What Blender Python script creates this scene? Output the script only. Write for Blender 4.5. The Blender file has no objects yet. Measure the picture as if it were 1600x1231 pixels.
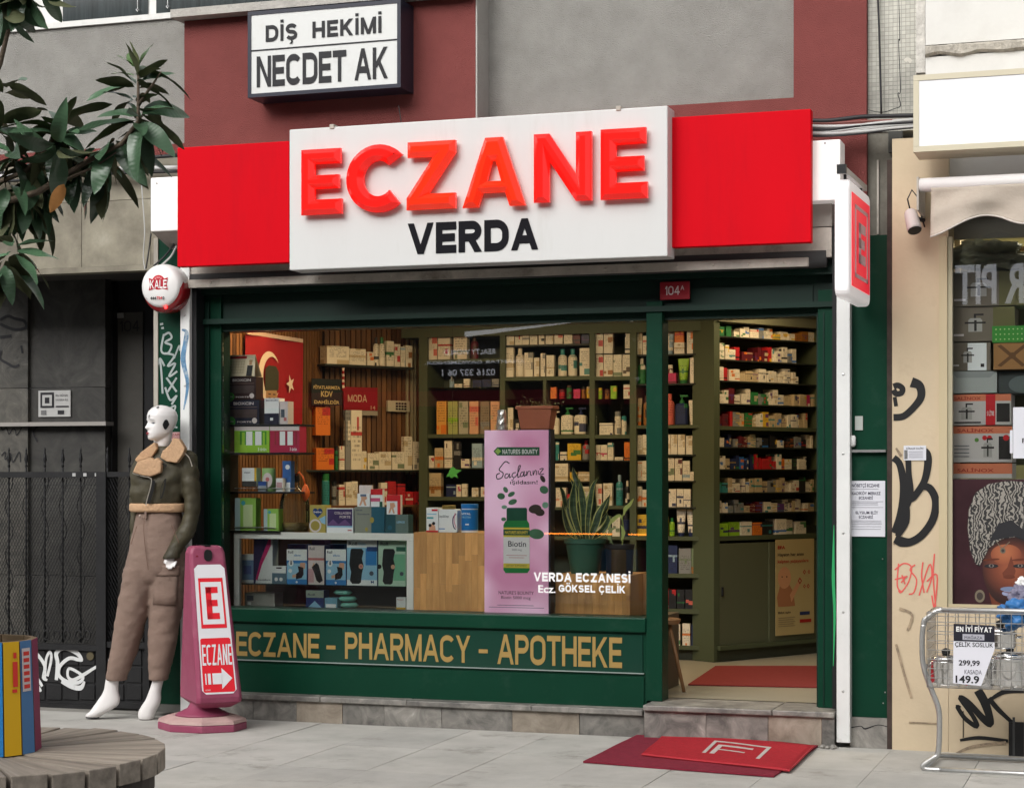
import bpy,math,random
from mathutils import Vector,noise
random.seed(7)
R = math.radians
scene = bpy.context.scene
COL = scene.collection

# ------------------------------------------------------------------ camera
F = 2966.0; YH = 741.0; YAW = R(18.6); CAM = (0.0,-10.16,1.45)
CS,SN = math.cos(YAW),math.sin(YAW)
cd = bpy.data.cameras.new('camera'); cam = bpy.data.objects.new('camera',cd); COL.objects.link(cam)
cam.location = CAM; cam.rotation_euler = (R(90),0,YAW)
cd.sensor_width = 36; cd.lens = 36 * F / 1600; cd.shift_y = (YH - 615.5) / 1600
cd.clip_start = 0.1; cd.clip_end = 400
scene.camera = cam
# ------------------------------------------------------------------ daylight, overcast
w = bpy.data.worlds.new('World'); scene.world = w; w.use_nodes = True
nt = w.node_tree; bg = nt.nodes['Background']
sky = nt.nodes.new('ShaderNodeTexSky'); sky.sky_type = 'NISHITA'; sky.sun_disc = False
SUN_EL,SUN_AZ = R(34),R(196)
sky.sun_elevation = SUN_EL; sky.sun_rotation = SUN_AZ; sky.air_density = 1.0; sky.dust_density = 4.0; sky.ozone_density = 1.0
hs = nt.nodes.new('ShaderNodeHueSaturation'); hs.inputs['Saturation'].default_value = 0.08
nt.links.new(sky.outputs[0],hs.inputs['Color']); nt.links.new(hs.outputs[0],bg.inputs[0]); bg.inputs[1].default_value = 0.15
sl = bpy.data.lights.new('sun', 'SUN'); so = bpy.data.objects.new('sun',sl); COL.objects.link(so)
sl.energy = 1.45; sl.angle = R(60); sl.color = (1.0,0.955,0.89)
# direction towards the sun: behind the camera, a little to its left
sd = Vector((math.cos(SUN_EL) * math.sin(SUN_AZ),math.cos(SUN_EL) * math.cos(SUN_AZ),math.sin(SUN_EL)))
so.rotation_euler = sd.to_track_quat('Z', 'Y').to_euler()
scene.view_settings.view_transform = 'Standard'; scene.view_settings.look = 'None'
scene.view_settings.gamma = 1; scene.view_settings.use_curve_mapping = False
scene.view_settings.exposure = 0.42
scene.render.engine = 'CYCLES'
cy = scene.cycles; cy.max_bounces = 6; cy.diffuse_bounces = 3; cy.glossy_bounces = 3; cy.transparent_max_bounces = 12
cy.caustics_reflective = False; cy.caustics_refractive = False; cy.sample_clamp_indirect = 4; cy.use_denoising = True

# ------------------------------------------------------------------ frames: pixel of the photo -> point on a real plane
class Frame:
    def __init__(s,ax,ay,dx,dy):
        l = math.hypot(dx,dy); s.a = (ax,ay); s.d = (dx / l,dy / l); s.n = (-dy / l,dx / l)   # n points into the depth
        s.rot = math.atan2(dy,dx)
    def hit(s,px,py,off=0.0):
        u = (px - 800) / F; v = (YH - py) / F
        dx,dy = u * CS - SN,u * SN + CS
        ax,ay = s.a[0] + s.n[0] * off,s.a[1] + s.n[1] * off
        den = dx * s.n[0] + dy * s.n[1]
        t = ((ax - CAM[0]) * s.n[0] + (ay - CAM[1]) * s.n[1]) / den
        x,y = CAM[0] + dx * t,CAM[1] + dy * t
        return ((x - ax) * s.d[0] + (y - ay) * s.d[1],CAM[2] + v * t)
    def rect(s,x0,y0,x1,y1,off=0.0):
        m = (x0 + x1) / 2
        return s.hit(x0,y0,off)[0],s.hit(x1,y0,off)[0],s.hit(m,y1,off)[1],s.hit(m,y0,off)[1]
    def world(s,q):
        return Vector((s.a[0] + s.d[0] * q[0] + s.n[0] * q[1],s.a[1] + s.d[1] * q[0] + s.n[1] * q[1],q[2]))
FA = Frame(0,0,1,0)
def ground(px,py,z=0.0):
    t = (CAM[2] - z) * F / (py - YH); u = (px - 800) / F
    return (t * (u * CS - SN),CAM[1] + t * (u * SN + CS),z)
def at(px,py,Y):
    s,z = FA.hit(px,py,Y); return (s,Y,z)

# ------------------------------------------------------------------ materials
MATS = {}
def lin(c): return tuple(((x / 255) / 12.92 if x / 255 <= .04045 else (((x / 255) + .055) / 1.055) ** 2.4) for x in c)
def M(name,col,rough=0.6,metal=0.0,var=0.0,vs=3.0,bump=0.0,bs=60.0,emis=None,es=0.0,dirt=None,da=0.0,ds=2.0,coat=0.0,stretch=(1,1,1),alpha=None,spec=0.32,thr=.5):
    if name in MATS: return MATS[name]
    assert col != 0,name
    m = bpy.data.materials.new(name); m.use_nodes = True; MATS[name] = m
    n,L = m.node_tree.nodes,m.node_tree.links; b = n['Principled BSDF']
    b.inputs['Roughness'].default_value = rough; b.inputs['Metallic'].default_value = metal
    b.inputs['Specular IOR Level'].default_value = spec
    if coat: b.inputs['Coat Weight'].default_value = coat; b.inputs['Coat Roughness'].default_value = 0.08
    g = n.new('ShaderNodeNewGeometry'); mp = n.new('ShaderNodeMapping'); mp.inputs['Scale'].default_value = stretch
    L.new(g.outputs['Position'],mp.inputs[0])
    out = None
    if var or dirt:
        rgb = n.new('ShaderNodeRGB'); rgb.outputs[0].default_value = (*col,1); out = rgb.outputs[0]
        if var:
            t = n.new('ShaderNodeTexNoise'); t.inputs['Scale'].default_value = vs; t.inputs['Detail'].default_value = 6; t.inputs['Roughness'].default_value = .65
            L.new(mp.outputs[0],t.inputs['Vector'])
            mr = n.new('ShaderNodeMapRange'); mr.inputs[1].default_value = .25; mr.inputs[2].default_value = .75; mr.inputs[3].default_value = 1 - var; mr.inputs[4].default_value = 1 + var
            L.new(t.outputs[0],mr.inputs[0])
            mx = n.new('ShaderNodeVectorMath'); mx.operation = 'SCALE'; L.new(out,mx.inputs[0]); L.new(mr.outputs[0],mx.inputs['Scale']); out = mx.outputs[0]
        if dirt:
            t = n.new('ShaderNodeTexNoise'); t.inputs['Scale'].default_value = ds; t.inputs['Detail'].default_value = 9; t.inputs['Roughness'].default_value = .7
            L.new(mp.outputs[0],t.inputs['Vector'])
            mr = n.new('ShaderNodeMapRange'); mr.inputs[1].default_value = thr; mr.inputs[2].default_value = thr + .2; mr.inputs[3].default_value = 0; mr.inputs[4].default_value = da
            L.new(t.outputs[0],mr.inputs[0])
            mx = n.new('ShaderNodeMix'); mx.data_type = 'RGBA'; L.new(mr.outputs[0],mx.inputs[0]); L.new(out,mx.inputs[6]); mx.inputs[7].default_value = (*dirt,1); out = mx.outputs[2]
        L.new(out,b.inputs['Base Color'])
    else: b.inputs['Base Color'].default_value = (*col,1)
    if bump:
        t = n.new('ShaderNodeTexNoise'); t.inputs['Scale'].default_value = bs; t.inputs['Detail'].default_value = 4
        L.new(mp.outputs[0],t.inputs['Vector'])
        bp = n.new('ShaderNodeBump'); bp.inputs['Strength'].default_value = bump; bp.inputs['Distance'].default_value = .01
        L.new(t.outputs[0],bp.inputs['Height']); L.new(bp.outputs[0],b.inputs['Normal'])
    if emis: b.inputs['Emission Color'].default_value = (*emis,1); b.inputs['Emission Strength'].default_value = es
    m.diffuse_color = (*col,1)
    return m
def glass_mat(name,tint=(1,1,1),refl=1.0,rough=0.0,ior=1.5,film=0):
    m = bpy.data.materials.new(name); m.use_nodes = True; MATS[name] = m
    n,L = m.node_tree.nodes,m.node_tree.links; n.remove(n['Principled BSDF'])
    tr = n.new('ShaderNodeBsdfTransparent'); tr.inputs[0].default_value = (*tint,1)
    gl = n.new('ShaderNodeBsdfGlossy'); gl.inputs['Roughness'].default_value = rough; gl.inputs[0].default_value = (refl,refl,refl,1)
    fr = n.new('ShaderNodeFresnel'); fr.inputs[0].default_value = ior
    mx = n.new('ShaderNodeMixShader'); L.new(fr.outputs[0],mx.inputs[0]); base_ = tr.outputs[0]
    if film: df = n.new('ShaderNodeBsdfDiffuse'); df.inputs[0].default_value = (.45,.42,.28,1); m2_ = n.new('ShaderNodeMixShader'); m2_.inputs[0].default_value = film; L.new(base_,m2_.inputs[1]); L.new(df.outputs[0],m2_.inputs[2]); base_ = m2_.outputs[0]
    L.new(base_,mx.inputs[1]); L.new(gl.outputs[0],mx.inputs[2])
    L.new(mx.outputs[0],n['Material Output'].inputs[0]); return m
def pack_mat(name,rough=.45):
    """printed packaging: ground colour from the object, accent colour and print layout vary per object"""
    m = bpy.data.materials.new(name); m.use_nodes = True; MATS[name] = m
    n,L = m.node_tree.nodes,m.node_tree.links; b = n['Principled BSDF']; b.inputs['Roughness'].default_value = rough
    oi = n.new('ShaderNodeObjectInfo'); at_ = n.new('ShaderNodeAttribute'); at_.attribute_type = 'OBJECT'; at_.attribute_name = 'accent'
    uv = n.new('ShaderNodeUVMap'); sp = n.new('ShaderNodeSeparateXYZ'); L.new(uv.outputs[0],sp.inputs[0])
    def mth(op,a,b_=None,c=None):
        q = n.new('ShaderNodeMath'); q.operation = op
        for i,v in enumerate((a,b_,c)):
            if v is None: continue
            if isinstance(v,(int,float)): q.inputs[i].default_value = v
            else: L.new(v,q.inputs[i])
        return q.outputs[0]
    u,v,r = sp.outputs[0],sp.outputs[1],oi.outputs['Random']
    r2 = mth('FRACT',mth('MULTIPLY',r,17.3)); r3 = mth('FRACT',mth('MULTIPLY',r,41.7))
    c = mth('MULTIPLY_ADD',r2,.8,.1); hw = mth('MULTIPLY_ADD',r3,.13,.02)
    band = mth('LESS_THAN',mth('ABSOLUTE',mth('SUBTRACT',v,c)),hw)
    side = mth('GREATER_THAN',u,mth('MULTIPLY',mth('GREATER_THAN',r3,.5),.45))
    band = mth('MULTIPLY',band,side)
    cmb = n.new('ShaderNodeCombineXYZ'); L.new(mth('MULTIPLY',u,9),cmb.inputs[0]); L.new(mth('FLOOR',mth('MULTIPLY',v,13)),cmb.inputs[1]); L.new(mth('MULTIPLY',r,50),cmb.inputs[2])
    ns = n.new('ShaderNodeTexNoise'); ns.inputs['Scale'].default_value = 1.7; ns.inputs['Detail'].default_value = 3; L.new(cmb.outputs[0],ns.inputs['Vector'])
    txt = mth('GREATER_THAN',ns.outputs[0],.5)
    txt = mth('MULTIPLY',txt,mth('LESS_THAN',mth('FRACT',mth('MULTIPLY',v,13)),.5))
    txt = mth('MULTIPLY',txt,mth('LESS_THAN',mth('ABSOLUTE',mth('SUBTRACT',u,.5)),.38))
    txt = mth('MULTIPLY',txt,mth('LESS_THAN',mth('ABSOLUTE',mth('SUBTRACT',v,mth('MULTIPLY_ADD',r3,.3,.4))),.3))
    blk_ = mth('MULTIPLY',mth('LESS_THAN',mth('ABSOLUTE',mth('SUBTRACT',u,r2)),mth('MULTIPLY_ADD',r3,.16,.08)),mth('LESS_THAN',mth('ABSOLUTE',mth('SUBTRACT',v,mth('FRACT',mth('MULTIPLY',r,91.3)))),mth('MULTIPLY_ADD',r2,.10,.05)))
    band = mth('MAXIMUM',band,blk_)
    m1 = n.new('ShaderNodeMix'); m1.data_type = 'RGBA'; L.new(mth('MULTIPLY',band,.95),m1.inputs[0]); L.new(oi.outputs['Color'],m1.inputs[6]); L.new(at_.outputs['Vector'],m1.inputs[7])
    dk = n.new('ShaderNodeVectorMath'); dk.operation = 'SCALE'; dk.inputs['Scale'].default_value = .3; L.new(m1.outputs[2],dk.inputs[0])
    m2 = n.new('ShaderNodeMix'); m2.data_type = 'RGBA'; L.new(mth('MULTIPLY',txt,.75),m2.inputs[0]); L.new(m1.outputs[2],m2.inputs[6]); L.new(dk.outputs[0],m2.inputs[7])
    L.new(m2.outputs[2],b.inputs['Base Color']); return m
def ocol_mat(name,rough=.4):
    m = bpy.data.materials.new(name); m.use_nodes = True; MATS[name] = m
    n,L = m.node_tree.nodes,m.node_tree.links; b = n['Principled BSDF']; b.inputs['Roughness'].default_value = rough
    at_ = n.new('ShaderNodeAttribute'); at_.attribute_type = 'OBJECT'; at_.attribute_name = 'accent'
    L.new(at_.outputs['Vector'],b.inputs['Base Color']); return m
def wood_mat(name,c1,c2,scale=(1,1,1),rough=.5,wave=12,tone=.35):
    m = bpy.data.materials.new(name); m.use_nodes = True; MATS[name] = m
    n,L = m.node_tree.nodes,m.node_tree.links; b = n['Principled BSDF']; b.inputs['Roughness'].default_value = rough
    g = n.new('ShaderNodeTexCoord'); oi = n.new('ShaderNodeObjectInfo')
    mp = n.new('ShaderNodeMapping'); mp.inputs['Scale'].default_value = scale; L.new(g.outputs['Object'],mp.inputs[0])
    ad = n.new('ShaderNodeVectorMath'); ad.operation = 'ADD'; L.new(mp.outputs[0],ad.inputs[0])
    cb = n.new('ShaderNodeCombineXYZ'); mu = n.new('ShaderNodeMath'); mu.operation = 'MULTIPLY'; mu.inputs[1].default_value = 37; L.new(oi.outputs['Random'],mu.inputs[0])
    L.new(mu.outputs[0],cb.inputs[0]); L.new(mu.outputs[0],cb.inputs[2]); L.new(cb.outputs[0],ad.inputs[1])
    t = n.new('ShaderNodeTexNoise'); t.inputs['Scale'].default_value = wave; t.inputs['Detail'].default_value = 8; t.inputs['Roughness'].default_value = .6; L.new(ad.outputs[0],t.inputs['Vector'])
    cr = n.new('ShaderNodeValToRGB'); cr.color_ramp.elements[0].color = (*c1,1); cr.color_ramp.elements[1].color = (*c2,1); cr.color_ramp.elements[0].position = .3; cr.color_ramp.elements[1].position = .7
    L.new(t.outputs[0],cr.inputs[0])
    mr = n.new('ShaderNodeMapRange'); mr.inputs[3].default_value = 1 - tone; mr.inputs[4].default_value = 1 + tone; L.new(oi.outputs['Random'],mr.inputs[0])
    sc = n.new('ShaderNodeVectorMath'); sc.operation = 'SCALE'; L.new(cr.outputs[0],sc.inputs[0]); L.new(mr.outputs[0],sc.inputs['Scale'])
    L.new(sc.outputs[0],b.inputs['Base Color'])
    bp = n.new('ShaderNodeBump'); bp.inputs['Strength'].default_value = .3; bp.inputs['Distance'].default_value = .004; L.new(t.outputs[0],bp.inputs['Height']); L.new(bp.outputs[0],b.inputs['Normal'])
    return m
def tile_mat(name,col,grout,sx,sz):
    m = bpy.data.materials.new(name); m.use_nodes = True; MATS[name] = m
    n,L = m.node_tree.nodes,m.node_tree.links; b = n['Principled BSDF']; b.inputs['Roughness'].default_value = .4
    g = n.new('ShaderNodeNewGeometry'); sp = n.new('ShaderNodeSeparateXYZ'); L.new(g.outputs['Position'],sp.inputs[0])
    ad = n.new('ShaderNodeMath'); ad.operation = 'ADD'; L.new(sp.outputs[0],ad.inputs[0]); L.new(sp.outputs[1],ad.inputs[1])
    cb = n.new('ShaderNodeCombineXYZ'); L.new(ad.outputs[0],cb.inputs[0]); L.new(sp.outputs[2],cb.inputs[1])
    t = n.new('ShaderNodeTexBrick'); t.offset = 0; t.inputs['Scale'].default_value = 1; t.inputs['Brick Width'].default_value = sx; t.inputs['Row Height'].default_value = sz
    t.inputs['Mortar Size'].default_value = .0013; t.inputs['Mortar Smooth'].default_value = .3
    t.inputs['Color1'].default_value = (*col,1); t.inputs['Color2'].default_value = (*[c * .8 for c in col],1); t.inputs['Mortar'].default_value = (*grout,1)
    L.new(cb.outputs[0],t.inputs['Vector'])
    ns = n.new('ShaderNodeTexNoise'); ns.inputs['Scale'].default_value = 2.2; ns.inputs['Detail'].default_value = 8; L.new(g.outputs['Position'],ns.inputs['Vector'])
    mr = n.new('ShaderNodeMapRange'); mr.inputs[1].default_value = .3; mr.inputs[2].default_value = .7; mr.inputs[3].default_value = .6; mr.inputs[4].default_value = 1.15; L.new(ns.outputs[0],mr.inputs[0])
    sc = n.new('ShaderNodeVectorMath'); sc.operation = 'SCALE'; L.new(t.outputs['Color'],sc.inputs[0]); L.new(mr.outputs[0],sc.inputs['Scale']); L.new(sc.outputs[0],b.inputs['Base Color'])
    bp = n.new('ShaderNodeBump'); bp.invert = True; bp.inputs['Strength'].default_value = .5; bp.inputs['Distance'].default_value = .003; L.new(t.outputs['Fac'],bp.inputs['Height']); L.new(bp.outputs[0],b.inputs['Normal'])
    return m
def marble_mat(name,c1,c2,scale=5.0,dist=3.0,rough=.35,c3=None):
    m = bpy.data.materials.new(name); m.use_nodes = True; MATS[name] = m
    n,L = m.node_tree.nodes,m.node_tree.links; b = n['Principled BSDF']; b.inputs['Roughness'].default_value = rough
    g = n.new('ShaderNodeNewGeometry'); oi = n.new('ShaderNodeObjectInfo'); ad = n.new('ShaderNodeVectorMath'); ad.operation = 'ADD'
    mu = n.new('ShaderNodeMath'); mu.operation = 'MULTIPLY'; mu.inputs[1].default_value = 20; L.new(oi.outputs['Random'],mu.inputs[0])
    L.new(g.outputs['Position'],ad.inputs[0]); L.new(mu.outputs[0],ad.inputs[1])
    t = n.new('ShaderNodeTexNoise'); t.inputs['Scale'].default_value = scale; t.inputs['Detail'].default_value = 10; t.inputs['Distortion'].default_value = dist; t.inputs['Roughness'].default_value = .65; L.new(ad.outputs[0],t.inputs['Vector'])
    cr = n.new('ShaderNodeValToRGB'); e = cr.color_ramp.elements; e[0].color = (*c1,1); e[1].color = (*c2,1); e[0].position = .35; e[1].position = .62
    if c3: q = e.new(.72); q.color = (*c3,1)
    L.new(t.outputs[0],cr.inputs[0])
    mr = n.new('ShaderNodeMapRange'); mr.inputs[3].default_value = .8; mr.inputs[4].default_value = 1.15; L.new(oi.outputs['Random'],mr.inputs[0])
    sc = n.new('ShaderNodeVectorMath'); sc.operation = 'SCALE'; L.new(cr.outputs[0],sc.inputs[0]); L.new(mr.outputs[0],sc.inputs['Scale']); L.new(sc.outputs[0],b.inputs['Base Color'])
    bp = n.new('ShaderNodeBump'); bp.inputs['Strength'].default_value = .25; bp.inputs['Distance'].default_value = .01; L.new(t.outputs[0],bp.inputs['Height']); L.new(bp.outputs[0],b.inputs['Normal'])
    return m
COLS = {'pink_sticker': (190,150,150), 'sticker_red': (150,50,50), 'faded_label': (170,175,170), 'rivet_grey': (110,100,95), 'emblem_red': (190,25,45), 'emblem_band': (170,25,45), 'emblem_pale': (215,130,135), 'emblem_white_lit': (225,190,195), 'plate_white': (215,200,200), 'dark_red_bolt': (120,20,40), 'sheet_navy': (28,28,40), 'sheet_pale': (170,170,180), 'sheet_grey': (80,80,90), 'sticker_bright_red': (215,55,45), 'sticker_white': (215,205,205), 'eye_shadow': (45,45,55), 'eye_grey': (110,115,125), 'brow_grey': (150,150,152), 'chip_grey': (120,120,125), 'black_binding': (12,12,12), 'poster_cream': (185,165,115), 'poster_red': (170,40,35), 'poster_dark': (60,50,45), 'poster_skin': (205,150,110), 'poster_skin_shade': (170,115,80), 'poster_blue': (45,55,95), 'poster_text': (140,125,95), 'flag_hem': (200,175,160), 'flag_white': (225,205,185), 'portrait_skin': (165,130,95), 'portrait_cap': (62,62,48), 'portrait_coat': (60,55,50), 'portrait_shade': (125,92,65), 'sign_pale_strip': (160,150,135), 'calculator_body': (205,195,170), 'white_pipe': (190,180,150), 'box_white': (238,242,244), 'box_blue': (45,130,200), 'box_dark_blue': (25,60,120), 'brace_black': (22,24,28), 'print_skin': (215,165,135), 'print_pale_blue': (150,200,230), 'print_green': (120,185,150), 'box_pink': (200,30,110), 'print_text': (70,80,95), 'box_purple': (62,45,95), 'print_pale_green': (185,215,195), 'print_rose': (190,110,110), 'print_dark_green': (30,95,75), 'box_cream': (215,205,205), 'print_rose_pale': (200,160,165), 'faded_blue': (120,150,190), 'print_lilac': (95,110,170), 'box_indigo': (45,40,85), 'print_teal_grey': (90,125,145), 'box_pale_grey': (165,165,160), 'box_navy': (35,60,120), 'box_sage': (150,165,155), 'box_light_blue': (120,175,200), 'box_yellow': (220,180,60), 'box_gold': (165,150,70), 'box_gold_light': (180,165,85), 'print_mauve': (110,80,130), 'box_teal': (30,90,110), 'box_silver_grey': (135,140,130), 'box_teal_dark': (28,75,85), 'box_smoke': (95,115,110), 'print_blue_grey': (95,110,140), 'box_red': (205,30,40), 'print_pink': (205,90,130), 'print_teal': (70,170,180), 'brand_green': (25,85,55), 'brand_leaf': (150,190,90), 'script_ink': (30,28,35), 'eucalyptus_green': (70,115,85), 'eucalyptus_dark': (55,45,38), 'eucalyptus_pale': (120,165,140), 'bottle_green': (25,125,60), 'bottle_dark_green': (15,75,55), 'bottle_gold': (215,195,70), 'label_white': (232,230,232), 'label_ink': (45,45,60), 'lotion_box_brown': (48,22,22), 'lotion_box_navy': (26,28,52), 'lotion_window': (75,60,60), 'lotion_line': (120,100,90), 'offer_green': (70,165,65), 'gift_lime': (150,200,60), 'gift_green': (70,150,50), 'gift_rose': (175,40,75), 'gift_red': (150,50,60), 'box_charcoal': (60,60,60), 'packet_silver': (150,160,170), 'packet_blue': (45,80,150), 'box_sky': (50,95,160), 'tin_green': (150,190,120), 'box_lime': (150,200,90), 'box_ice': (170,195,200), 'box_pale_lime': (205,225,170), 'calendar_sheet': (225,210,180), 'calendar_side': (180,165,140), 'calendar_red': (175,40,40), 'calendar_grid': (185,165,135), 'calendar_skin': (190,140,105), 'calendar_hair': (175,145,100), 'box_taupe': (118,108,95), 'box_olive': (105,100,60), 'print_steel': (175,172,168), 'print_dark': (40,36,35), 'box_leaf_green': (60,150,55), 'dot_pale': (190,220,150), 'box_kraft': (165,120,70), 'kraft_dark': (110,75,40), 'carton_white': (175,180,178), 'carton_grey': (150,156,155), 'box_dark': (60,66,66), 'bowl_grey': (95,105,105), 'box_orange_band': (222,130,95), 'box_cold_white': (205,200,198), 'print_brick': (175,60,45), 'print_leaf': (90,140,60), 'portrait_deep_brown': (95,48,32), 'portrait_mid_brown': (104,54,38), 'eye_white': (120,110,105), 'lip_blue': (110,122,150), 'lip_lilac': (140,146,175), 'earring_bronze': (110,100,85), 'earring_dark': (60,52,48)}
def C(name,rgb=None,rough=.5,**k):
    return MATS[name] if name in MATS else M(name,lin(rgb or COLS[name]),rough,**k)

white = M('white_paint',(.78,.78,.77),.4)
black = M('black_paint',(.012,.012,.013),.4)
ink = M('black_ink',(.015,.015,.018),.6)
green = M('green_lacquer',(.0025,.036,.019),.38,var=.15,vs=1.5,bump=.04,bs=25,spec=.16,dirt=(.018,.055,.036),da=.6,ds=7,thr=.56)
green_dk = M('dark_green_lacquer',(.003,.020,.013),.4,spec=.3)
olive = M('olive_shelf_paint',(.07,.085,.045),.6)
steel = M('galvanised_steel',(.62,.62,.61),.32,1.0,var=.15,vs=8)
chrome = M('polished_steel',(.8,.8,.8),.12,1.0)
railmat = M('white_rail_paint',(.68,.69,.68),.35,var=.06,vs=4,dirt=(.25,.22,.18),da=.5,ds=6,thr=.6)
glassm = glass_mat('window_glass',(.97,.98,.97),.75)
glass2 = glass_mat('shelf_glass',(.8,.9,.85))
bottleglass = glass_mat('tinted_bottle_glass',(.92,.92,.80),ior=1.35,film=.08)
packm = pack_mat('printed_packaging'); accm = ocol_mat('packaging_accent')
signred = M('sign_red',(.56,.003,.010),.5,var=.05,vs=1,spec=.04,dirt=(.40,.006,.014),da=.4,ds=1.6,stretch=(3,3,.5),thr=.52)

# ------------------------------------------------------------------ mesh builder in frame coordinates (s along, y into the depth, z up)
FONTCACHE = {}
def text_geo(body,bold=0.0,shear=0.0,spacing=1.0,res=3):
    k = (body,bold,shear,spacing,res)
    if k in FONTCACHE: return FONTCACHE[k]
    cu = bpy.data.curves.new('t', 'FONT'); cu.body = body; cu.offset = bold; cu.shear = shear; cu.space_character = spacing; cu.resolution_u = res; cu.align_x = 'CENTER'
    cu.space_line = .9
    o = bpy.data.objects.new('t',cu); COL.objects.link(o)
    dg = bpy.context.evaluated_depsgraph_get(); me = o.evaluated_get(dg).to_mesh()
    vs = [v.co.copy() for v in me.vertices]; fs = [tuple(p.vertices) for p in me.polygons]
    o.evaluated_get(dg).to_mesh_clear(); bpy.data.objects.remove(o); bpy.data.curves.remove(cu)
    FONTCACHE[k] = (vs,fs); return vs,fs
def rings(path,close=False):
    pass
class MB:
    def __init__(s,fr=FA): s.v = []; s.f = []; s.m = []; s.mats = []; s.fr = fr; s.smooth = False
    def mi(s,m):
        if m not in s.mats: s.mats.append(m)
        return s.mats.index(m)
    def add(s,vs,fs,m):
        b = len(s.v); k = s.mi(m); s.v += [tuple(v) for v in vs]; s.f += [tuple(i + b for i in f) for f in fs]; s.m += [k] * len(fs); return s
    def box(s,x0,x1,y0,y1,z0,z1,m,bev=0.0):
        if x1 < x0: x0,x1 = x1,x0
        if y1 < y0: y0,y1 = y1,y0
        if z1 < z0: z0,z1 = z1,z0
        if bev <= 0:
            vs = [(x,y,z) for z in (z0,z1) for y in (y0,y1) for x in (x0,x1)]
            return s.add(vs,[(0,1,5,4),(1,3,7,5),(3,2,6,7),(2,0,4,6),(4,5,7,6),(2,3,1,0)],m)
        b = min(bev,(x1 - x0) / 2.1,(y1 - y0) / 2.1,(z1 - z0) / 2.1)
        vs = []
        for (ax,X) in ((0,(x0,x1)),(1,(y0,y1)),(2,(z0,z1))):
            pass
        # rounded-rect prism (bevel of the front silhouette) with chamfered front and back
        def loop(y,i):
            return [(x0 + i,y,z0 + b),(x0 + b,y,z0 + i),(x1 - b,y,z0 + i),(x1 - i,y,z0 + b),(x1 - i,y,z1 - b),(x1 - b,y,z1 - i),(x0 + b,y,z1 - i),(x0 + i,y,z1 - b)]
        L = [loop(y0,b * .7),loop(y0 + b * .7,0),loop(y1 - b * .7,0),loop(y1,b * .7)]
        vs = [p for l in L for p in l]; fs = [tuple(range(8)),tuple(range(31,23,-1))]
        for k in range(3):
            for i in range(8):
                j = (i + 1) % 8; fs.append((k * 8 + j,k * 8 + i,k * 8 + 8 + i,k * 8 + 8 + j))
        return s.add(vs,fs,m)
    def pbox(s,x0,y0,x1,y1,ya,yb,m,bev=0.0):      # pixel rectangle seen on the front face at depth ya, reaching back to yb
        a,b,c,d = s.fr.rect(x0,y0,x1,y1,ya); return s.box(a,b,ya,yb,c,d,m,bev)
    def ppoly(s,pts,y,m,th=0.0):                       # polygon of pixels on the plane y, optional thickness
        q = [s.fr.hit(px,py,y) for px,py in pts]; return s.poly(q,y,m,th)
    def poly(s,q,y,m,th=0.0):
        n = len(q)
        A = sum(q[i][0] * q[(i + 1) % n][1] - q[(i + 1) % n][0] * q[i][1] for i in range(n))
        if A < 0: q = q[::-1]
        if th == 0: return s.add([(a,y,b) for a,b in q],[tuple(range(n))],m)
        vs = [(a,y,b) for a,b in q] + [(a,y + th,b) for a,b in q]
        fs = [tuple(range(n)),tuple(range(2 * n - 1,n - 1,-1))] + [((i + 1) % n,i,i + n,(i + 1) % n + n) for i in range(n)]
        return s.add(vs,fs,m)
    def tube(s,pts,r,m,n=8,caps=True):
        P = [Vector(p) for p in pts]; rr = r if isinstance(r,(list,tuple)) else [r] * len(P)
        vs = []; fs = []; prev = None
        for i,p in enumerate(P):
            t = (P[min(i + 1,len(P) - 1)] - P[max(i - 1,0)]).normalized()
            if prev is None:
                a = t.cross(Vector((0,0,1)));  a = t.cross(Vector((1,0,0))) if a.length < .1 else a
            else: a = prev - t * prev.dot(t)
            a.normalize(); prev = a; b = t.cross(a)
            for k in range(n):
                an = 2 * math.pi * k / n; vs.append(p + (a * math.cos(an) + b * math.sin(an)) * rr[i])
        for i in range(len(P) - 1):
            for k in range(n):
                j = (k + 1) % n; fs.append((i * n + k,i * n + j,(i + 1) * n + j,(i + 1) * n + k))
        if caps: fs += [tuple(range(n - 1,-1,-1)),tuple((len(P) - 1) * n + k for k in range(n))]
        return s.add(vs,fs,m)
    def lathe(s,prof,c,m,n=20,sx=1.0,sy=1.0,cap=True):
        vs = []; fs = []
        for (r,z) in prof:
            for k in range(n):
                a = 2 * math.pi * k / n; vs.append((c[0] + r * sx * math.cos(a),c[1] + r * sy * math.sin(a),c[2] + z))
        for i in range(len(prof) - 1):
            for k in range(n):
                j = (k + 1) % n; fs.append((i * n + k,i * n + j,(i + 1) * n + j,(i + 1) * n + k))
        if cap: fs += [tuple(range(n - 1,-1,-1)),tuple((len(prof) - 1) * n + k for k in range(n))]
        return s.add(vs,fs,m)
    def disc(s,cx,cz,r,y,m,n=24,rz=None,th=0.0,a0=0,a1=360):
        rz = rz or r; full = (a1 - a0) >= 360
        q = [(cx + r * math.cos(R(a0 + (a1 - a0) * k / (n if full else n - 1))),cz + rz * math.sin(R(a0 + (a1 - a0) * k / (n if full else n - 1)))) for k in range(n)]
        return s.poly(q,y,m,th)
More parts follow.
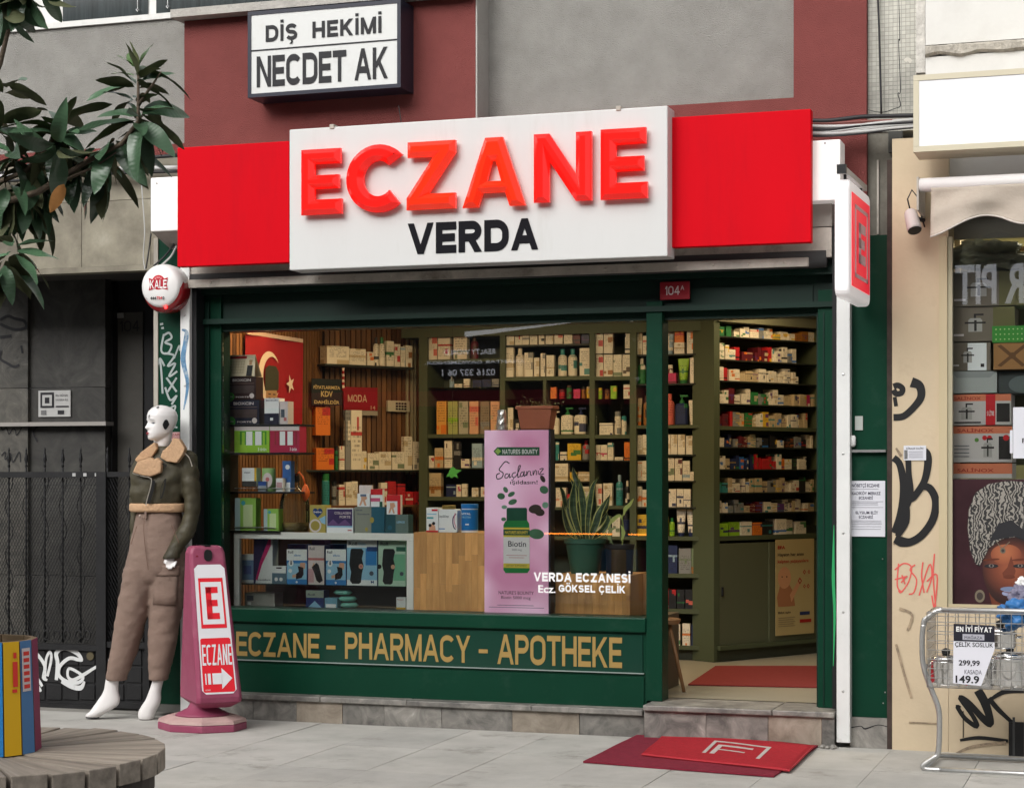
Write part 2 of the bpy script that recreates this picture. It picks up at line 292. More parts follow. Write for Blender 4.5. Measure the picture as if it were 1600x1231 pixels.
    def ribbon(s,pts,w_,y,m,closed=False,sub=5,th=0.0):   # brush stroke: pts in frame (s,z)
        P = [Vector((p[0],p[1])) for p in pts]; W = w_ if isinstance(w_,(list,tuple)) else [w_] * len(P)
        Q = []; V = []
        for i in range(len(P) - 1):
            p0,p1,p2,p3 = P[max(i - 1,0)],P[i],P[i + 1],P[min(i + 2,len(P) - 1)]
            for k in range(sub):
                t = k / sub; Q.append(.5 * ((2 * p1) + (p2 - p0) * t + (2 * p0 - 5 * p1 + 4 * p2 - p3) * t * t + (-p0 + 3 * p1 - 3 * p2 + p3) * t ** 3)); V.append(W[i] * (1 - t) + W[i + 1] * t)
        Q.append(P[-1]); V.append(W[-1])
        vs = []; fs = []
        for i,p in enumerate(Q):
            t = (Q[min(i + 1,len(Q) - 1)] - Q[max(i - 1,0)]); t = t.normalized() if t.length > 1e-9 else Vector((1,0)); nn = Vector((-t.y,t.x)) * V[i] / 2
            yy = y - i * 2e-6
            vs += [(p.x + nn.x,yy,p.y + nn.y),(p.x - nn.x,yy,p.y - nn.y)]
        for i in range(len(Q) - 1): fs.append((2 * i,2 * i + 1,2 * i + 3,2 * i + 2))
        return s.add(vs,fs,m)
    def pribbon(s,pts,wpx,y,m,sub=5):
        q = [s.fr.hit(px,py,y) for px,py in pts]; k = abs(s.fr.hit(pts[0][0] + 10,pts[0][1],y)[0] - s.fr.hit(pts[0][0],pts[0][1],y)[0]) / 10
        ww = [a * k for a in wpx] if isinstance(wpx,(list,tuple)) else wpx * k
        return s.ribbon(q,ww,y,m,sub=sub)
    def text(s,body,x0,x1,z0,z1,y,m,bold=0.0,shear=0.0,th=0.0,spacing=1.0,flip=False,res=3):
        vs,fs = text_geo(body,bold,shear,spacing,res)
        if not vs: return s
        ax,bx = min(v.x for v in vs),max(v.x for v in vs); ay,by = min(v.y for v in vs),max(v.y for v in vs)
        f = lambda v: (x0 + (v.x - ax) / (bx - ax) * (x1 - x0),z0 + (v.y - ay) / (by - ay) * (z1 - z0))
        q = [f(v) for v in vs]
        s.add([(a,y,b) for a,b in q],fs,m)
        return s
    def ptext(s,body,x0,y0,x1,y1,y,m,**k):
        a,b,c,d = s.fr.rect(x0,y0,x1,y1,y); return s.text(body,a,b,c,d,y,m,**k)
    def mesh(s,base=(0,0,0),name='mesh',smooth=None):
        me = bpy.data.meshes.new(name)
        me.from_pydata([(v[0] - base[0],v[1] - base[1],v[2] - base[2]) for v in s.v],[],s.f)
        for m in s.mats: me.materials.append(m)
        me.polygons.foreach_set('material_index',s.m)
        if smooth if smooth is not None else s.smooth:
            me.polygons.foreach_set('use_smooth',[True] * len(s.f))
        me.validate(); me.update(); return me
BASE = {}
def props(o,label=None,cat=None,group=None,kind=None):
    if label: o['label'] = label
    if cat: o['category'] = cat
    if group: o['group'] = group
    if kind: o['kind'] = kind
    return o
def thing(name,label,cat,fr=FA,base=(0,0,0),group=None,kind=None):
    o = bpy.data.objects.new(name,None); COL.objects.link(o); o.empty_display_size = .1
    o.location = fr.world(base); o.rotation_euler = (0,0,fr.rot); BASE[o.name] = (fr,base)
    return props(o,label,cat,group,kind)
def part(name,mb,parent,smooth=False,label=None,kind=None,crease=None):
    fr,base = BASE[parent.name]; o = bpy.data.objects.new(name,mb.mesh(base,name,smooth)); COL.objects.link(o); o.parent = parent
    BASE[o.name] = (fr,base)
    if crease: smooth_angle(o,crease)
    return props(o,label,None,None,kind)
def solo(name,mb,label,cat,base=(0,0,0),group=None,kind=None,smooth=False,crease=None):
    o = bpy.data.objects.new(name,mb.mesh(base,name,smooth)); COL.objects.link(o)
    o.location = mb.fr.world(base); o.rotation_euler = (0,0,mb.fr.rot); BASE[o.name] = (mb.fr,base)
    if crease: smooth_angle(o,crease)
    return props(o,label,cat,group,kind)
def smooth_angle(o,deg):
    me = o.data; me.polygons.foreach_set('use_smooth',[True] * len(me.polygons)); me.set_sharp_from_angle(angle=R(deg))
def bevel(o,wd,seg=2):
    md = o.modifiers.new('bevel', 'BEVEL'); md.width = wd; md.segments = seg; md.limit_method = 'ANGLE'; return o
ORD = ['', 'first', 'second', 'third', 'fourth', 'fifth', 'sixth', 'seventh', 'eighth', 'ninth', 'tenth', 'eleventh', 'twelfth', 'thirteenth', 'fourteenth', 'fifteenth', 'sixteenth', 'seventeenth', 'eighteenth', 'nineteenth', 'twentieth'] + ['twenty-' + x for x in ('first', 'second', 'third', 'fourth', 'fifth', 'sixth', 'seventh', 'eighth', 'ninth')]

# ------------------------------------------------------------------ block capitals drawn stroke by stroke
def _arc(cx,cy,rx,ry,a0,a1,n=10): return [(cx + rx * math.cos(R(a0 + (a1 - a0) * i / n)),cy + ry * math.sin(R(a0 + (a1 - a0) * i / n))) for i in range(n + 1)]
def glyph(c,k):
    l = lambda *p: ('l',list(p)); d = lambda a,b_,c_,d_: ('d',(a,b_),(c_,d_)); a = lambda p,cl=False: ('c' if cl else 'a',p)
    Ctop = _arc(.5,1 - k,.5,k,28,180); Cbot = _arc(.5,k,.5,k,180,332)
    G = {
     'E': (.78,[l((1,1),(0,1),(0,0),(1,0)),l((0,.5),(.9,.5))]), 'F': (.75,[l((1,1),(0,1),(0,0)),l((0,.5),(.9,.5))]),
     'C': (1,[a(Ctop + Cbot)]), 'G': (1,[a(Ctop + _arc(.5,k,.5,k,180,340)),l((1,max(.05,k * .4)),(1,.48),(.6,.48))]),
     'O': (1,[a(_arc(.5,1 - k,.5,k,0,180) + _arc(.5,k,.5,k,180,360),True)]), '0': (.9,[a(_arc(.5,1 - k,.5,k,0,180) + _arc(.5,k,.5,k,180,360),True)]),
     'D': (.98,[a([(0,0),(0,1),(.5,1)] + _arc(.5,1 - k,.5,k,80,0,6) + _arc(.5,k,.5,k,0,-80,6) + [(.5,0)],True)]),
     'P': (.88,[l((0,0),(0,1)),a([(0,1),(.6,1)] + _arc(.6,.73,.4,.27,80,-80,10) + [(.6,.46),(0,.46)])]),
     'R': (.94,[l((0,0),(0,1)),a([(0,1),(.6,1)] + _arc(.6,.73,.36,.27,80,-80,10) + [(.6,.46),(0,.46)]),d(.5,.46,1,0)]),
     'B': (.9,[l((0,0),(0,1)),a([(0,1),(.6,1)] + _arc(.6,.755,.34,.245,80,-80,8) + [(.6,.51),(0,.51)]),a([(.55,.51)] + _arc(.6,.255,.4,.255,80,-80,8) + [(.6,0),(0,0)])]),
     'S': (.86,[a(_arc(.5,.75,.5,.25,22,270,14) + _arc(.5,.25,.5,.25,85,-158,14))]),
     'A': (1.12,[d(0,0,.5,1),d(.5,1,1,0),('b',[(.2,.28),(.8,.28)])]), 'V': (1.1,[d(0,1,.5,0),d(.5,0,1,1)]),
     'N': (.96,[l((0,0),(0,1)),l((1,0),(1,1)),d(0,1,1,0)]), 'M': (1.2,[l((0,0),(0,1)),l((1,0),(1,1)),d(0,1,.5,.0),d(.5,.0,1,1)]),
     'K': (.98,[l((0,0),(0,1)),d(.05,.32,.95,1),d(.35,.58,1,0)]), 'Y': (1,[d(0,1,.5,.42),d(.5,.42,1,1),l((.5,.42),(.5,0))]),
     'Z': (.86,[l((0,1),(1,1)),l((0,0),(1,0)),d(0,0,1,1)]), 'T': (.86,[l((0,1),(1,1)),l((.5,1),(.5,0))]), 'H': (.94,[l((0,0),(0,1)),l((1,0),(1,1)),l((0,.5),(1,.5))]),
     'I': (0,[l((0,0),(0,1))]), 'L': (.76,[l((0,1),(0,0),(1,0))]), 'U': (.92,[a([(0,1)] + _arc(.5,k,.5,k,180,360) + [(1,1)])]), '-': (.5,[l((0,.42),(1,.42))]), ' ': (.35,[]),
     '1': (.3,[l((1,0),(1,1)),d(0,.72,.9,1)]), '4': (.9,[l((.72,0),(.72,1)),l((0,.28),(1,.28)),d(0,.28,.72,1)]), '.': (0,[('b',[(0,0),(0,.02)])]),
     '9': (.85,[a(_arc(.5,.68,.5,.32,0,360,18),True),a([(1,.68)] + _arc(.5,.3,.5,.3,0,-150,10))]), '2': (.85,[a(_arc(.5,.7,.5,.3,160,-20,12) + [(0,0),(1,0)])])}
    return G[c]
BASEC = {'İ': 'I', 'Ş': 'S', 'Ç': 'C', 'Ö': 'O', 'Ü': 'U', 'Ğ': 'G'}
def block_text(mb,body,x0,x1,z0,z1,y,m,wt=.2,cond=1.0,gap=.14):
    """cap height z0..z1; the line is squeezed or stretched to run from x0 to x1"""
    H = z1 - z0; w = wt * H
    ws = [glyph(BASEC.get(c,c),.4)[0] for c in body]
    unit = [(g * .72 * H * cond + w if g != .35 or body[i] != ' ' else .32 * H * cond) for i,g in enumerate(ws)]
    gp = gap * H; tot = sum(unit) + gp * (len(body) - 1); sc = (x1 - x0) / tot; x = x0; yk = y
    for c,u,g in zip(body,unit,ws):
        W = u * sc; bc_ = BASEC.get(c,c); wx = w * min(1.0,max(sc,.55))
        iw = W - wx; ih = H - w; k = min(.5,max(.12,.5 * max(iw,.001) / ih))
        f = lambda p: (x + wx / 2 + p[0] * iw,z0 + w / 2 + p[1] * ih)
        for st in glyph(bc_,k)[1]:
            yk -= 2e-5
            if st[0] == 'd':
                A_,B_ = st[1],st[2]
                if A_[1] > B_[1]: A_,B_ = B_,A_
                L_,R_ = x,x + W; zz_ = lambda v: z0 if v == 0 else (z1 if v == 1 else z0 + w / 2 + v * ih); hh = wx * .55
                for it_ in range(3):
                    xx_ = lambda u: L_ + hh if u == 0 else (R_ - hh if u == 1 else L_ + wx / 2 + u * iw)
                    dx_,dy_ = xx_(B_[0]) - xx_(A_[0]),zz_(B_[1]) - zz_(A_[1]); hh = min(wx / 2 * math.hypot(dx_,dy_) / dy_,wx * .95) * (.92 if bc_ in 'NMAV' else 1)
                pa,pb = (xx_(A_[0]),zz_(A_[1])),(xx_(B_[0]),zz_(B_[1]))
                mb.add([(pa[0] - hh,yk,pa[1]),(pa[0] + hh,yk,pa[1]),(pb[0] + hh,yk,pb[1]),(pb[0] - hh,yk,pb[1])],[(0,1,2,3)],m)
            else:
                P = [Vector(f(p)) for p in st[1]]; Q = [P[0]]
                for p in P[1:]:
                    if (p - Q[-1]).length > 1e-5: Q.append(p)
                closed = st[0] == 'c'
                if closed and (Q[0] - Q[-1]).length < 1e-5: Q.pop()
                if st[0] == 'l':
                    for i_,j_ in ((0,1),(-1,-2)):
                        t_ = (Q[i_] - Q[j_]).normalized(); Q[i_] = Q[i_] + t_ * (wx if abs(t_.x) > .5 else w) / 2
                n = len(Q); vs = []
                for i in range(n):
                    a_ = Q[i - 1] if (i > 0 or closed) else None; b_ = Q[(i + 1) % n] if (i < n - 1 or closed) else None
                    t1 = (Q[i] - a_).normalized() if a_ is not None else (b_ - Q[i]).normalized(); t2 = (b_ - Q[i]).normalized() if b_ is not None else t1
                    n1,n2 = Vector((-t1.y,t1.x)),Vector((-t2.y,t2.x)); mm = (n1 + n2)
                    mm = mm.normalized() if mm.length > .3 else n1; s_ = 1 / max(.5,mm.dot(n1)); o_ = Vector((mm.x * wx / 2,mm.y * w / 2)) * s_
                    vs += [(Q[i].x + o_.x,yk,Q[i].y + o_.y),(Q[i].x - o_.x,yk,Q[i].y - o_.y)]
                fs = [(2 * i,2 * i + 1,(2 * i + 3) % (2 * n),(2 * i + 2) % (2 * n)) for i in range(n if closed else n - 1)]
                mb.add(vs,fs,m)
        cxm = x + W / 2
        if c in 'İÖ': 
            for dx_ in ((0,) if c == 'İ' else (-.19 * W,.19 * W)): mb.add([(cxm + dx_ - w * .46,yk,z1 + .10 * H),(cxm + dx_ + w * .46,yk,z1 + .10 * H),(cxm + dx_ + w * .46,yk,z1 + .10 * H + w * .8),(cxm + dx_ - w * .46,yk,z1 + .10 * H + w * .8)],[(0,1,2,3)],m)
        if c in 'ŞÇ': mb.add([(cxm - w * .2,yk,z0),(cxm + w * .3,yk,z0),(cxm + w * .5,yk,z0 - .12 * H),(cxm + .1 * w,yk,z0 - .24 * H),(cxm - w * .6,yk,z0 - .22 * H),(cxm - w * .1,yk,z0 - .1 * H)],[(0,5,4,3,2,1)],m)
        x += W + gp * sc
    return mb
def _pblock(s,body,x0,y0,x1,y1,y,m,**k):
    a,b,c,d = s.fr.rect(x0,y0,x1,y1,y); return block_text(s,body,a,b,c,d,y,m,**k)
MB.pblock = _pblock; MB.block = lambda s,body,x0,x1,z0,z1,y,m,**k: block_text(s,body,x0,x1,z0,z1,y,m,**k)

# ================================================================== THE SETTING
# ---- ground
g = MB(); g.add([(-60,-60,-.012),(60,-60,-.012),(60,1.5,-.012),(-60,1.5,-.012)],[(0,1,2,3)],M('asphalt_ground',(.075,.073,.07),.9,var=.2,vs=2))
pav = solo('pavement',g,None,None,kind='structure')
slabm = []
for i,c in enumerate(((.43,.42,.39),(.40,.39,.365),(.455,.44,.41))):
    slabm.append(M('paving_slab_%d' % i,c,.8,var=.17,vs=3.1,bump=.25,bs=140,dirt=(.17,.155,.13),da=.8,ds=3.4,thr=.56))
SW,SD = .47,.78
cache = {}
for j in range(5):
    for i in range(-16,10):
        x = i * SW + .115; y = -.01 - (j + 1) * SD
        k = random.randrange(3)
        if k not in cache:
            b = MB(); b.box(.0015,SW - .0015,.0015,SD - .0015,-.02,0,slabm[k]); cache[k] = b.mesh((0,0,0), 'slab')
        o = bpy.data.objects.new('slab',cache[k]); COL.objects.link(o); o.parent = pav; o.location = (x,y,random.uniform(-.0012,.0012)); o.rotation_euler = (R(random.uniform(-.08,.08)),R(random.uniform(-.08,.08)),0)
# gravelly strip of concrete under the wall foot
b = MB(); b.box(-8,4,-.012,.6,-.03,-.004,M('concrete_strip',(.24,.23,.21),.9,var=.2,vs=6)); part('concrete_strip',b,pav)

# ---- upper storey of the pharmacy's building
redr = M('red_render',(.205,.055,.050),.92,var=.10,vs=5,bump=.9,bs=170)
greyr = M('grey_render',(.285,.277,.257),.95,var=.14,vs=6,bump=1.0,bs=150)
greyl = M('pale_grey_render',(.42,.41,.385),.9,var=.1,vs=4,bump=.6,bs=120)
bld = thing('apartment_building', 'red and grey rendered upper storey above the pharmacy sign', 'building',FA,(at(288,200,.1)[0],.1,0))
YW = .10
b = MB()
xl = at(288,100,YW)[0]; xg0 = at(743,100,YW)[0]; xg1 = at(1240,100,YW)[0]; xr = at(1354,100,YW)[0]
zt = 7.0; zb = 2.55
zgl = at(1000,168,YW)[2]
b.box(xl,xg0,YW,YW + .5,zb,zt,redr)
part('red_pillar',b,bld,label='wide red rendered pillar carrying the white sign'); b = MB()
b.box(xg1,xr,YW,YW + .5,zb,zt,redr); part('red_pillar',b,bld,label='narrow red rendered pillar')
b = MB(); b.box(xg0,xg1,YW,YW + .5,zb,zgl,redr); part('red_band',b,bld)
b = MB(); b.box(xg0 + .001,xg0 + .01,YW + .001,YW + .2,zgl,zt,greyl); b.box(xg0,xg1,YW + .2,YW + .3,zgl - .001,zt,greyr); part('recessed_panel',b,bld,label='recessed grey rendered panel with pale left edge')
# wall left of the pillar
b = MB(); z0 = at(150,233,.22)[2]; z1 = at(150,40,.22)[2]
x0 = at(-140,100,.22)[0]
b.box(x0,xl - .002,.22,.6,z0,z1,greyr); part('grey_wall',b,bld)
b = MB(); b.box(x0,xl - .002,.205,.6,at(150,252,.2)[2],z0 - .001,redr); part('red_band',b,bld)
coping = M('old_concrete',(.42,.40,.37),.9,var=.25,vs=8,bump=.6,bs=60)
b = MB(); zc0,zc1 = at(340,23,YW - .08)[2],at(340,13,YW - .08)[2]
b.box(xl - .04,xg0 - .003,YW - .1,YW + .45,zc0,zc1 + .01,coping)
# (the pillar is topped by this coping; the window stands behind it)
coping_o = part('coping',b,bld)
bld.children
for ch in bld.children:
    if ch.name == 'red_pillar':
        for v in ch.data.vertices:
            if v.co.z > 4.5: v.co.z = zc0 - .002
# windows above
pvc = M('white_window_frame',(.66,.66,.64),.4,var=.06,vs=9,dirt=(.3,.28,.25),da=.4,ds=5)
wd = part('window',(lambda m: m.pbox(-140,-160,620,46,.34,.40,pvc))(MB()),bld)   # pale backing frame, panes stand proud of it
b = MB(); b.box(x0,xl - .045,.2,.5,z1,z1 + .035,pvc); part('sill',b,wd)
darkglass = M('dark_window_glass',(.028,.036,.038),.08,var=.5,vs=7,stretch=(6,1,.4),coat=.6)
for (a,c) in ((98,231),(244,470),(480,640)):
    b = MB(); b.pbox(a,-160,c,33 if a > 240 else 38,.33,.335,darkglass); part('pane',b,wd)
curtain = M('grey_curtain',(.10,.12,.115),.9,var=.3,vs=20,stretch=(3,3,.3))
knob = MB(); 
for px,py in ((215,16),(262,11)):
    q = at(px,py,.31); knob.tube([(q[0] - .005,.31,q[2] + .5),(q[0],.31,q[2])],.0022,white,5); knob.lathe([(.001,-.012),(.011,-.004),(.011,.004),(.001,.012)],q,chrome,8)
part('blind_cord',knob,wd)

# ---- left building entrance
mar1 = marble_mat('beige_marble',(.15,.13,.095),(.28,.255,.19),3.5,.15,.6,(.36,.33,.26))
mar2 = marble_mat('grey_marble',(.018,.017,.015),(.042,.040,.035),4,2,.6,(.06,.06,.05))
mar3 = marble_mat('pale_veined_marble',(.05,.048,.042),(.10,.093,.08),5,3,.4,(.2,.19,.17))
nb = thing('entrance_building', 'dark marble clad entrance bay left of the pharmacy, numbered 104', 'building',FA,(at(120,1100,.3)[0],.3,0))
zf0,zf1 = at(120,418,.1)[2],at(120,268,.1)[2]
xs = [at(px,300,.1)[0] for px in (-140,-45,28,128,236,283)]
for i in range(len(xs) - 1):
    for (za,zb_) in ((zf0,zf0 + .40),(zf0 + .403,zf1 + .05)):
        b = MB(); b.box(xs[i],xs[i + 1] - .004,.1,.14,za,zb_,mar1); part('marble_panel',b,nb)
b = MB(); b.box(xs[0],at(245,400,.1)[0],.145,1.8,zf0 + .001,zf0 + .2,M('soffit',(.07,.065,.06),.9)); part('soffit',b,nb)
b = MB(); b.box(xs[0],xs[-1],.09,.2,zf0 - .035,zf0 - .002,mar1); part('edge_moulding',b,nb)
b = MB(); b.box(xs[0],xl,.24,.8,zf1 + .05,at(150,250,.22)[2],M('mottled_dark_wall',(.07,.055,.05),.95,var=.3,vs=8)); part('backing_wall',b,nb)  # dark brown wall with a mottled tone above the fascia
# pier of two marble bands behind the gate
def col(x0_,x1_,ya,yb,mt,nm='marble_panel',zz=None):
    a,c = at(x0_,700,ya)[0],at(x1_,700,ya)[0]
    for (z_a,z_b) in (zz or ((0,.78),(.784,1.38),(1.384,2.02),(2.024,zf0 + .1))):
        b = MB(); b.box(a,c - .003,ya,yb,z_a,z_b,mt); part(nm,b,nb)
col(-140,44,.75,.85,mar3); col(44,165,.78,.85,mar2)
b = MB(); b.pbox(-140,660,165,666,.70,.80,M('ledge_stone',(.30,.28,.26),.6)); part('ledge',b,nb)
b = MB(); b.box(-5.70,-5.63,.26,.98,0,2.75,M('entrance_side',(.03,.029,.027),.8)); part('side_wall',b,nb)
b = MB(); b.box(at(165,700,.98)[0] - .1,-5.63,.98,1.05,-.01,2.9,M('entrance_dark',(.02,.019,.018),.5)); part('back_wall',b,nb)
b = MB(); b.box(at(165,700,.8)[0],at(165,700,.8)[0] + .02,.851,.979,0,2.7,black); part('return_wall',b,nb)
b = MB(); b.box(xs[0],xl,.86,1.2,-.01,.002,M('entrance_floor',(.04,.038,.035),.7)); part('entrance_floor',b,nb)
dr = part('entrance_door',(lambda m: m.pbox(170,425,250,1118,.93,.97,black))(MB()),nb)
b = MB(); b.pbox(180,488,223,1085,.918,.929,M('frosted_door_glass',(.075,.071,.064),.25,var=.2,vs=3)); part('door_panel',b,dr)
b = MB(); b.pblock('104',187,501,218,518,.914,ink,wt=.12); part('house_number',b,dr)
b = MB(); b.pbox(179,489,193,497,.911,.916,M('small_tag',(.3,.3,.29),.6)); part('door_tag',b,dr)
# graffiti on marble
b = MB()
for pts,wd_ in (([(0,500),(12,494),(24,498),(38,502),(40,512),(24,515),(8,510),(0,506)],4),([(0,527),(18,525)],4),([(2,548),(0,560),(12,568),(22,573),(30,570)],3.5),([(33,540),(35,552)],3),([(2,665),(4,672),(10,668),(14,678),(20,670),(24,672),(26,680),(34,668)],1.3),([(2,712),(8,706),(8,718),(16,708),(20,722),(30,706),(32,722)],1.5)):
    b = MB(); b.pribbon(pts,wd_,.746,ink); part('graffiti',b,nb)
b = MB(); b.pribbon([(60,665),(52,675),(58,690),(56,684)],1.8,.774,ink); part('graffiti',b,nb)
# QR-style notice (code itself left out)
nt_ = thing('paper_notice', 'white printed notice with black square icon on the grey marble', 'notice',FA,(at(85,650,.77)[0],.77,at(85,650,.77)[2]))
b = MB(); b.pbox(60,610,110,651,.768,.774,M('aged_paper',(.42,.42,.41),.7)); part('sheet',b,nt_)
b = MB(); b.pbox(63,613,84,637,.764,.767,ink); b.pbox(66,617,81,634,.762,.7635,M('aged_paper',0)); b.pbox(70,621,77,630,.760,.7615,ink)
b.ptext('BU BİNA',87,615,106,619,.764,ink); b.ptext('KAMERA İLE',87,622,106,626,.764,ink); b.pbox(87,634,107,636,.764,.766,ink); b.pbox(64,641,72,648,.764,.766,M('mid_grey_print',(.15,.15,.15),.7)); b.pbox(90,641,100,647,.764,.766,ink); part('print',b,nt_)

# ---- iron gate
iron = M('black_iron',(.012,.012,.013),.5,var=.3,vs=9,bump=.2,bs=60)
gt = thing('iron_gate', 'black iron gate with mesh panel and finials, graffiti on its base', 'gate',FA,(at(80,1100,.15)[0],.15,0))
YG = .15
def gbox(x0_,y0_,x1_,y1_,ya,yb,nm,mt=iron):
    b = MB(); b.pbox(x0_,y0_,x1_,y1_,ya,yb,mt); return part(nm,b,gt)
gbox(-140,737,150,746,YG,YG + .04, 'top_rail'); gbox(150,737,165,1106,YG - .01,YG + .05, 'post'); gbox(165.5,737,226,745,YG,YG + .04, 'top_rail'); gbox(226,737,233,1106,YG,YG + .04, 'post')
gbox(-140,1003,150,1012,YG,YG + .04, 'middle_rail'); gbox(165.5,1003,226,1012,YG,YG + .04, 'middle_rail')
gbox(-140,1096,150,1106,YG,YG + .04, 'bottom_rail'); gbox(165.5,1096,226,1106,YG,YG + .04, 'bottom_rail')
gbox(-140,1012,150,1096,YG + .03,YG + .04, 'kick_plate'); gbox(165.5,1012,226,1096,YG + .03,YG + .04, 'kick_plate')
for r_ in range(3):
    for c_ in range(11):
        x = -135 + c_ * 26
        if x > 125: continue
        b = MB(); b.pbox(x,1015 + r_ * 27,x + 23,1039 + r_ * 27,YG + .022,YG + .03,iron,.004); part('embossed_square',b,gt)
    for x in (169,197):
        b = MB(); b.pbox(x,1015 + r_ * 27,x + 24,1039 + r_ * 27,YG + .022,YG + .03,iron,.004); part('embossed_square',b,gt)
lat = MB()
def lattice(x0p,x1p,y0p,y1p,Y,step=.021,slope=1.9):
    a,c,z0,z1 = FA.rect(x0p,y0p,x1p,y1p,Y)
    for sg in (1,-1):
        k = a - (z1 - z0) / slope
        while k < c + (z1 - z0) / slope:
            # line x = k + sg*(z-z0)/slope
            pts = []
            xa,xb = k,k + sg * (z1 - z0) / slope
            za,zb2 = z0,z1
            lo,hi = (xa,xb) if sg > 0 else (xb,xa)
            t0,t1 = 0.0,1.0
            for lim,s_ in ((a,1),(c,-1)):
                fa,fb = (xa - lim) * s_,(xb - lim) * s_
                if fa < 0 and fb < 0: t0,t1 = 1,0; break
                if fa < 0: t0 = max(t0,fa / (fa - fb))
                elif fb < 0: t1 = min(t1,fa / (fa - fb))
            if t1 > t0 + .01:
                p = (xa + (xb - xa) * t0,Y + sg * .002,za + (zb2 - za) * t0); q = (xa + (xb - xa) * t1,Y + sg * .002,za + (zb2 - za) * t1)
                lat.tube([p,q],.0019,iron,3,False)
            k += step
lattice(-60,150,746,1003,YG + .012); lattice(166,226,745,1003,YG + .012)
part('mesh',lat,gt,kind='stuff')
for i,px in enumerate([-38,-12,14,41,70,98,126,168,202]):
    b = MB(); q = at(px,737,YG + .03); z0 = at(px,1003,YG + .03)[2]
    b.tube([(q[0],YG + .03,z0),(q[0],YG + .03,q[2] + .08)],.006,iron,6)
    b.lathe([(.002,.02),(.010,.035),(.005,.05),(.013,.075),(.010,.10),(.004,.125),(.007,.135),(.001,.155)],(q[0],YG + .03,q[2]),iron,8); part('finial_bar',b,gt,smooth=True)
    b = MB(); 
    pts = [(q[0] + .028 * math.sin(k * .9),YG + .032,z0 + (q[2] - z0) * k / 24) for k in range(25)]
    b.tube(pts,.0035,iron,4); part('wavy_bar',b,gt,smooth=True)
# loops of scroll ornament at the mesh foot
for px in (8,24,40,56,72,88,104,122,136,178,196,212):
    q = at(px,992,YG); b = MB(); b.tube([(q[0] + .022 * math.cos(a / 10 * 6.28),YG + .004,q[2] + .03 * math.sin(a / 10 * 6.28)) for a in range(11)],.004,iron,5,False); part('scroll',b,gt,smooth=True)
b = MB(); q = at(139,1025,YG); b.lathe([(.001,0),(.026,0),(.026,.012),(.001,.012)],(0,0,0),M('brass_lock',(.12,.10,.06),.5,.5),14)
b.v = [(q[0] + v[0],YG + .025 - v[2],q[2] + v[1]) for v in b.v]; part('lock_disc',b,gt)
spray = M('white_spray_paint',(.62,.63,.63),.7,dirt=(.08,.08,.08),da=.6,ds=12,thr=.55)
b = MB(); yy = YG + .018
for pts,w_ in (([(48,1018),(58,1022),(70,1040),(68,1058),(74,1062)],[4,5,5,5,3]),([(50,1040),(58,1058),(66,1072),(60,1062),(50,1060)],4),([(70,1060),(72,1030),(78,1018),(80,1030),(74,1056)],4),
                ([(88,1062),(90,1036),(88,1020),(100,1012),(118,1018),(128,1030),(122,1030),(108,1028),(94,1040),(92,1054),(104,1064),(122,1066),(130,1058),(122,1050),(108,1044),(106,1056),(114,1062),(130,1054),(146,1044),(158,1038),(168,1036),(166,1024),(161,1018)],[5,6,6,6,7,4,5,5,5,5,5,5,4,4,4,4,5,5,4,4,3,3,3]),
                ([(96,1064),(112,1072),(126,1074),(132,1064)],[5,7,7,3]),([(48,1062),(60,1074),(64,1080)],[5,6,3]),([(188,1034),(196,1040),(202,1042)],[2,5,2])):
    b.pribbon(pts,w_,yy,spray)
part('graffiti',b,gt)
st_ = MB(); 
for px in (113,130,148): st_.pbox(px,739,px + 5,744,YG - .003,YG - .001,M('sticker_grey',(.4,.4,.4),.6))
part('sticker',st_,gt)

# ---- green pillar between entrance and shop
gp = thing('green_pillar', 'narrow dark green pillar with silver graffiti beside the round alarm', 'pillar',FA,(at(262,1100,.03)[0],.03,0))
b = MB(); b.pbox(247,372,283,1100,.03,.2,green); part('panel',b,gp)
b = MB(); b.pbox(240,372,246.5,1100,.02,.2,M('beige_trim',(.38,.35,.30),.6,var=.15)); part('trim',b,gp)
b = MB(); b.pbox(240,1100,283,1112,.015,.2,M('stone_foot',(.12,.12,.11),.7,var=.3)); part('foot',b,gp)
silver = M('silver_marker',(.33,.37,.36),.5,dirt=(.1,.13,.12),da=.5,ds=14)
b = MB(); yy = .027
for pts,w_ in (([(250,507),(255,506)],3),([(252,513),(256,512)],3),([(256,522),(252,548),(262,552),(268,540),(258,535),(268,528),(264,520),(256,524)],3),([(258,552),(272,556),(262,572),(274,568),(264,588),(277,580)],3),
                ([(250,562),(252,580),(254,615)],3),([(247,570),(250,560),(257,572)],3),([(260,590),(276,612)],3),([(262,612),(276,590)],3),([(258,605),(266,625),(276,618),(268,632)],3),([(262,640),(274,634),(270,650),(276,655),(268,664),(277,668)],2.6),([(272,560),(280,540),(281,548)],2.5)):
    b.pribbon(pts,w_,yy,silver)
part('graffiti',b,gp)
q = FA.rect(268,675,281,688,.026); b = MB(); b.box(q[0],q[1],.0255,.0295,q[2],q[3],C('pink_sticker')); b.ptext('KAPI',269,677,280,681,.024,C('sticker_red')); b.ptext('ÖNÜ',269,682,280,686,.024,C('sticker_red')); part('sticker',b,gp)

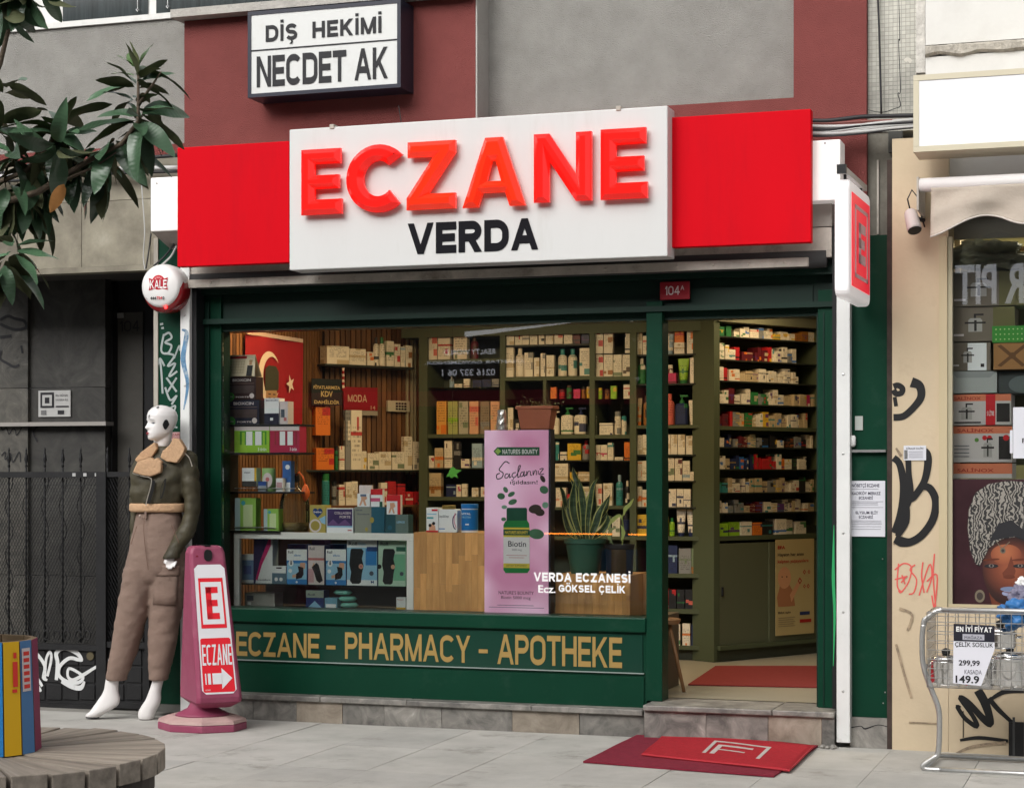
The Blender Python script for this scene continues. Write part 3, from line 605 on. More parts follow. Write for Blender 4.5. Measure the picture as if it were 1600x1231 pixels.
# ---- shopfront
sf = thing('shopfront', 'dark green pharmacy shopfront with display window and open doorway', 'shopfront',FA,(at(700,1100,.1)[0],.1,0))
YS = .10; YGL = .15
TOP = at(800,432,YS)[2]
xa,xb = at(303,700,YS)[0],at(1305,700,YS)[0]
zwt,zwb = at(676,508.5,YS)[2],at(676,957,YS)[2]
xw0,xw1,xm = at(342,700,YS)[0],at(1010,700,YS)[0],at(1035,700,YS)[0]
xd = at(1278,700,YS)[0]; zdt = at(1156,491,YS)[2]
zst = at(676,1093,.06)[2]     # top of stone ledge
ztr = at(800,432,YS)[2]
def fpart(nm,x0_,x1_,ya,yb,z0_,z1_,mt=green,bev=0,**k):
    b = MB(); b.box(x0_,x1_,ya,yb,z0_,z1_,mt); o = part(nm,b,sf,**k)
    if bev: bevel(o,bev)
    return o
fpart('jamb',xa,xw0 - .001,YS + .03,.25,zst,zwt + .2,green)
fpart('jamb_moulding',xa + .02,at(325,700,YS)[0],YS + .012,YS + .03,zst,zwt + .18,green_dk)
fpart('transom',xw0,xb,YS + .05,.28,zwt,zwt + .32,green_dk)
fpart('jamb_head',xa,xw0 - .001,YS + .031,.25,zwt + .2,zwt + .33,green_dk)
fpart('transom_moulding',xa,xb,YS - .02,YS + .019,at(676,497,YS)[2] + .0,at(676,489,YS)[2],green_dk)
b = MB(); b.pbox(1037,448,1270,484,YS + .04,YS + .049,green_dk); part('transom_panel',b,sf)
fpart('mullion',xw1,xm,YS - .005,.24,.19,zwt + .1,green,.004)
fpart('window_sill',xw0 - .05,xw1 - .001,YS - .015,.3,at(676,979,YS)[2],zwb,green,.006)
fpart('bulkhead',xw0 - .1,xw1 - .001,YS + .012,.28,zst,at(676,979,YS)[2] - .001,green)
b = MB(); b.pbox(366,983,1004,1041,YS + .004,YS + .012,M('green_lettering_board',(.003,.036,.022),.3,coat=.3)); part('lettering_board',b,sf)
b = MB(); b.pbox(350,1040,1006,1041.6,YS - .003,YS + .012,M('silver_trim',(.25,.3,.28),.4)); part('trim',b,sf)
b = MB(); b.pbox(345,1046,1006,1094,YS + .002,YS + .012,green); part('kick_board',b,sf)
fpart('door_jamb',xd,at(1302,700,YS)[0],YS,0.32,.19,zdt + .12,green,.003)
fpart('door_jamb_groove',at(1286,700,YS)[0],at(1288,700,YS)[0],YS - .004,YS,.2,zdt,green_dk)
fpart('door_lining',xd - .012,xd - .0005,YS + .03,.3,.19,zdt,green_dk)
b = MB(); a = FA.rect(342,508.5,1010,957,YGL); b.box(xw0 + .001,xw1 - .001,YGL,YGL + .006,zwb + .001,zwt - .001,glassm); part('window_pane',b,sf)
gold = M('gold_lettering',(.36,.235,.075),.45,.2)
for body,x0_,x1_,y0_,y1_ in (('ECZANE',369,499,988,1026),('-',510,524,1008,1012),('PHARMACY',539,735,990,1032),('-',748,762,1014,1018),('APOTHEKE',777,972,993,1040)):
    b = MB(); b.pblock(body,x0_,y0_,x1_,y1_,YS + .0025,gold,wt=.185,gap=.09) if len(body) > 1 else b.pbox(x0_,y0_,x1_,y1_ + 2,YS + .002,YS + .004,gold); part('lettering',b,sf,label='gold word "%s"' % body if len(body) > 1 else None)
# white lettering on the window pane
vin = M('white_vinyl',(.85,.85,.85),.5,emis=None)
b = MB(); b.pblock('VERDA ECZANESİ',834,895,985,909,YGL - .002,vin,wt=.24); part('lettering',b,sf,label='white words on the window pane')
b = MB(); b.ptext('Ecz.',841,914,868,926,YGL - .002,vin,bold=.02); b.pblock('GÖKSEL ÇELİK',873,914,977,925.5,YGL - .002,vin,wt=.23); part('lettering',b,sf,label='smaller white words below on the window pane')
# stone base: tiles and ledges
stone = marble_mat('weathered_marble',(.10,.095,.088),(.26,.245,.22),8,.7,.5,(.40,.38,.34))
stoneb = marble_mat('warm_weathered_marble',(.16,.13,.10),(.29,.25,.20),7,.6,.5,(.32,.3,.27))
for k,(a,c) in enumerate(((300,395),(395,463),(463,535),(535,600),(600,690),(690,800),(800,905),(905,1006))):
    b = MB(); A,B = at(a,1110,.02)[0],at(c,1110,.02)[0]; b.box(A + .0015,B - .0015,.02 + random.uniform(0,.004),.3,-.01,zst - .035,stoneb if k in (2,6) else stone); part('stone_tile',b,sf)
for k,(a,c) in enumerate(((300,500),(500,635),(635,830),(830,1004))):
    b = MB(); A,B = at(a,1090,0)[0],at(c,1090,0)[0]; b.box(A + .001,B - .001,-.004 + random.uniform(0,.005),.3,zst - .033,zst - .002,stone); bevel(part('stone_ledge',b,sf),.004)
ZT = .19
for k,(a,c) in enumerate(((1006,1103),(1103,1200),(1200,1284),(1284,1304))):
    b = MB(); A,B = at(a,1130,-.06)[0],at(c,1130,-.06)[0]; b.box(A + .0015,B - .0015,-.06 + random.uniform(0,.004),.3,-.01,ZT - .034,stoneb if k == 2 else stone); part('stone_tile',b,sf)
for k,(a,c) in enumerate(((1004,1206),(1206,1303))):
    b = MB(); A,B = at(a,1100,-.085)[0],at(c,1100,-.085)[0]; b.box(A + .001,B - .001,-.085 + .006 * k,.32,ZT - .032,ZT - .001,stone); bevel(part('threshold',b,sf),.006)
# rubble at the step foot
b = MB(); rr = random.Random(3)
for i in range(26):
    px = rr.uniform(1008,1040) if i < 14 else rr.uniform(1278,1304); py = rr.uniform(1128,1146) if i < 14 else rr.uniform(1162,1170); q = ground(px,py); r = rr.uniform(.006,.02)
    b.lathe([(r * .5,-.004),(r,r * .4),(r * .6,r)],(q[0],q[1],0),stone,5)
solo('broken_stone',b,None,None,kind='stuff')

# ---- shutter housing above the opening
sh = thing('shutter_housing', 'grimy beige shutter channel with rivets under the big sign', 'shutter',FA,(at(800,430,0)[0],0,2.4))
grime = M('grimy_beige_metal',(.46,.42,.37),.5,var=.25,vs=7,dirt=(.10,.08,.06),da=.7,ds=5)
zr0,zr1 = at(800,432,-.05)[2],at(800,419,-.05)[2]
b = MB(); b.box(xa,at(1265,430,0)[0],-.05,-.02,zr0,zr1,grime); ch_ = part('riveted_rail',b,sh)
for k in range(17):
    px = 330 + k * 56; q = at(px,430 - (px - 800) * .04 + 0,-.05); b = MB(); b.lathe([(.009,0),(.007,.003),(.002,.005)],(0,0,0),grime,8); b.v = [(q[0] + v[0],-.05 - v[2],(zr0 + zr1) / 2 + v[1]) for v in b.v]; part('rivet',b,ch_)
b = MB(); b.box(xa,at(1300,430,0)[0],-.015,.09,zr1 + .002,zr1 + .16,grime); part('housing',b,sh)
b = MB(); b.box(xa,xb,.06,.095,ztr - .05,zr1 + .0,green_dk); part('head_board',b,sh)
b = MB(); b.box(xa,xb,-.018,.24,zr1 + .165,zb + .5,M('housing_top',(.3,.28,.25),.7)); part('back_board',b,sh)
b = MB(); b.tube([(xa + .03,.025,zr0 + .05),(xb - .03,.025,zr0 + .05)],.055,M('rolled_shutter',(.05,.05,.05),.5),12); part('rolled_shutter',b,sh,smooth=True)

# ---- white guide rails
for (a,c,lab,y1_,Y) in ((281.5,296, 'white shutter guide rail with blue spray marks left of the shopfront',1120,-.03),(1307,1328, 'white shutter guide rail right of the doorway',1160,-.05)):
    t = thing('guide_rail',lab, 'rail',FA,(at(a,y1_,Y)[0],Y,0),group='shutter guide rails')
    z0 = at((a + c) / 2,y1_,Y)[2]; z1 = at(a,350,Y)[2]
    b = MB(); b.box(at(a,700,Y)[0],at(c,700,Y)[0],Y,.09,max(z0,.01),z1,railmat); bevel(part('channel',b,t),.004)
    b = MB(); 
    e = at(c,700,Y)[0]
    if a < 500: b.box(e + .001,e + .03,0,.1,.02,z1,black); part('inner_seal',b,t)
    else:
        e = at(a,700,Y)[0]; b.box(e - .03,e - .001,0,.1,.2,z1,black); part('inner_seal',b,t)
    for k in range(6):
        z = .3 + k * .42; b = MB(); b.lathe([(.008,0),(.006,.003),(.001,.004)],(0,0,0),steel,8); xm_ = (at(a,700,Y)[0] + at(c,700,Y)[0]) / 2; b.v = [(xm_ + v[0],Y - v[2],z + v[1]) for v in b.v]; part('screw',b,t)
    b = MB()
    if a < 500:
        bl = M('blue_spray',(.10,.22,.36),.7,var=.5,vs=20,dirt=(.5,.52,.52),da=.8,ds=18)
        b.pribbon([(284,515),(292,522),(286,560),(293,600),(287,640)],[2,6,8,5,2],Y - .001,bl); b.pribbon([(289,520),(285,552)],[1,3],Y - .0015,bl); part('spray_mark',b,t)
    else:
        gs = M('green_spray',(.02,.30,.10),.6)
        q = at(1303,960,-.002); b = MB(); b.pribbon([(1303,820),(1302,900),(1304,960),(1302,1040)],[1,5,4,1],-.004,gs); part('spray_mark',b,t)

# ================================================================== right of the pharmacy
rp = thing('green_side_panel', 'dark green side panel with posted duty list right of the doorway', 'wall panel',FA,(at(1358,1120,.02)[0],.02,0))
b = MB(); b.pbox(1329,368,1388,1120,.02,.2,green); part('panel',b,rp)
b = MB(); b.pbox(1326,702.5,1384,706.5,-.015,.019,steel); part('bar',b,rp)
b = MB(); b.pbox(1336,650,1348,672,.012,.019,C('faded_label')); part('sticker',b,rp)
b = MB(); q = at(1332,689,.0); b.lathe([(.012,-.03),(.018,-.02),(.018,.02),(.012,.03)],q,white,10); part('door_bell',b,rp,smooth=True)
for px,py in ((1379,873),(1383,1081),(1380,1098),(1337,690)):
    b = MB(); q = at(px,py,.018); b.box(q[0] - .003,q[0] + .003,.015,.019,q[2] - .003,q[2] + .003,steel); part('screw',b,rp)
b = MB(); b.pbox(1328,1121,1390,1182,.0,.2,stone); part('stone_foot',b,rp)
b = MB(); b.pribbon([(1330,1136),(1345,1134),(1352,1138),(1372,1132),(1390,1136)],[2,1,2.5,1,1.5],-.0015,ink); part('crack',b,rp)
b = MB(); b.pbox(1386,250,1394,1182,-.01,.2,M('dark_gap',(.05,.035,.03),.9,var=.4,vs=12)); part('joint',b,rp)
pa = thing('duty_list_sheet', 'white printed sheet of duty pharmacies taped to the green side panel', 'paper',FA,(at(1356,838,.012)[0],.012,at(1356,838,.012)[2]))
paper = M('white_paper',(.62,.63,.68),.7)
b = MB(); b.pbox(1327,751,1383,838,.012,.0135,paper); part('sheet',b,pa)
b = MB(); Yp = .0105
for tx,y0_,y1_,x0_,x1_ in (('NÖBETÇİ ECZANE',754,762,1331,1374),('KADIKÖY MERKEZ',767,773,1331,1376),('ECZANESİ',774,780,1342,1364),('ELYSIUM ELİT',797,803,1337,1372),('ECZANESİ',804,810,1342,1364)): b.ptext(tx,x0_,y0_,x1_,y1_,Yp,M('sheet_ink',(.10,.10,.13),.7),bold=.02)
for y in (763.5,783,785.5,788,792,813,815.5,818,822,826): b.pbox(1330,y,1380 - (y * 7 % 9),y + .8,Yp,Yp + .001,M('sheet_fine_print',(.3,.3,.34),.7))
part('print',b,pa)

# beige column + right shop
beige = M('beige_wall_paint',(.54,.44,.305),.75,var=.07,vs=3,bump=.15,bs=30,dirt=(.33,.25,.17),da=.5,ds=3,thr=.58)
rb = thing('neighbour_shop_front', 'beige painted shop wall with graffiti and display window', 'shop front',FA,(at(1500,1190,-.02)[0],-.02,0))
YR = -.03
b = MB(); b.pbox(1394,215,1482,1190,YR,.3,beige); part('column',b,rb)
b = MB(); b.pbox(1482.5,950,1720,1192,YR - .005,.3,beige); part('lower_wall',b,rb)
b = MB(); b.pbox(1467,370,1480,951,YR - .02,YR - .001,M('beige_frame',(.50,.42,.27),.5)); part('window_frame',b,rb)
b = MB(); b.pbox(1480.5,370,1488,948,YR - .008,YR + .05,M('beige_frame_inner',(.40,.36,.25),.5)); part('window_frame',b,rb)
b = MB(); b.pbox(1482,946,1720,953,YR - .012,YR + .02,M('beige_frame',0)); part('window_sill',b,rb)
b = MB(); b.pbox(1480,345,1720,948,.002,.008,glassm); part('window_pane',b,rb)
b = MB(); b.pbox(1482,345,1500,950,.31,.33,beige); b.box(at(1482,700,.31)[0],at(1482,700,.31)[0] + .02,.335,1.3,.5,3.0,beige); b.box(at(1482,700,.31)[0],3.2,.05,1.3,3.0,3.05,beige); part('inner_reveal',b,rb)
b = MB(); b.pbox(1440,280,1900,960,1.3,1.35,M('shop_back_wall',(.30,.30,.16),.8)); part('back_wall',b,rb)
b = MB(); q = at(1480,945,.3); b.box(at(1488,900,.25)[0],3,.05,1.3,q[2] - .03,q[2],M('shop_shelf',(.3,.3,.3),.6)); part('window_floor',b,rb)
b = MB(); b.pbox(1483,1187,1720,1199,YR - .02,YR,M('grey_skirting',(.2,.19,.18),.8)); part('skirting',b,rb)
b = MB(); b.pbox(1576,1128,1600,1188,YR - .03,YR - .006,black); b.pbox(1582,1120,1586,1190,YR - .034,YR - .031,M('dark_grey',(.05,.05,.05),.6)); part('black_box',b,rb)
bs_ = M('black_spray_paint',(.012,.012,.013),.45)
fade = M('faded_spray_paint',(.22,.17,.12),.8,dirt=(.5,.38,.25),da=.8,ds=15,thr=.45)
b = MB(); yg = YR - .0015
for pts,w_,m_ in (([(1396,604),(1403,602),(1410,607),(1408,614),(1400,615),(1396,609)],8,bs_),([(1396,628),(1402,627)],13,bs_),
    ([(1396,652),(1412,650),(1428,636),(1439,620),(1437,603),(1424,597)],[8,8,8,9,10,12],bs_),
    ([(1396,715),(1406,726),(1412,760),(1408,800),(1396,832)],[8,8,9,9,6],bs_),([(1396,850),(1404,838),(1412,812)],[3,7,5],fade),
    ([(1419,714),(1420,740),(1423,770),(1416,790),(1420,742)],8,bs_),([(1419,716),(1430,706),(1446,706),(1450,722),(1444,752),(1428,776),(1420,782)],[8,7,9,9,8,8,5],bs_),
    ([(1436,760),(1452,762),(1462,782),(1458,810),(1442,834),(1424,846),(1408,846),(1398,842)],[7,9,9,9,9,9,12,8],bs_),([(1416,790),(1414,815),(1402,838)],[8,10,6],bs_),([(1400,700),(1408,712)],[3,5],fade),
    ([(1400,1006),(1412,1050),(1424,1090)],4,fade),([(1405,950),(1425,960),(1418,985)],4,fade),([(1420,1128),(1470,1130)],2,fade)):
    b.pribbon(pts,w_ if m_ is fade else ([q_ * 1.35 for q_ in w_] if isinstance(w_,list) else w_ * 1.15),yg,m_); yg -= .0004; part('graffiti',b,rb); b = MB()
pk = C('pink_marker',(215,90,85),.6)
b = MB(); yg = YR - .0015
for pts in ([(1404,880),(1402,915),(1410,925)],[(1398,890),(1412,880),(1424,886),(1420,908),(1408,925),(1404,922)],[(1398,905),(1418,900)],[(1430,882),(1422,890),(1432,905),(1428,925),(1420,928)],[(1442,878),(1440,900),(1444,926)],[(1436,930),(1452,882),(1456,900),(1448,925)],[(1460,865),(1458,900),(1462,948)],[(1448,908),(1464,898),(1460,948),(1456,930)],[(1409,898),(1414,912)],[(1408,910),(1416,900)]):
    b.pribbon(pts,2.2,yg,pk); yg -= .0003
part('graffiti',b,rb,label='pink scribbled tag on the column')
b = MB(); yg = YR - .0065
for pts,w_,m_ in (([(1500,1106),(1496,1104),(1508,1122),(1526,1134),(1520,1118),(1500,1090),(1512,1096),(1536,1122),(1548,1130),(1540,1100),(1528,1078)],[7,7,7,8,7,7,9,11,10,14,14],bs_),([(1545,1090),(1560,1108),(1588,1134)],[8,8,5],bs_),([(1548,1092),(1570,1080),(1600,1078)],[5,8,9],bs_),([(1500,1156),(1530,1152),(1575,1157)],[4,6,5],bs_),([(1488,1180),(1520,1166),(1572,1160)],[3,5,6],fade),([(1505,1110),(1505,1152)],1.5,bs_)):
    b.pribbon(pts,w_,yg,m_); yg -= .0006
part('graffiti',b,rb,label='black tag on the lower wall behind the cart')
t = thing('notice_card', 'small white notice card taped to the beige column above the black graffiti', 'notice',FA,(at(1430,718,YR)[0],YR,at(1430,718,YR)[2]))
b = MB(); b.pbox(1412,696,1447,719,YR - .006,YR - .004,paper); part('card',b,t)
b = MB(); b.ptext('KİRALIK DAİRE',1416,698,1443,702,YR - .0075,ink)
for y in (705,708,711,714): b.pbox(1420,y,1442,y + 1,YR - .0075,YR - .007,M('sheet_fine_print',0))
b.pbox(1413,703,1418,717,YR - .0075,YR - .007,M('mid_grey_print',0)); part('print',b,t)

# mosaic column and white facade, top right
YM = .14
mos = tile_mat('glass_mosaic',(.46,.45,.39),(.24,.235,.21),.0225,.0225)
rt = thing('mosaic_pier', 'grey mosaic tiled pier with peeling edge between the two buildings', 'pier',FA,(at(1400,190,YM)[0],YM,3.0))
b = MB(); b.box(xr + .001,at(1432,100,YM)[0],YM,.6,at(1400,205,YM)[2],zt,mos); part('tiled_face',b,rt)
b = MB(); b.box(at(1432,100,YM)[0],at(1446,100,YM)[0],YM - .02,.6,at(1440,115,YM)[2],zt,M('peeling_plaster',(.55,.53,.49),.9,var=.3,vs=14,bump=1,bs=40)); part('plaster_edge',b,rt)
b = MB(); b.pribbon([(1404,-10),(1406,60),(1404,66),(1407,140),(1403,146),(1407,165),(1398,170),(1378,176),(1356,172)],[.8,1.2,1,1.4,1,1.6,1,1.2,.8],YM - .001,ink); b.pribbon([(1414,96),(1418,93),(1424,97)],6,YM - .0012,M('chipped_tile',(.55,.53,.47),.8)); part('crack',b,rt)
b = MB(); b.pbox(1353,178,1432,192,YM - .015,YM,M('pier_sill',(.27,.26,.23),.8,var=.3,vs=10)); part('sill',b,rt)
b = MB(); b.pbox(1300,193,1396,372,YM + .01,YM + .05,M('grimy_backing',(.16,.15,.125),.8,var=.35,vs=9)); part('backing_panel',b,rt)
for px in (1336,1352,1370): b = MB(); b.pbox(px,250,px + 3,366,YM - .004,YM + .009,grime); part('batten',b,rt)
b = MB(); b.pbox(1388,205,1410,238,YM - .04,YM,M('junction_box',(.06,.06,.055),.7)); part('junction_box',b,rt)
wf = thing('white_facade', 'peeling white rendered facade above the blank sign', 'building',FA,(at(1520,100,.02)[0],.02,3.2))
wr = M('flaking_white_render',(.68,.67,.64),.9,var=.05,vs=2,bump=.15,bs=20,dirt=(.5,.48,.44),da=.4,ds=1.3)
zj = at(1520,66,.02)[2]
b = MB(); b.box(at(1446,50,.02)[0],3.5,.02,.5,zj,zt,wr); part('upper_render',b,wf)
b = MB(); b.box(at(1446,50,.035)[0],3.5,.035,.5,2.9,zj - .06,wr); part('lower_render',b,wf)
# rough broken ledge
b = MB(); n_ = 60; xa_ = at(1446,60,.02)[0]; vs = []; fs = []
for i in range(n_ + 1):
    x = xa_ + 2.2 * i / n_; zz = zj - .012 + .014 * noise.noise((x * 12,1,0)); z2 = zj - .06 + .02 * noise.noise((x * 9,5,0)); yy_ = .005 + .012 * noise.noise((x * 14,9,0))
    vs += [(x,.034,zj + .002),(x,yy_,zz),(x,yy_ + .004,z2 + .012),(x,.034,z2)]
for i in range(n_):
    for k in range(3): fs.append((i * 4 + k,i * 4 + k + 1,i * 4 + k + 5,i * 4 + k + 4))
b.add(vs,fs,M('broken_render',(.42,.39,.34),.95,var=.4,vs=25,bump=.8,bs=60)); part('broken_ledge',b,wf)
# dark recess below blank sign
b = MB(); b.pbox(1394,205,1720,372,.26,.3,M('recess_grey',(.17,.165,.15),.9,var=.2)); part('recess',b,wf)

# ================================================================== SIGNS
# long white light box behind the red and white boards
t = thing('light_box', 'white light box showing at both ends of the red sign board', 'light box',FA,(at(800,360,-.12)[0],-.12,2.5))
wl = M('lit_acrylic',(.80,.79,.77),.3,emis=(1,.97,.93),es=.12)
YB = -.14
s0,s1 = at(235,320,YB)[0],at(1313,280,YB)[0]
zb0,zb1 = at(256,361,YB)[2],at(256,277,YB)[2]
b = MB(); b.box(s0,s1,YB,.02,zb0,zb1,wl); bevel(part('body',b,t),.006)
b = MB(); b.add([(s0,YB + .01,zb0 - .001),(s0 + .9,YB + .01,zb0 - .001),(s0 + .9,.09,zb0 - .001),(s0,.09,zb0 - .001),(s0 + .05,.05,zb0 - .10),(s0 + .9,.05,zb0 - .12),(s0 + .9,.09,zb0 - .12),(s0 + .05,.09,zb0 - .10)],
      [(0,1,5,4),(1,2,6,5),(2,3,7,6),(3,0,4,7),(4,5,6,7)],M('tray_underside',(.33,.30,.27),.7,var=.2,vs=6)); part('underside_tray',b,t)
for px,py in ((245,287),(1289,224)):
    q = at(px,py,YB); b = MB(); b.lathe([(.005,0),(.001,.004)],(0,0,0),C('rivet_grey'),8); b.v = [(q[0] + v[0],YB - v[2],q[2] + v[1]) for v in b.v]; part('rivet',b,t)
for lab,(a,c) in (('plain red sign board left of the white name board',(277,452)),('plain red sign board right of the white name board',(1044,1267))):
    YP = -.21
    m = (a + c) / 2; zt_ = at(452,219.5,YP)[2]; zb_ = at(452,411,YP)[2]
    zt_ = (at(277,231,YP)[2] + at(1267,170.5,YP)[2]) / 2; zb_ = (at(277,417,YP)[2] + at(1267,378.5,YP)[2]) / 2
    b = MB(); b.box(at(a,300,YP)[0],at(c,300,YP)[0] - .001,YP,YB - .004,zb_,zt_,signred)
    bevel(solo('red_board',b,lab, 'sign board',(at(m,300,YP)[0],YP,zb_),group='red boards of the pharmacy sign'),.004)
YN = -.31
zt_ = (at(452,203,YN)[2] + at(1043,165,YN)[2]) / 2; zb_ = (at(452,423,YN)[2] + at(1043,400,YN)[2]) / 2
ns_ = thing('name_sign', 'white pharmacy name board with raised glowing red letters above the window', 'sign',FA,(at(747,400,YN)[0],YN,zb_))
signw = M('sign_white',(.60,.605,.60),.45,var=.015,vs=2,spec=.2,dirt=(.47,.46,.43),da=.45,ds=1.4,stretch=(4,4,.5),thr=.54)
b = MB(); b.box(at(452,300,YN)[0],at(1043,300,YN)[0],YN,YB - .01,zb_,zt_,signw); bevel(part('board',b,ns_),.006)
letr = M('glowing_red_acrylic',(.85,.012,.010),.12,emis=(1,.012,.006),es=.24,coat=.5)
letro = M('glowing_orange_acrylic',(.87,.025,.008),.1,emis=(1,.035,.005),es=.26,coat=.5)
def chamfer_letter(loops,x0,y0,x1,y1,m):
    """loops in a unit square (x right, z up) -> raised letter with broad chamfers"""
    cu = bpy.data.curves.new('l', 'CURVE'); cu.dimensions = '2D'; cu.fill_mode = 'BOTH'
    a,c,z0,z1 = FA.rect(x0,y0,x1,y1,YN)
    for lp in loops:
        sp = cu.splines.new('POLY'); sp.points.add(len(lp) - 1); sp.use_cyclic_u = True
        for i,(u,v) in enumerate(lp): sp.points[i].co = (a + u * (c - a),z0 + v * (z1 - z0),0,1)
    cu.extrude = .012; cu.bevel_depth = .028; cu.bevel_resolution = 0; cu.offset = -.028
    o = bpy.data.objects.new('l',cu); COL.objects.link(o); dg = bpy.context.evaluated_depsgraph_get(); me = o.evaluated_get(dg).to_mesh()
    mb = MB(); mb.add([(v.co.x,YN - .034 - v.co.z,v.co.y) for v in me.vertices],[tuple(p.vertices) for p in me.polygons],m)
    o.evaluated_get(dg).to_mesh_clear(); bpy.data.objects.remove(o); bpy.data.curves.remove(cu)
    ob = part('letter',mb,ns_); smooth_angle(ob,25); return ob
tE = .27
Ep = [(0,0),(1,0),(1,.23),(.33,.23),(.33,.39),(.93,.39),(.93,.60),(.33,.60),(.33,.77),(.97,.77),(.97,1),(0,1)]
Zp = [(0,0),(1,0),(1,.23),(.44,.23),(1,.82),(1,1),(.02,1),(.02,.77),(.55,.77),(0,.18)]
Ap = [(0,0),(.25,0),(.32,.20),(.68,.20),(.75,0),(1,0),(.64,1),(.36,1)]
Ah = [(.385,.37),(.615,.37),(.53,.66),(.47,.66)]
Np = [(0,0),(.27,0),(.27,.60),(.73,0),(1,0),(1,1),(.73,1),(.73,.40),(.27,1),(0,1)]
Cp = [(.52 + .52 * math.cos(R(a)) * 1.0,.5 + .5 * math.sin(R(a))) for a in range(42,319,9)] + [(.52 + .26 * math.cos(R(a)) * .93,.5 + .26 * math.sin(R(a))) for a in range(318,41,-9)]
for lp,x0_,y0_,x1_,y1_,m_ in (([Ep],476,235,539,337,letr),([Cp],546,228,642,334,letr),([Zp],640,223,716,329,letro),([Ap,Ah],727,217,825,325,letro),([Np],838,210,928,317,letr),([Ep],942,203,1015,313,letr)):
    o = chamfer_letter(lp,x0_,y0_,x1_,y1_,m_)
b = MB(); b.pblock('VERDA',637,345,841,394,YN - .003,M('black_letter',(.006,.006,.009),.6,spec=.1),wt=.26,gap=.09); part('lettering',b,ns_)
for px,py in ((521,196),(968,167)):
    q = at(px,py,YN + .02); b = MB(); b.box(q[0] - .014,q[0] + .014,YN - .006,YN + .06,zt_ - .012,zt_ + .014,M('clip_metal',(.42,.38,.33),.5)); bevel(part('clip',b,ns_),.003)
b = MB(); q = at(628,190,-.2); b.tube([(q[0],-.2,zt_ - .01),(q[0] - .01,-.2,q[2] + .03),(q[0] - .02,-.2,q[2] + .09)],.003,black,5); solo('wire_stub',b, 'short black wire standing up behind the white name board', 'wire',(q[0],-.2,zt_ - .01))

# dentist's sign
YD = -.10
ds = thing('dentist_sign', 'white dentist light sign in a black frame on the red pillar', 'sign',FA,(at(506,146,YD)[0],YD,at(506,146,YD)[2]))
zD1,zD0 = at(506,9,YD)[2],at(506,145,YD)[2]; xD0,xD1 = at(387,80,YD)[0],at(626,80,YD)[0]; fw = .022
fr_ = M('navy_black_frame',(.018,.02,.035),.35)
b = MB(); b.box(xD0 + fw,xD1 - fw,YD + .004,YD + .17,zD0 + fw,zD1 - fw,M('sign_panel',(.62,.63,.62),.4,dirt=(.35,.3,.25),da=.35,ds=4,thr=.6)); part('panel',b,ds)
for bx in ((xD0,xD1,zD1 - fw,zD1),(xD0,xD1,zD0,zD0 + fw),(xD0,xD0 + fw,zD0 + fw + .001,zD1 - fw - .001),(xD1 - fw,xD1,zD0 + fw + .001,zD1 - fw - .001)):
    b = MB(); b.box(bx[0],bx[1],YD,YD + .2,bx[2],bx[3],fr_); part('frame_bar',b,ds)
b = MB(); b.pblock('DİŞ  HEKİMİ',415,33,596,59,YD + .001,ink,wt=.23,gap=.16); part('lettering',b,ds,label='upper line of black capitals')
b = MB(); b.pblock('NECDET AK',401,81,606,130,YD + .001,ink,wt=.21,gap=.09); part('lettering',b,ds,label='lower line of larger black capitals')
b = MB(); b.box(xD0 + fw,xD1 - fw,YD + .001,YD + .003,at(506,71,YD)[2] - .004,at(506,71,YD)[2] + .004,ink); part('dividing_line',b,ds)

# round alarm siren
YK = -.14
ks = thing('alarm_siren', 'round white alarm siren with red emblem beside the red sign', 'alarm',FA,(at(250,450,YK)[0],YK,at(250,450,YK)[2]))
q = at(251,447,YK); rK = .122
def facing(b,q,y,f=1):    # turns a lathe made at the origin towards the street
    b.v = [(q[0] + v[0],y - v[2] * f,q[2] + v[1]) for v in b.v]; return b
shell = M('siren_white',(.74,.73,.72),.35)
b = MB(); b.lathe([(rK * .97,-.15),(rK * 1.08,-.12),(rK * 1.10,-.04),(rK * 1.03,0),(rK * .9,.014),(rK * .3,.02),(.001,.02)],(0,0,0),shell,40); facing(b,q,YK); part('shell',b,ks,smooth=True)
b = MB(); b.lathe([(rK * 1.02,-.14),(rK * 1.10,-.11),(rK * 1.11,-.035),(rK * 1.0,-.005)],(0,0,0),M('red_lens',(.22,.008,.012),.15,coat=.5),36); facing(b,(q[0] + .004,0,q[2] - .022),YK); part('strobe_lens',b,ks,smooth=True)
rd = C('emblem_red'); yk = YK - .0215
b = MB(); b.disc(q[0] - .004,q[2] + .02,.044,yk + .001,rd,28); em = b
zc = q[2] + .008
b.poly([(q[0] - .068,zc - .035),(q[0] - .06,zc),(q[0] - .068,zc + .040),(q[0] - .03,zc + .028),(q[0] + .022,zc + .028),(q[0] + .060,zc + .040),(q[0] + .052,zc),(q[0] + .060,zc - .035),(q[0] + .022,zc - .026),(q[0] - .03,zc - .026)],yk,C('emblem_band'))
b.block('KALE',q[0] - .058,q[0] + .052,zc - .024,zc + .026,yk - .0015,white,wt=.18)
for k in range(4): b.disc(q[0] - .022 + k * .012,q[2] + .043 + (.006 if k in (1,2) else 0),.006,yk - .001,C('emblem_pale'),10)
b.text('444',q[0] - .058,q[0] - .018,q[2] - .082,q[2] - .064,yk,ink,bold=.03); b.text('724',q[0] - .015,q[0] + .022,q[2] - .082,q[2] - .064,yk,rd,bold=.03); b.text('0',q[0] + .024,q[0] + .036,q[2] - .082,q[2] - .064,yk,ink,bold=.03); part('print',b,ks)
b = MB(); b.lathe([(.009,0),(.007,.006),(.001,.008)],(0,0,0),M('red_led',(1,.02,.02),.3,emis=(1,.02,.02),es=6),10); facing(b,(q[0] + .035,0,q[2] - .128),YK + .0); part('lamp',b,ks)
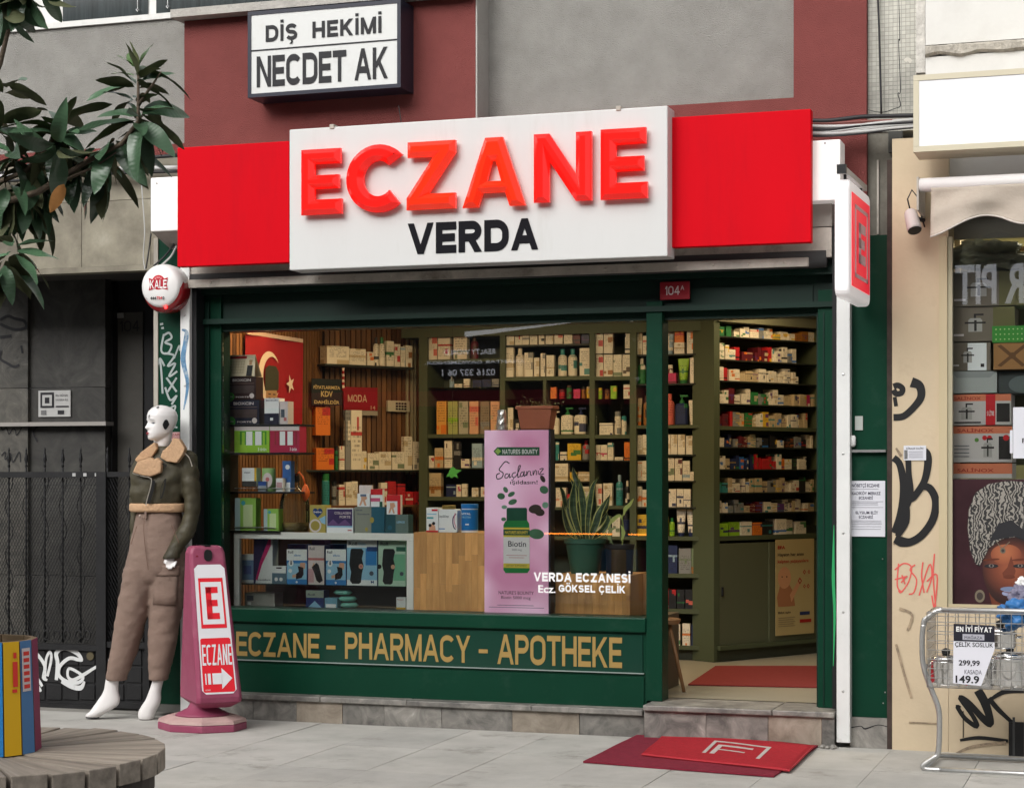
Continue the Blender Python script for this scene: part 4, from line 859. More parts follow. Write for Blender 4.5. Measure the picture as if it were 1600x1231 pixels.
for dx in (-.085,.072):
    b = MB(); b.lathe([(.007,0),(.001,.002)],(0,0,0),steel,8); facing(b,(q[0] + dx,0,q[2] - .068),YK - .012); part('screw',b,ks)

# projecting lit sign at right
ax,ay = at(1319,400,-.62)[0],-.62
es_ = thing('projecting_sign', 'white edged projecting light sign with red emblem at the doorway corner', 'sign',FA,(at(1355,475,-.1)[0],-.1,at(1355,475,-.1)[2]))
# the sign hangs at a slight angle: its own frame along its face
PA = at(1327,370,-.72); PB = at(1360,370,-.05)
FP = Frame(PA[0],PA[1],PB[0] - PA[0],PB[1] - PA[1])
Ls = math.hypot(PB[0] - PA[0],PB[1] - PA[1])
zE1 = at(1323,278,-.72)[2]; zE0 = at(1323,463,-.72)[2]
print('projecting sign',Ls,zE0,zE1)
BASE[es_.name] = (FP,(0,0,0)); es_.location = FP.world((0,0,0)); es_.rotation_euler = (0,0,FP.rot)
wlit = M('lit_white_plastic',(.8,.78,.78),.3,emis=(1,.95,.95),es=.2)
th = .0375
b = MB(FP)
def rbox(b,x0,x1,ya,yb,z0,z1,r,m):
    q_ = []
    for cx_,cz_,a0 in ((x1 - r,z1 - r,0),(x0 + r,z1 - r,90),(x0 + r,z0 + r,180),(x1 - r,z0 + r,270)):
        for k in range(5): q_.append((cx_ + r * math.cos(R(a0 + k * 22.5)),cz_ + r * math.sin(R(a0 + k * 22.5))))
    b.poly(q_,ya,m,yb - ya)
rbox(b,0,Ls,0,th * 2,zE0,zE1,.05,wlit); bevel(part('body',b,es_),.018,3)
redlit = M('lit_red_face',(.8,.03,.05),.35,emis=(1,.03,.06),es=.35)
b = MB(FP); b.box(.07,Ls - .05,-.004,-.0005,zE0 + .06,zE1 - .06,redlit); part('red_face',b,es_)
b = MB(FP); e0,e1,f0,f1 = .14,Ls - .12,zE0 + .11,zE1 - .11
lt = C('emblem_white_lit')
for bx in ((e0,e1,f1 - .02,f1),(e0,e1,f0,f0 + .02),(e0,e0 + .035,f0,f1),(e1 - .035,e1,f0,f1)): b.box(bx[0],bx[1],-.007,-.0045,bx[2],bx[3],lt)
g0,g1,h0,h1 = e0 + .1,e1 - .09,f0 + .08,f1 - .08
for bx in ((g0,g0 + .07,h0,h1),(g0,g1,h1 - .05,h1),(g0,g1,h0,h0 + .05),(g0,g1 - .03,(h0 + h1) / 2 - .025,(h0 + h1) / 2 + .025)): b.box(bx[0],bx[1],-.009,-.0072,bx[2],bx[3],lt)
part('emblem',b,es_)
b = MB(FP); b.box(-.02,Ls + .02,.02,.05,zE1 + .03,zE1 + .06,M('bracket_metal',(.5,.48,.46),.4)); b.box(-.024,-.0,.012,.058,zE1 + .02,zE1 + .065,black)
for s_ in (.08,Ls - .1): b.box(s_,s_ + .02,.03,.042,zE1 - .01,zE1 + .04,ink)
part('bracket',b,es_)

# blank white sign at the right + roller + awning
YW2 = -.42
bs2 = thing('blank_sign', 'blank white light sign in a beige frame over the neighbouring shop', 'sign',FA,(at(1520,238,YW2)[0],YW2,at(1520,235,YW2)[2]))
zA,zB = at(1520,233,YW2)[2],at(1520,112,YW2)[2]; xA = at(1427,180,YW2)[0]; xB = xA + 2.2; fw = .028
cream = M('cream_frame',(.58,.53,.40),.4,var=.05)
b = MB(); b.box(xA + fw,xB - fw,YW2 + .005,YW2 + .25,zA + fw,zB - fw,M('blank_acrylic',(.80,.80,.83),.3,emis=(.95,.97,1),es=.06)); part('panel',b,bs2)
for bx in ((xA,xB,zB - fw,zB),(xA,xB,zA,zA + fw),(xA,xA + fw,zA + fw + .001,zB - fw - .001),(xB - fw,xB,zA + fw + .001,zB - fw - .001)):
    b = MB(); b.box(bx[0],bx[1],YW2,YW2 + .26,bx[2],bx[3],cream); part('frame_bar',b,bs2)
aw = thing('awning', 'rolled beige fabric awning with white tube and wavy hem', 'awning',FA,(at(1520,300,-.3)[0],-.3,at(1520,300,-.3)[2]))
ya_ = -.30; q0,q1 = at(1437,290,ya_),at(1700,270,ya_)
b = MB(); b.tube([(q0[0],ya_,q0[2]),(q0[0] + 2.2,ya_,q0[2])],.036,M('white_tube',(.74,.72,.71),.3),16); part('roller_tube',b,aw,smooth=True)
b = MB(); b.box(q0[0] - .012,q0[0] - .002,ya_ - .03,.0,q0[2] - .13,q0[2] + .04,grime); part('bracket',b,aw)
cloth = M('beige_awning_cloth',(.43,.37,.31),.75,var=.12,vs=3,bump=.2,bs=60,dirt=(.25,.2,.16),da=.5,ds=3)
b = MB(); x0c = at(1456,300,ya_)[0]; nx,nz = 90,14; Lc = 2.0; ztop = q0[2] - .02
vs = []; fs = []
for i in range(nx + 1):
    x = x0c + Lc * i / nx; ph = (x - x0c)
    drop = .22 + .035 * math.sin(ph / .52 * 2 * math.pi + 1.9) - .05 * min(1,ph / .35)
    for j in range(nz + 1):
        v_ = j / nz; f = math.sin(v_ * 1.6)
        y = ya_ - .035 + .02 * math.sin(ph * 18 + v_ * 2.5) * v_ + .03 * noise.noise((ph * 3 + v_ * 1.5,v_ * 1.2 - ph * 2,3)) - .05 * v_ * math.exp(-ph * 5)
        vs.append((x + .02 * v_ * math.sin(ph * 9),y,ztop - drop * v_))
for i in range(nx):
    for j in range(nz): a_ = i * (nz + 1) + j; fs.append((a_,a_ + 1,a_ + nz + 2,a_ + nz + 1))
b.add(vs,fs,cloth); o = part('valance',b,aw,smooth=True); md = o.modifiers.new('thickness', 'SOLIDIFY'); md.thickness = .004
b = MB(); b.tube([(vs[i * (nz + 1) + nz][0],vs[i * (nz + 1) + nz][1],vs[i * (nz + 1) + nz][2]) for i in range(nx + 1)],.005,M('hem_piping',(.5,.46,.42),.7),6); part('hem',b,aw,smooth=True)

# CCTV camera
yc = -.16; cc = thing('security_camera', 'small white security camera pointing down under the awning bracket', 'camera',FA,(at(1425,350,yc)[0],yc,at(1425,350,yc)[2]))
q = at(1423,334,yc); q2 = at(1431,362,yc); camw = M('camera_pink_white',(.52,.45,.43),.5,var=.1)
d = Vector((q2[0] - q[0],-.05,q2[2] - q[2]))
b = MB(); p0 = Vector((q[0],yc,q[2])); b.tube([p0 - d * .12,p0,p0 + d * .9,p0 + d],[.028,.034,.038,.036],camw,16); part('housing',b,cc,smooth=True)
b = MB(); b.tube([p0 + d * 1.002,p0 + d * 1.03],[.036,.034],black,14); part('lens',b,cc)
b = MB(); b.tube([p0 + d * .1,p0 + Vector((.03,.06,-.02)),p0 + Vector((.05,.13,-.02))],.012,ink,8); part('mount',b,cc)
b = MB(); b.tube([p0 + Vector((-.005,.02,.02)),p0 + Vector((-.02,.03,.08)),p0 + Vector((0,.05,.13)),p0 + Vector((.03,.06,.09)),p0 + Vector((.045,.08,0)),p0 + Vector((.06,.1,-.06))],.004,ink,6); part('cable',b,cc,smooth=True)

# ---- cables along the facade
def cable(pts,r,m,lab,grp,Y=None,nm='cable'):
    P = [at(px,py,y) for px,py,y in pts]; Q = []
    for i in range(len(P) - 1):
        p0,p1,p2,p3 = [Vector(P[j]) for j in (max(i - 1,0),i,i + 1,min(i + 2,len(P) - 1))]
        for k in range(6):
            t = k / 6; Q.append(.5 * ((2 * p1) + (p2 - p0) * t + (2 * p0 - 5 * p1 + 4 * p2 - p3) * t * t + (-p0 + 3 * p1 - 3 * p2 + p3) * t ** 3))
    Q.append(Vector(P[-1])); b = MB(); b.tube(Q,r,m,6); return solo(nm,b,lab, 'cable',tuple(Q[0]),group=grp,smooth=True)
cb = M('cable_black',(.02,.02,.022),.5); cw = M('cable_grey',(.45,.45,.44),.4); cr_ = M('cable_brown',(.2,.07,.06),.5)
gB = 'cables bundled at the right end of the sign'
for i,(y0_,y1_,y2_,r,m,l) in enumerate(((189,183,180,.012,cb, 'thick black cable, topmost of the bundle right of the red sign board'),(193,190,187,.007,cr_, 'thin reddish brown cable in the bundle right of the red sign board'),(198,196,184,.010,cw, 'grey conduit under the top black cable of the bundle'),(203,196,190,.010,cb, 'black cable in the middle of the bundle by the mosaic pier'),
        (206,200,192,.006,cw, 'thin pale cable in the lower half of the bundle'),(209,206,195,.008,cw, 'grey cable sagging low in the bundle by the mosaic pier'),(213,209,196,.006,cb, 'lowest thin black cable sagging to the pier'),(210,203,190,.005,cw, 'thinnest pale wire crossing the bundle'))):
    cable([(1240,y0_ - 2,-.05),(1290,y0_,-.06),(1345,y1_,-.06),(1395,(y1_ + y2_) / 2,-.06),(1470,y2_,-.05)],r,m,l,gB)
cable([(1371,-20,.11),(1374,60,.1),(1377,178,.1)],.006,cb, 'black cable running straight down the mosaic pier',None)
gL = 'cables above the dark entrance'
for i,(y0_,y1_,r,m,l) in enumerate(((262,243,.012,cb, 'black cable under the red band above the dark entrance'),(268,262,.014,cw, 'grey conduit running to the white light box end'),(276,268,.010,cb, 'lower black cable above the marble fascia'))):
    cable([(-60,y0_ + 12,.02),(60,y0_ + 4,.0),(160,(y0_ + y1_) / 2,0),(278,y1_,0)],r,m,l,gL)
cable([(219,262,-.02),(222,300,-.03),(226,360,-.03),(224,400,-.03),(227,422,-.05)],.004,cw, 'thin white wire hanging beside the white light box end', 'wires hanging to the alarm siren')
cable([(236,365,-.02),(232,395,-.03),(228,420,-.05)],.005,cb, 'thin black wire dropping to the alarm siren', 'wires hanging to the alarm siren')
cable([(272,382,-.02),(258,400,-.02),(240,416,-.05)],.006,cb, 'black wire from the tray to the alarm siren', 'wires hanging to the alarm siren')
cable([(276,384,-.02),(266,402,-.02),(248,418,-.05)],.006,cw, 'grey wire from the tray to the alarm siren', 'wires hanging to the alarm siren')

# number plate
t = thing('number_plate', 'small dark red street number plate above the doorway', 'number plate',FA,(at(1054,468,YS)[0],YS - .01,at(1054,468,YS)[2]))
b = MB(); b.pbox(1031,440,1077.5,468,YS - .004,YS + .008,M('plate_red',(.28,.012,.022),.4),.004); part('plate',b,t)
b = MB(); b.pblock('104',1039,447,1062,461,YS - .0055,C('plate_white'),wt=.15); b.ptext('A',1063.5,446,1069,453,YS - .0055,C('plate_white')); part('digits',b,t)

# ================================================================== ON THE PAVEMENT
# ---- plastic direction sign on its base
Yc = -.46; q = ground(316,1138)
cx_,cy_ = q[0],q[1]
rs = thing('pavement_sign', 'raspberry plastic pavement sign with white face, red emblem and arrow', 'sign',FA,(cx_,cy_,0))
rasp = M('raspberry_plastic',(.27,.052,.105),.45,var=.08,vs=5,dirt=(.40,.18,.22),da=.35,ds=4)
faded = M('faded_pink_plastic',(.46,.31,.29),.6,var=.15,vs=7,dirt=(.25,.12,.13),da=.5,ds=4)
def hexa(b,r,z0,z1,m,sx=1,sy=.75,r2=None,rot=0):
    r2 = r2 or r; vs = []
    for rr_,z in ((r,z0),(r2,z1)):
        for k in range(8):
            a = R(22.5 + 45 * k + rot); vs.append((cx_ + rr_ * sx * math.cos(a),cy_ + rr_ * sy * math.sin(a),z))
    b.add(vs,[tuple(range(7,-1,-1)),tuple(range(8,16))] + [(k,(k + 1) % 8,8 + (k + 1) % 8,8 + k) for k in range(8)],m)
b = MB(); hexa(b,.262,.0,.042,rasp,1,.8); bevel(part('base',b,rs),.006)
b = MB(); hexa(b,.262,.044,.062,faded,1,.8,.255); hexa(b,.255,.062,.082,faded,1,.8,.20); part('base_top',b,rs)
b = MB(); b.lathe([(.155,.082),(.135,.095),(.085,.12),(.062,.16),(.058,.24)],(cx_,cy_,0),rasp,24); part('neck',b,rs,smooth=True)
# body: tapered slab, near side edge facing left (we see the left flank as a broad face)
FS = Frame(cx_,cy_,.74,.67); BASE_s = (FS,(0,0,0))
def spx(px,py,y): 
    s_,z_ = FS.hit(px,py,y); return (s_,y,z_)
yf = -.085; yb_ = .10
zl = [spx(330,1095,yf)[2],spx(330,854,yf)[2]]
outl = [(303,1098),(320,1105),(352,1088),(357,1080),(346,860),(340,853),(297,857),(284,868),(278,1075),(290,1095)]
# front silhouette (px on the front plane) and back silhouette shifted: left flank visible
front = [(300,1094),(308,1102),(360,1082),(367,1074),(354,862),(347,853),(301,856),(297,866)]
back = [(275,1082),(285,1092),(330,1080),(340,1072),(334,864),(328,857),(290,858),(284,866)]
vf = [spx(a,c,yf) for a,c in front]
x_f0,x_f1 = spx(300,900,yf)[0],spx(362,900,yf)[0]
def prof(z,w0,w1):  # helper unused for print but keeps widths linear
    return w0 + (w1 - w0) * z
zz0,zz1 = spx(330,1094,yf)[2],spx(325,853,yf)[2]
wb,wt = (spx(367,1074,yf)[0] - spx(303,1074,yf)[0]),(spx(354,866,yf)[0] - spx(298,866,yf)[0])
cb_ = (spx(367,1074,yf)[0] + spx(303,1074,yf)[0]) / 2; ct = (spx(354,866,yf)[0] + spx(298,866,yf)[0]) / 2
# bottom / top rows of the real solid: (half width, half depth)
def ring(z,c,hw,hd,ch):
    return [(c - hw + ch,-hd,z),(c + hw - ch,-hd,z),(c + hw,-hd + ch,z),(c + hw,hd - ch,z),(c + hw - ch,hd,z),(c - hw + ch,hd,z),(c - hw,hd - ch,z),(c - hw,-hd + ch,z)]
rgs = [ring(zz0 - .035,cb_,wb / 2 - .03,.14,.02),ring(zz0,cb_,wb / 2 + .012,.205,.02),ring(zz0 + .03,cb_,wb / 2 + .012,.21,.018)]
rgs += [ring(zz1 - .04,ct,wt / 2,.062,.016),ring(zz1 - .01,ct,wt / 2 - .012,.058,.016),ring(zz1,ct,wt / 2 - .03,.05,.014)]
rgs = [[(x,y + .0,z) for x,y,z in rg] for rg in rgs]
b = MB(FS); vs = [p for rg in rgs for p in rg]; fs = [tuple(range(7,-1,-1)),tuple(range(len(vs) - 8,len(vs)))]
for i in range(len(rgs) - 1):
    for k in range(8): fs.append((i * 8 + k,i * 8 + (k + 1) % 8,i * 8 + 8 + (k + 1) % 8,i * 8 + 8 + k))
b.add(vs,fs,rasp)
bo = thing('body',None,None,FS,(0,0,0)); bo.parent = rs; bo.location = (0,0,0); bo.rotation_euler = (0,0,FS.rot)
bpy.data.objects.remove(bo)
def spart(nm,mb,**k):
    o = bpy.data.objects.new(nm,mb.mesh((0,0,0),nm)); COL.objects.link(o); o.parent = rs; o.rotation_euler = (0,0,FS.rot); props(o,k.get('label')); return o
bevel(spart('body',b),.006)
# sloping front plane: maps (s, z) to y
def yfr(z,e=0): 
    t_ = (z - (zz0 + .03)) / ((zz1 - .04) - (zz0 + .03)); return -(.21 + (.062 - .21) * t_) - .002 - e
def tilt(mb,e=0): mb.v = [(x,yfr(z,e) + (y),z) for x,y,z in mb.v]; return mb
def cxz(z): 
    t_ = (z - zz0) / (zz1 - zz0); return cb_ + (ct - cb_) * t_
def hwz(z):
    t_ = (z - zz0) / (zz1 - zz0); return (wb / 2) + (wt / 2 - wb / 2) * t_
sw = M('sign_sheet_white',(.74,.74,.77),.35); sr = C('sign_sheet_red',(222,30,45),.35)
H = zz1 - zz0; za,zc_,zd = zz0 + .05,zz0 + .50 * H * .93,zz1 - .105
def trap(z0,z1,ins0,ins1,m,e,b,c=.02):
    x = lambda z,s_,i: cxz(z) + s_ * (hwz(z) - i)
    b.add([(x(z0,-1,ins0 + c),-e,z0),(x(z0,1,ins0 + c),-e,z0),(x(z0 + c,1,ins0),-e,z0 + c),(x(z1 - c,1,ins0),-e,z1 - c),(x(z1,1,ins1 + c),-e,z1),(x(z1,-1,ins1 + c),-e,z1),(x(z1 - c,-1,ins0),-e,z1 - c),(x(z0 + c,-1,ins0),-e,z0 + c)],[tuple(range(8))],m)
b = MB(FS); trap(za,zd,.018,.018,sw,0,b,.022); tilt(b); spart('face_sheet',b)
b = MB(FS); zr = za + (zd - za) * .43; trap(za + .010,zr,.026,.026,sr,.001,b,.008)
def fbox(u0,u1,z0,z1,m,e):   # u in -1..1 across the face
    b.add([(cxz(z0) + u0 * hwz(z0),-e,z0),(cxz(z0) + u1 * hwz(z0),-e,z0),(cxz(z1) + u1 * hwz(z1),-e,z1),(cxz(z1) + u0 * hwz(z1),-e,z1)],[(0,1,2,3)],m)
zs0,zs1 = zr + .055,zd - .075
fbox(-.66,.66,zs0,zs1,sr,.0015); fbox(-.56,.56,zs0 + .022,zs1 - .022,sw,.0022)
fbox(-.32,-.02,zs0 + .05,zs1 - .05,sr,.003); fbox(-.32,.34,zs0 + .05,zs0 + .085,sr,.003); fbox(-.32,.34,zs1 - .085,zs1 - .05,sr,.003); fbox(-.32,.28,(zs0 + zs1) / 2 - .018,(zs0 + zs1) / 2 + .018,sr,.003)
zt0,zt1 = zr - .150,zr - .035; w_ = hwz(zt0) * .74
b.block('ECZANE',cxz(zt0) - w_,cxz(zt0) + w_,zt0,zt1,-.003,sw,wt=.12,gap=.14)
za0 = za + .085
fbox(-.66,-.60,za0 - .03,za0 + .03,sw,.003); fbox(-.52,-.38,za0 - .03,za0 + .03,sw,.003); fbox(-.30,.18,za0 - .03,za0 + .03,sw,.003)
c0,h0_ = cxz(za0),hwz(za0); b.add([(c0 + .16 * h0_,-.003,za0 - .058),(c0 + .68 * h0_,-.003,za0),(c0 + .16 * h0_,-.003,za0 + .058)],[(0,1,2)],sw)
b.text('UYARI',cxz(za) - h0_ * .7,cxz(za) - h0_ * .45,za + .02,za + .028,-.003,sw)
tilt(b); spart('print',b)
b = MB(FS); zc0_ = zz1 - .055
rbox(b,ct - .022,ct + .022,-.075,-.06,zz1 - .085,zz1 - .02,.02,black); spart('hand_hole',b)
b = MB(FS); b.box(ct - .018,ct + .018,-.06,.06,zz1 + .0,zz1 + .004,black); spart('hand_slot',b)
for sx_ in (-.6,):
    b = MB(FS); b.disc(ct + sx_ * wt / 2,zz1 - .06,.008,-.066,C('dark_red_bolt'),10,th=.004); spart('bolt',b)

# ---- mats
red1 = M('wine_mat',(.24,.018,.04),.95,var=.2,vs=30,bump=.8,bs=400); red2 = M('red_loop_mat',(.55,.02,.035),.95,var=.15,vs=40,bump=1,bs=500)
def quadmat(b,pts,z,th,m,n=14,rag=0,warp=None):
    P = [Vector(ground(px,py,z)[:2]) for px,py in pts]; vs = []; fs = []
    for layer in (th,0):
        for j in range(n + 1):
            for i in range(n + 1):
                u,v = i / n,j / n; p = (P[0] * (1 - u) + P[1] * u) * (1 - v) + (P[3] * (1 - u) + P[2] * u) * v
                zz = z + layer + (warp(u,v) if warp else 0); vs.append((p.x,p.y,zz))
    N = (n + 1) ** 2
    for j in range(n):
        for i in range(n):
            a = j * (n + 1) + i; fs.append((a,a + 1,a + n + 2,a + n + 1)); fs.append((N + a + n + 1,N + a + n + 2,N + a + 1,N + a))
    for i in range(n):
        for (a,c) in ((i,i + 1),((n) * (n + 1) + i + 1,n * (n + 1) + i),((i + 1) * (n + 1),i * (n + 1)),(i * (n + 1) + n,(i + 1) * (n + 1) + n)): fs.append((c,a,a + N,c + N))
    b.add(vs,fs,m)
b = MB(); quadmat(b,[(911,1191),(1209,1214),(1284,1162),(1008,1143)],.002,.008,red1,10,warp=lambda u,v: .003 * noise.noise((u * 4,v * 3,0)))
q = ground(1060,1190); solo('doormat',b, 'wine red mat lying under the red pharmacy mat before the step', 'mat',(q[0],q[1],0))
MP = [(1003,1179),(1233,1204),(1272,1166),(1046,1141)]
wz = lambda u,v: .006 * noise.noise((u * 3,v * 3,7)) + .02 * max(0,v - .75) * max(0,.35 - u) * 6
q = ground(1135,1175); mt = thing('doormat', 'bright red mat with white letter emblem in front of the doorway step', 'mat',FA,(q[0],q[1],0))
b = MB(); quadmat(b,MP,.012,.008,red2,20,warp=wz); part('pile',b,mt,smooth=True)
P = [Vector(ground(px,py,.014)[:2]) for px,py in MP]
def onmat(u,v): p = (P[0] * (1 - u) + P[1] * u) * (1 - v) + (P[3] * (1 - u) + P[2] * u) * v; return (p.x,p.y,.012 + .0092 + wz(u,v))
b = MB(); mw = M('mat_white',(.6,.52,.5),.95,bump=.8,bs=400)
def mstrip(u0,v0,u1,v1):
    n = 6; vs = [onmat(u0 + (u1 - u0) * i / n,vv) for vv in (v0,v1) for i in range(n + 1)]; b.add(vs,[(i,i + 1,n + 2 + i,n + 1 + i) for i in range(n)],mw)
for a in ((.37,.26,.395,.74),(.37,.70,.76,.74),(.735,.26,.76,.70)): mstrip(*a)
mstrip(.42,.26,.455,.62); mstrip(.455,.57,.66,.62); mstrip(.455,.42,.63,.46)
part('emblem',b,mt)
b = MB(); ed = [onmat(u,0) for u in (0,.25,.5,.75,1)] + [onmat(1,v) for v in (.25,.5,.75,1)]; b.tube([(x,y,z - .004) for x,y,z in ed],.006,M('mat_edge',(.40,.03,.04),.9),5); part('edge',b,mt)

# ---- wire bargain cart
yq = -.70; q = ground(1500,1206)
galv = M('galvanised_tube',(.52,.52,.51),.38,.85,var=.15,vs=20)
ct_ = thing('display_cart', 'wire basket cart on tubular legs holding steel pots beside the poster', 'cart',FA,(q[0] + .2,q[1],0))
yfnt = q[1]; S = lambda px,py,y=yfnt: Vector(at(px,py,y))
def tubepart(nm,pts,r,m=galv,n=10):
    Q = []
    for i in range(len(pts) - 1):
        p0,p1,p2,p3 = [Vector(pts[j]) for j in (max(i - 1,0),i,i + 1,min(i + 2,len(pts) - 1))]
        for k in range(5): t_ = k / 5; Q.append(.5 * ((2 * p1) + (p2 - p0) * t_ + (2 * p0 - 5 * p1 + 4 * p2 - p3) * t_ ** 2 + (-p0 + 3 * p1 - 3 * p2 + p3) * t_ ** 3))
    Q.append(Vector(pts[-1])); b = MB(); b.tube(Q,r,m,n); return part(nm,b,ct_,smooth=True)
r_ = .0135
XR = S(1500,1000)[0] + .62
zh = S(1500,957)[2]
tubepart('side_frame',[S(1443,975),S(1441,1000),S(1443,1040),S(1456,1078),S(1466,1105),S(1468,1130),S(1466,1175),S(1459,1183),S(1446,1192),S(1442,1197),S(1448,1201),S(1470,1202)],r_)
tubepart('side_frame',[S(1443,975),S(1445,968),S(1452,962),S(1462,955),S(1472,952)],r_)
b = MB(); p = S(1472,952); b.tube([p,(XR + .3,p[1],p[2])],r_,galv,10); part('top_rail',b,ct_,smooth=True)
b = MB(); p = S(1468,1202); b.tube([p,(XR + .3,p[1],p[2])],r_,galv,10); part('base_rail',b,ct_,smooth=True)
pr = ground(1468,1186); b = MB(); b.tube([S(1447,1197),(pr[0],pr[1],.02),(XR + .2,pr[1] + .02,.02)],r_ * .9,galv,8); part('base_rail',b,ct_,smooth=True)
wire = M('bright_wire',(.55,.54,.52),.3,.9)
x0b,x1b = S(1449,1000)[0],XR + .2; zb0,zb1 = S(1500,1074)[2],zh
dpt = .36
bk = MB(); 
def wr_(p,q_): bk.tube([p,q_],.0021,wire,4)
nx_ = int((x1b - x0b) / .05)
for k in range(nx_ + 1):
    x = x0b + k * .05; wr_((x,yfnt - .02,zb0),(x,yfnt - .02,zb1)); wr_((x,yfnt + dpt,zb0),(x,yfnt + dpt,zb1)); wr_((x,yfnt - .02,zb0),(x,yfnt + dpt,zb0))
for k in range(9):
    z = zb0 + (zb1 - zb0) * k / 8; wr_((x0b,yfnt - .02,z),(x1b,yfnt - .02,z)); wr_((x0b,yfnt + dpt,z),(x1b,yfnt + dpt,z)); wr_((x0b,yfnt - .02,z),(x0b,yfnt + dpt,z))
for k in range(8): y = yfnt - .02 + (dpt + .02) * k / 7; wr_((x0b,y,zb0),(x0b,y,zb1)); wr_((x0b,y,zb0),(x1b,y,zb0))
part('wire_basket',bk,ct_,kind='stuff')
def pot(px,py,rad,h,lab,tiltd=0):
    q_ = at(px,py,yfnt + .17); t_ = thing('steel_pot',lab, 'pot',FA,(q_[0],yfnt + .17,q_[2]),group='steel pots lying in the wire cart')
    b = MB(); b.lathe([(rad * .9,0),(rad,.012),(rad,h),(rad * 1.06,h + .004),(rad * 1.0,h + .008)],q_,chrome,28); part('body',b,t_,smooth=True)
    b = MB(); b.lathe([(rad * 1.0,h + .009),(rad * .7,h + .03),(rad * .1,h + .04)],q_,chrome,24); b.lathe([(.02,h + .04),(.022,h + .06),(.005,h + .068)],q_,black,12); part('lid',b,t_,smooth=True)
    b = MB()
    for sg in (-1,1): b.tube([(q_[0] + sg * rad * .98,q_[1] - .03,q_[2] + h * .8),(q_[0] + sg * rad * 1.3,q_[1] - .02,q_[2] + h * .82),(q_[0] + sg * rad * 1.3,q_[1] + .02,q_[2] + h * .82),(q_[0] + sg * rad * .98,q_[1] + .03,q_[2] + h * .8)],.006,chrome,6)
    part('handle',b,t_,smooth=True)
pot(1478,1068,.085,.11, 'low steel pot at the left end of the wire cart')
pot(1578,1070,.10,.13, 'wide steel pot at the right of the price sheet in the wire cart')
pot(1530,1074,.075,.09, 'steel pot hidden behind the price sheet in the wire cart')
pot(1563,1012,.08,.07, 'tilted steel pot lying on top of the wide pot in the cart')
t_ = thing('price_sheet', 'white paper price sheet with cut corner on the wire cart', 'price tag',FA,(S(1520,1070)[0],yfnt - .03,S(1520,1070)[2]))
yp = yfnt - .035
b = MB(); b.ppoly([(1489,1067),(1533,1071),(1554,1014),(1554,977),(1490,974)],yp,M('price_paper',(.66,.66,.72),.7),.001); part('sheet',b,t_)
b = MB(); b.ppoly([(1490,974),(1554,977),(1554,1003),(1490,1001)],yp - .001,C('sheet_navy')); b.pblock('EN İYİ FİYAT',1494,979,1550,987,yp - .002,white,wt=.24)
b.ppoly([(1504,990),(1538,991),(1538,1000),(1504,999)],yp - .002,C('sheet_pale')); b.ptext('MAĞAZA',1507,992,1535,998,yp - .003,C('sheet_navy'))
b.ptext('ÇELİK SOSLUK',1492,1001,1552,1012,yp - .0015,ink,bold=.01); b.ptext('299,99',1498,1031,1531,1041,yp - .0015,ink,bold=.025); b.ptext('KASADA',1507,1046,1534,1053,yp - .0015,C('sheet_grey')); b.ptext('149.9',1493,1055,1530,1067,yp - .0015,ink,bold=.025); part('print',b,t_)
# crumpled cloth on the cart
def crumple(nm,c,r,m,lab,cat,seed,sc=(1,1,1),amp=.35):
    import bmesh
    bm = bmesh.new(); bmesh.ops.create_icosphere(bm,subdivisions=5,radius=1)
    for v in bm.verts:
        d_ = v.co.normalized(); k = 1 + amp * (noise.noise(d_ * 1.8 + Vector((seed,0,0))) + .5 * abs(noise.noise(d_ * 4 + Vector((0,seed,0)))) + .2 * noise.noise(d_ * 9)); v.co = Vector((d_.x * sc[0],d_.y * sc[1],d_.z * sc[2])) * r * k
    me = bpy.data.meshes.new(nm); bm.to_mesh(me); bm.free(); me.materials.append(m); me.polygons.foreach_set('use_smooth',[True] * len(me.polygons))
    o = bpy.data.objects.new(nm,me); COL.objects.link(o); o.location = c; return props(o,lab,cat)
crumple('blue_cloth',S(1592,958,yfnt + .1),.085,M('blue_plastic_sheet',(.04,.17,.42),.4,var=.2,vs=9), 'crumpled bright blue plastic bag resting on the cart basket', 'bag',3,(1.2,1,.7),.6)
crumple('grey_cloth',S(1600,932,yfnt + .15),.06,M('grey_violet_cloth',(.2,.19,.26),.8), 'grey crumpled cloth heaped above the blue bag on the cart', 'cloth',8,(1,1,.9),.6)
crumple('white_cloth',S(1600,910,yfnt + .15),.03,white, 'small white crumpled tissue on top of the grey cloth', 'cloth',5,(1,1,.8),.6)

# ---- round timber bench with painted planter
bc = ground(-30,1172,.45); BX,BY = bc[0],bc[1]; RB = .66
tim = wood_mat('weathered_timber',(.16,.135,.11),(.36,.31,.255),(1,14,14),.8,1.6,.12)
bn = thing('round_bench', 'round weathered timber bench with radiating planks around the planter', 'bench',FA,(BX,BY,0))
nP = 30; ri = .14
for k in range(nP):
    a0,a1 = 2 * math.pi * k / nP + .012,2 * math.pi * (k + 1) / nP - .012
    am = (a0 + a1) / 2; e = .0035
    b = MB(); vs = []
    jit = random.uniform(-.003,.003)
    for z in (.372 + jit,.45 + jit):
        for r in (ri,RB):
            for a in (a0,a1):
                vs.append((r * math.cos(a),r * math.sin(a),z))
    # local copy turned so that the grain runs along the plank
    loc = [(x * math.cos(-am) - y * math.sin(-am),x * math.sin(-am) + y * math.cos(-am),z) for x,y,z in vs]
    b.add(loc,[(0,2,3,1),(4,5,7,6),(0,1,5,4),(2,6,7,3),(0,4,6,2),(1,3,7,5)],tim)
    o = bpy.data.objects.new('plank',b.mesh((0,0,0), 'plank')); COL.objects.link(o); o.parent = bn; o.rotation_euler = (0,0,am); bevel(o,.004)
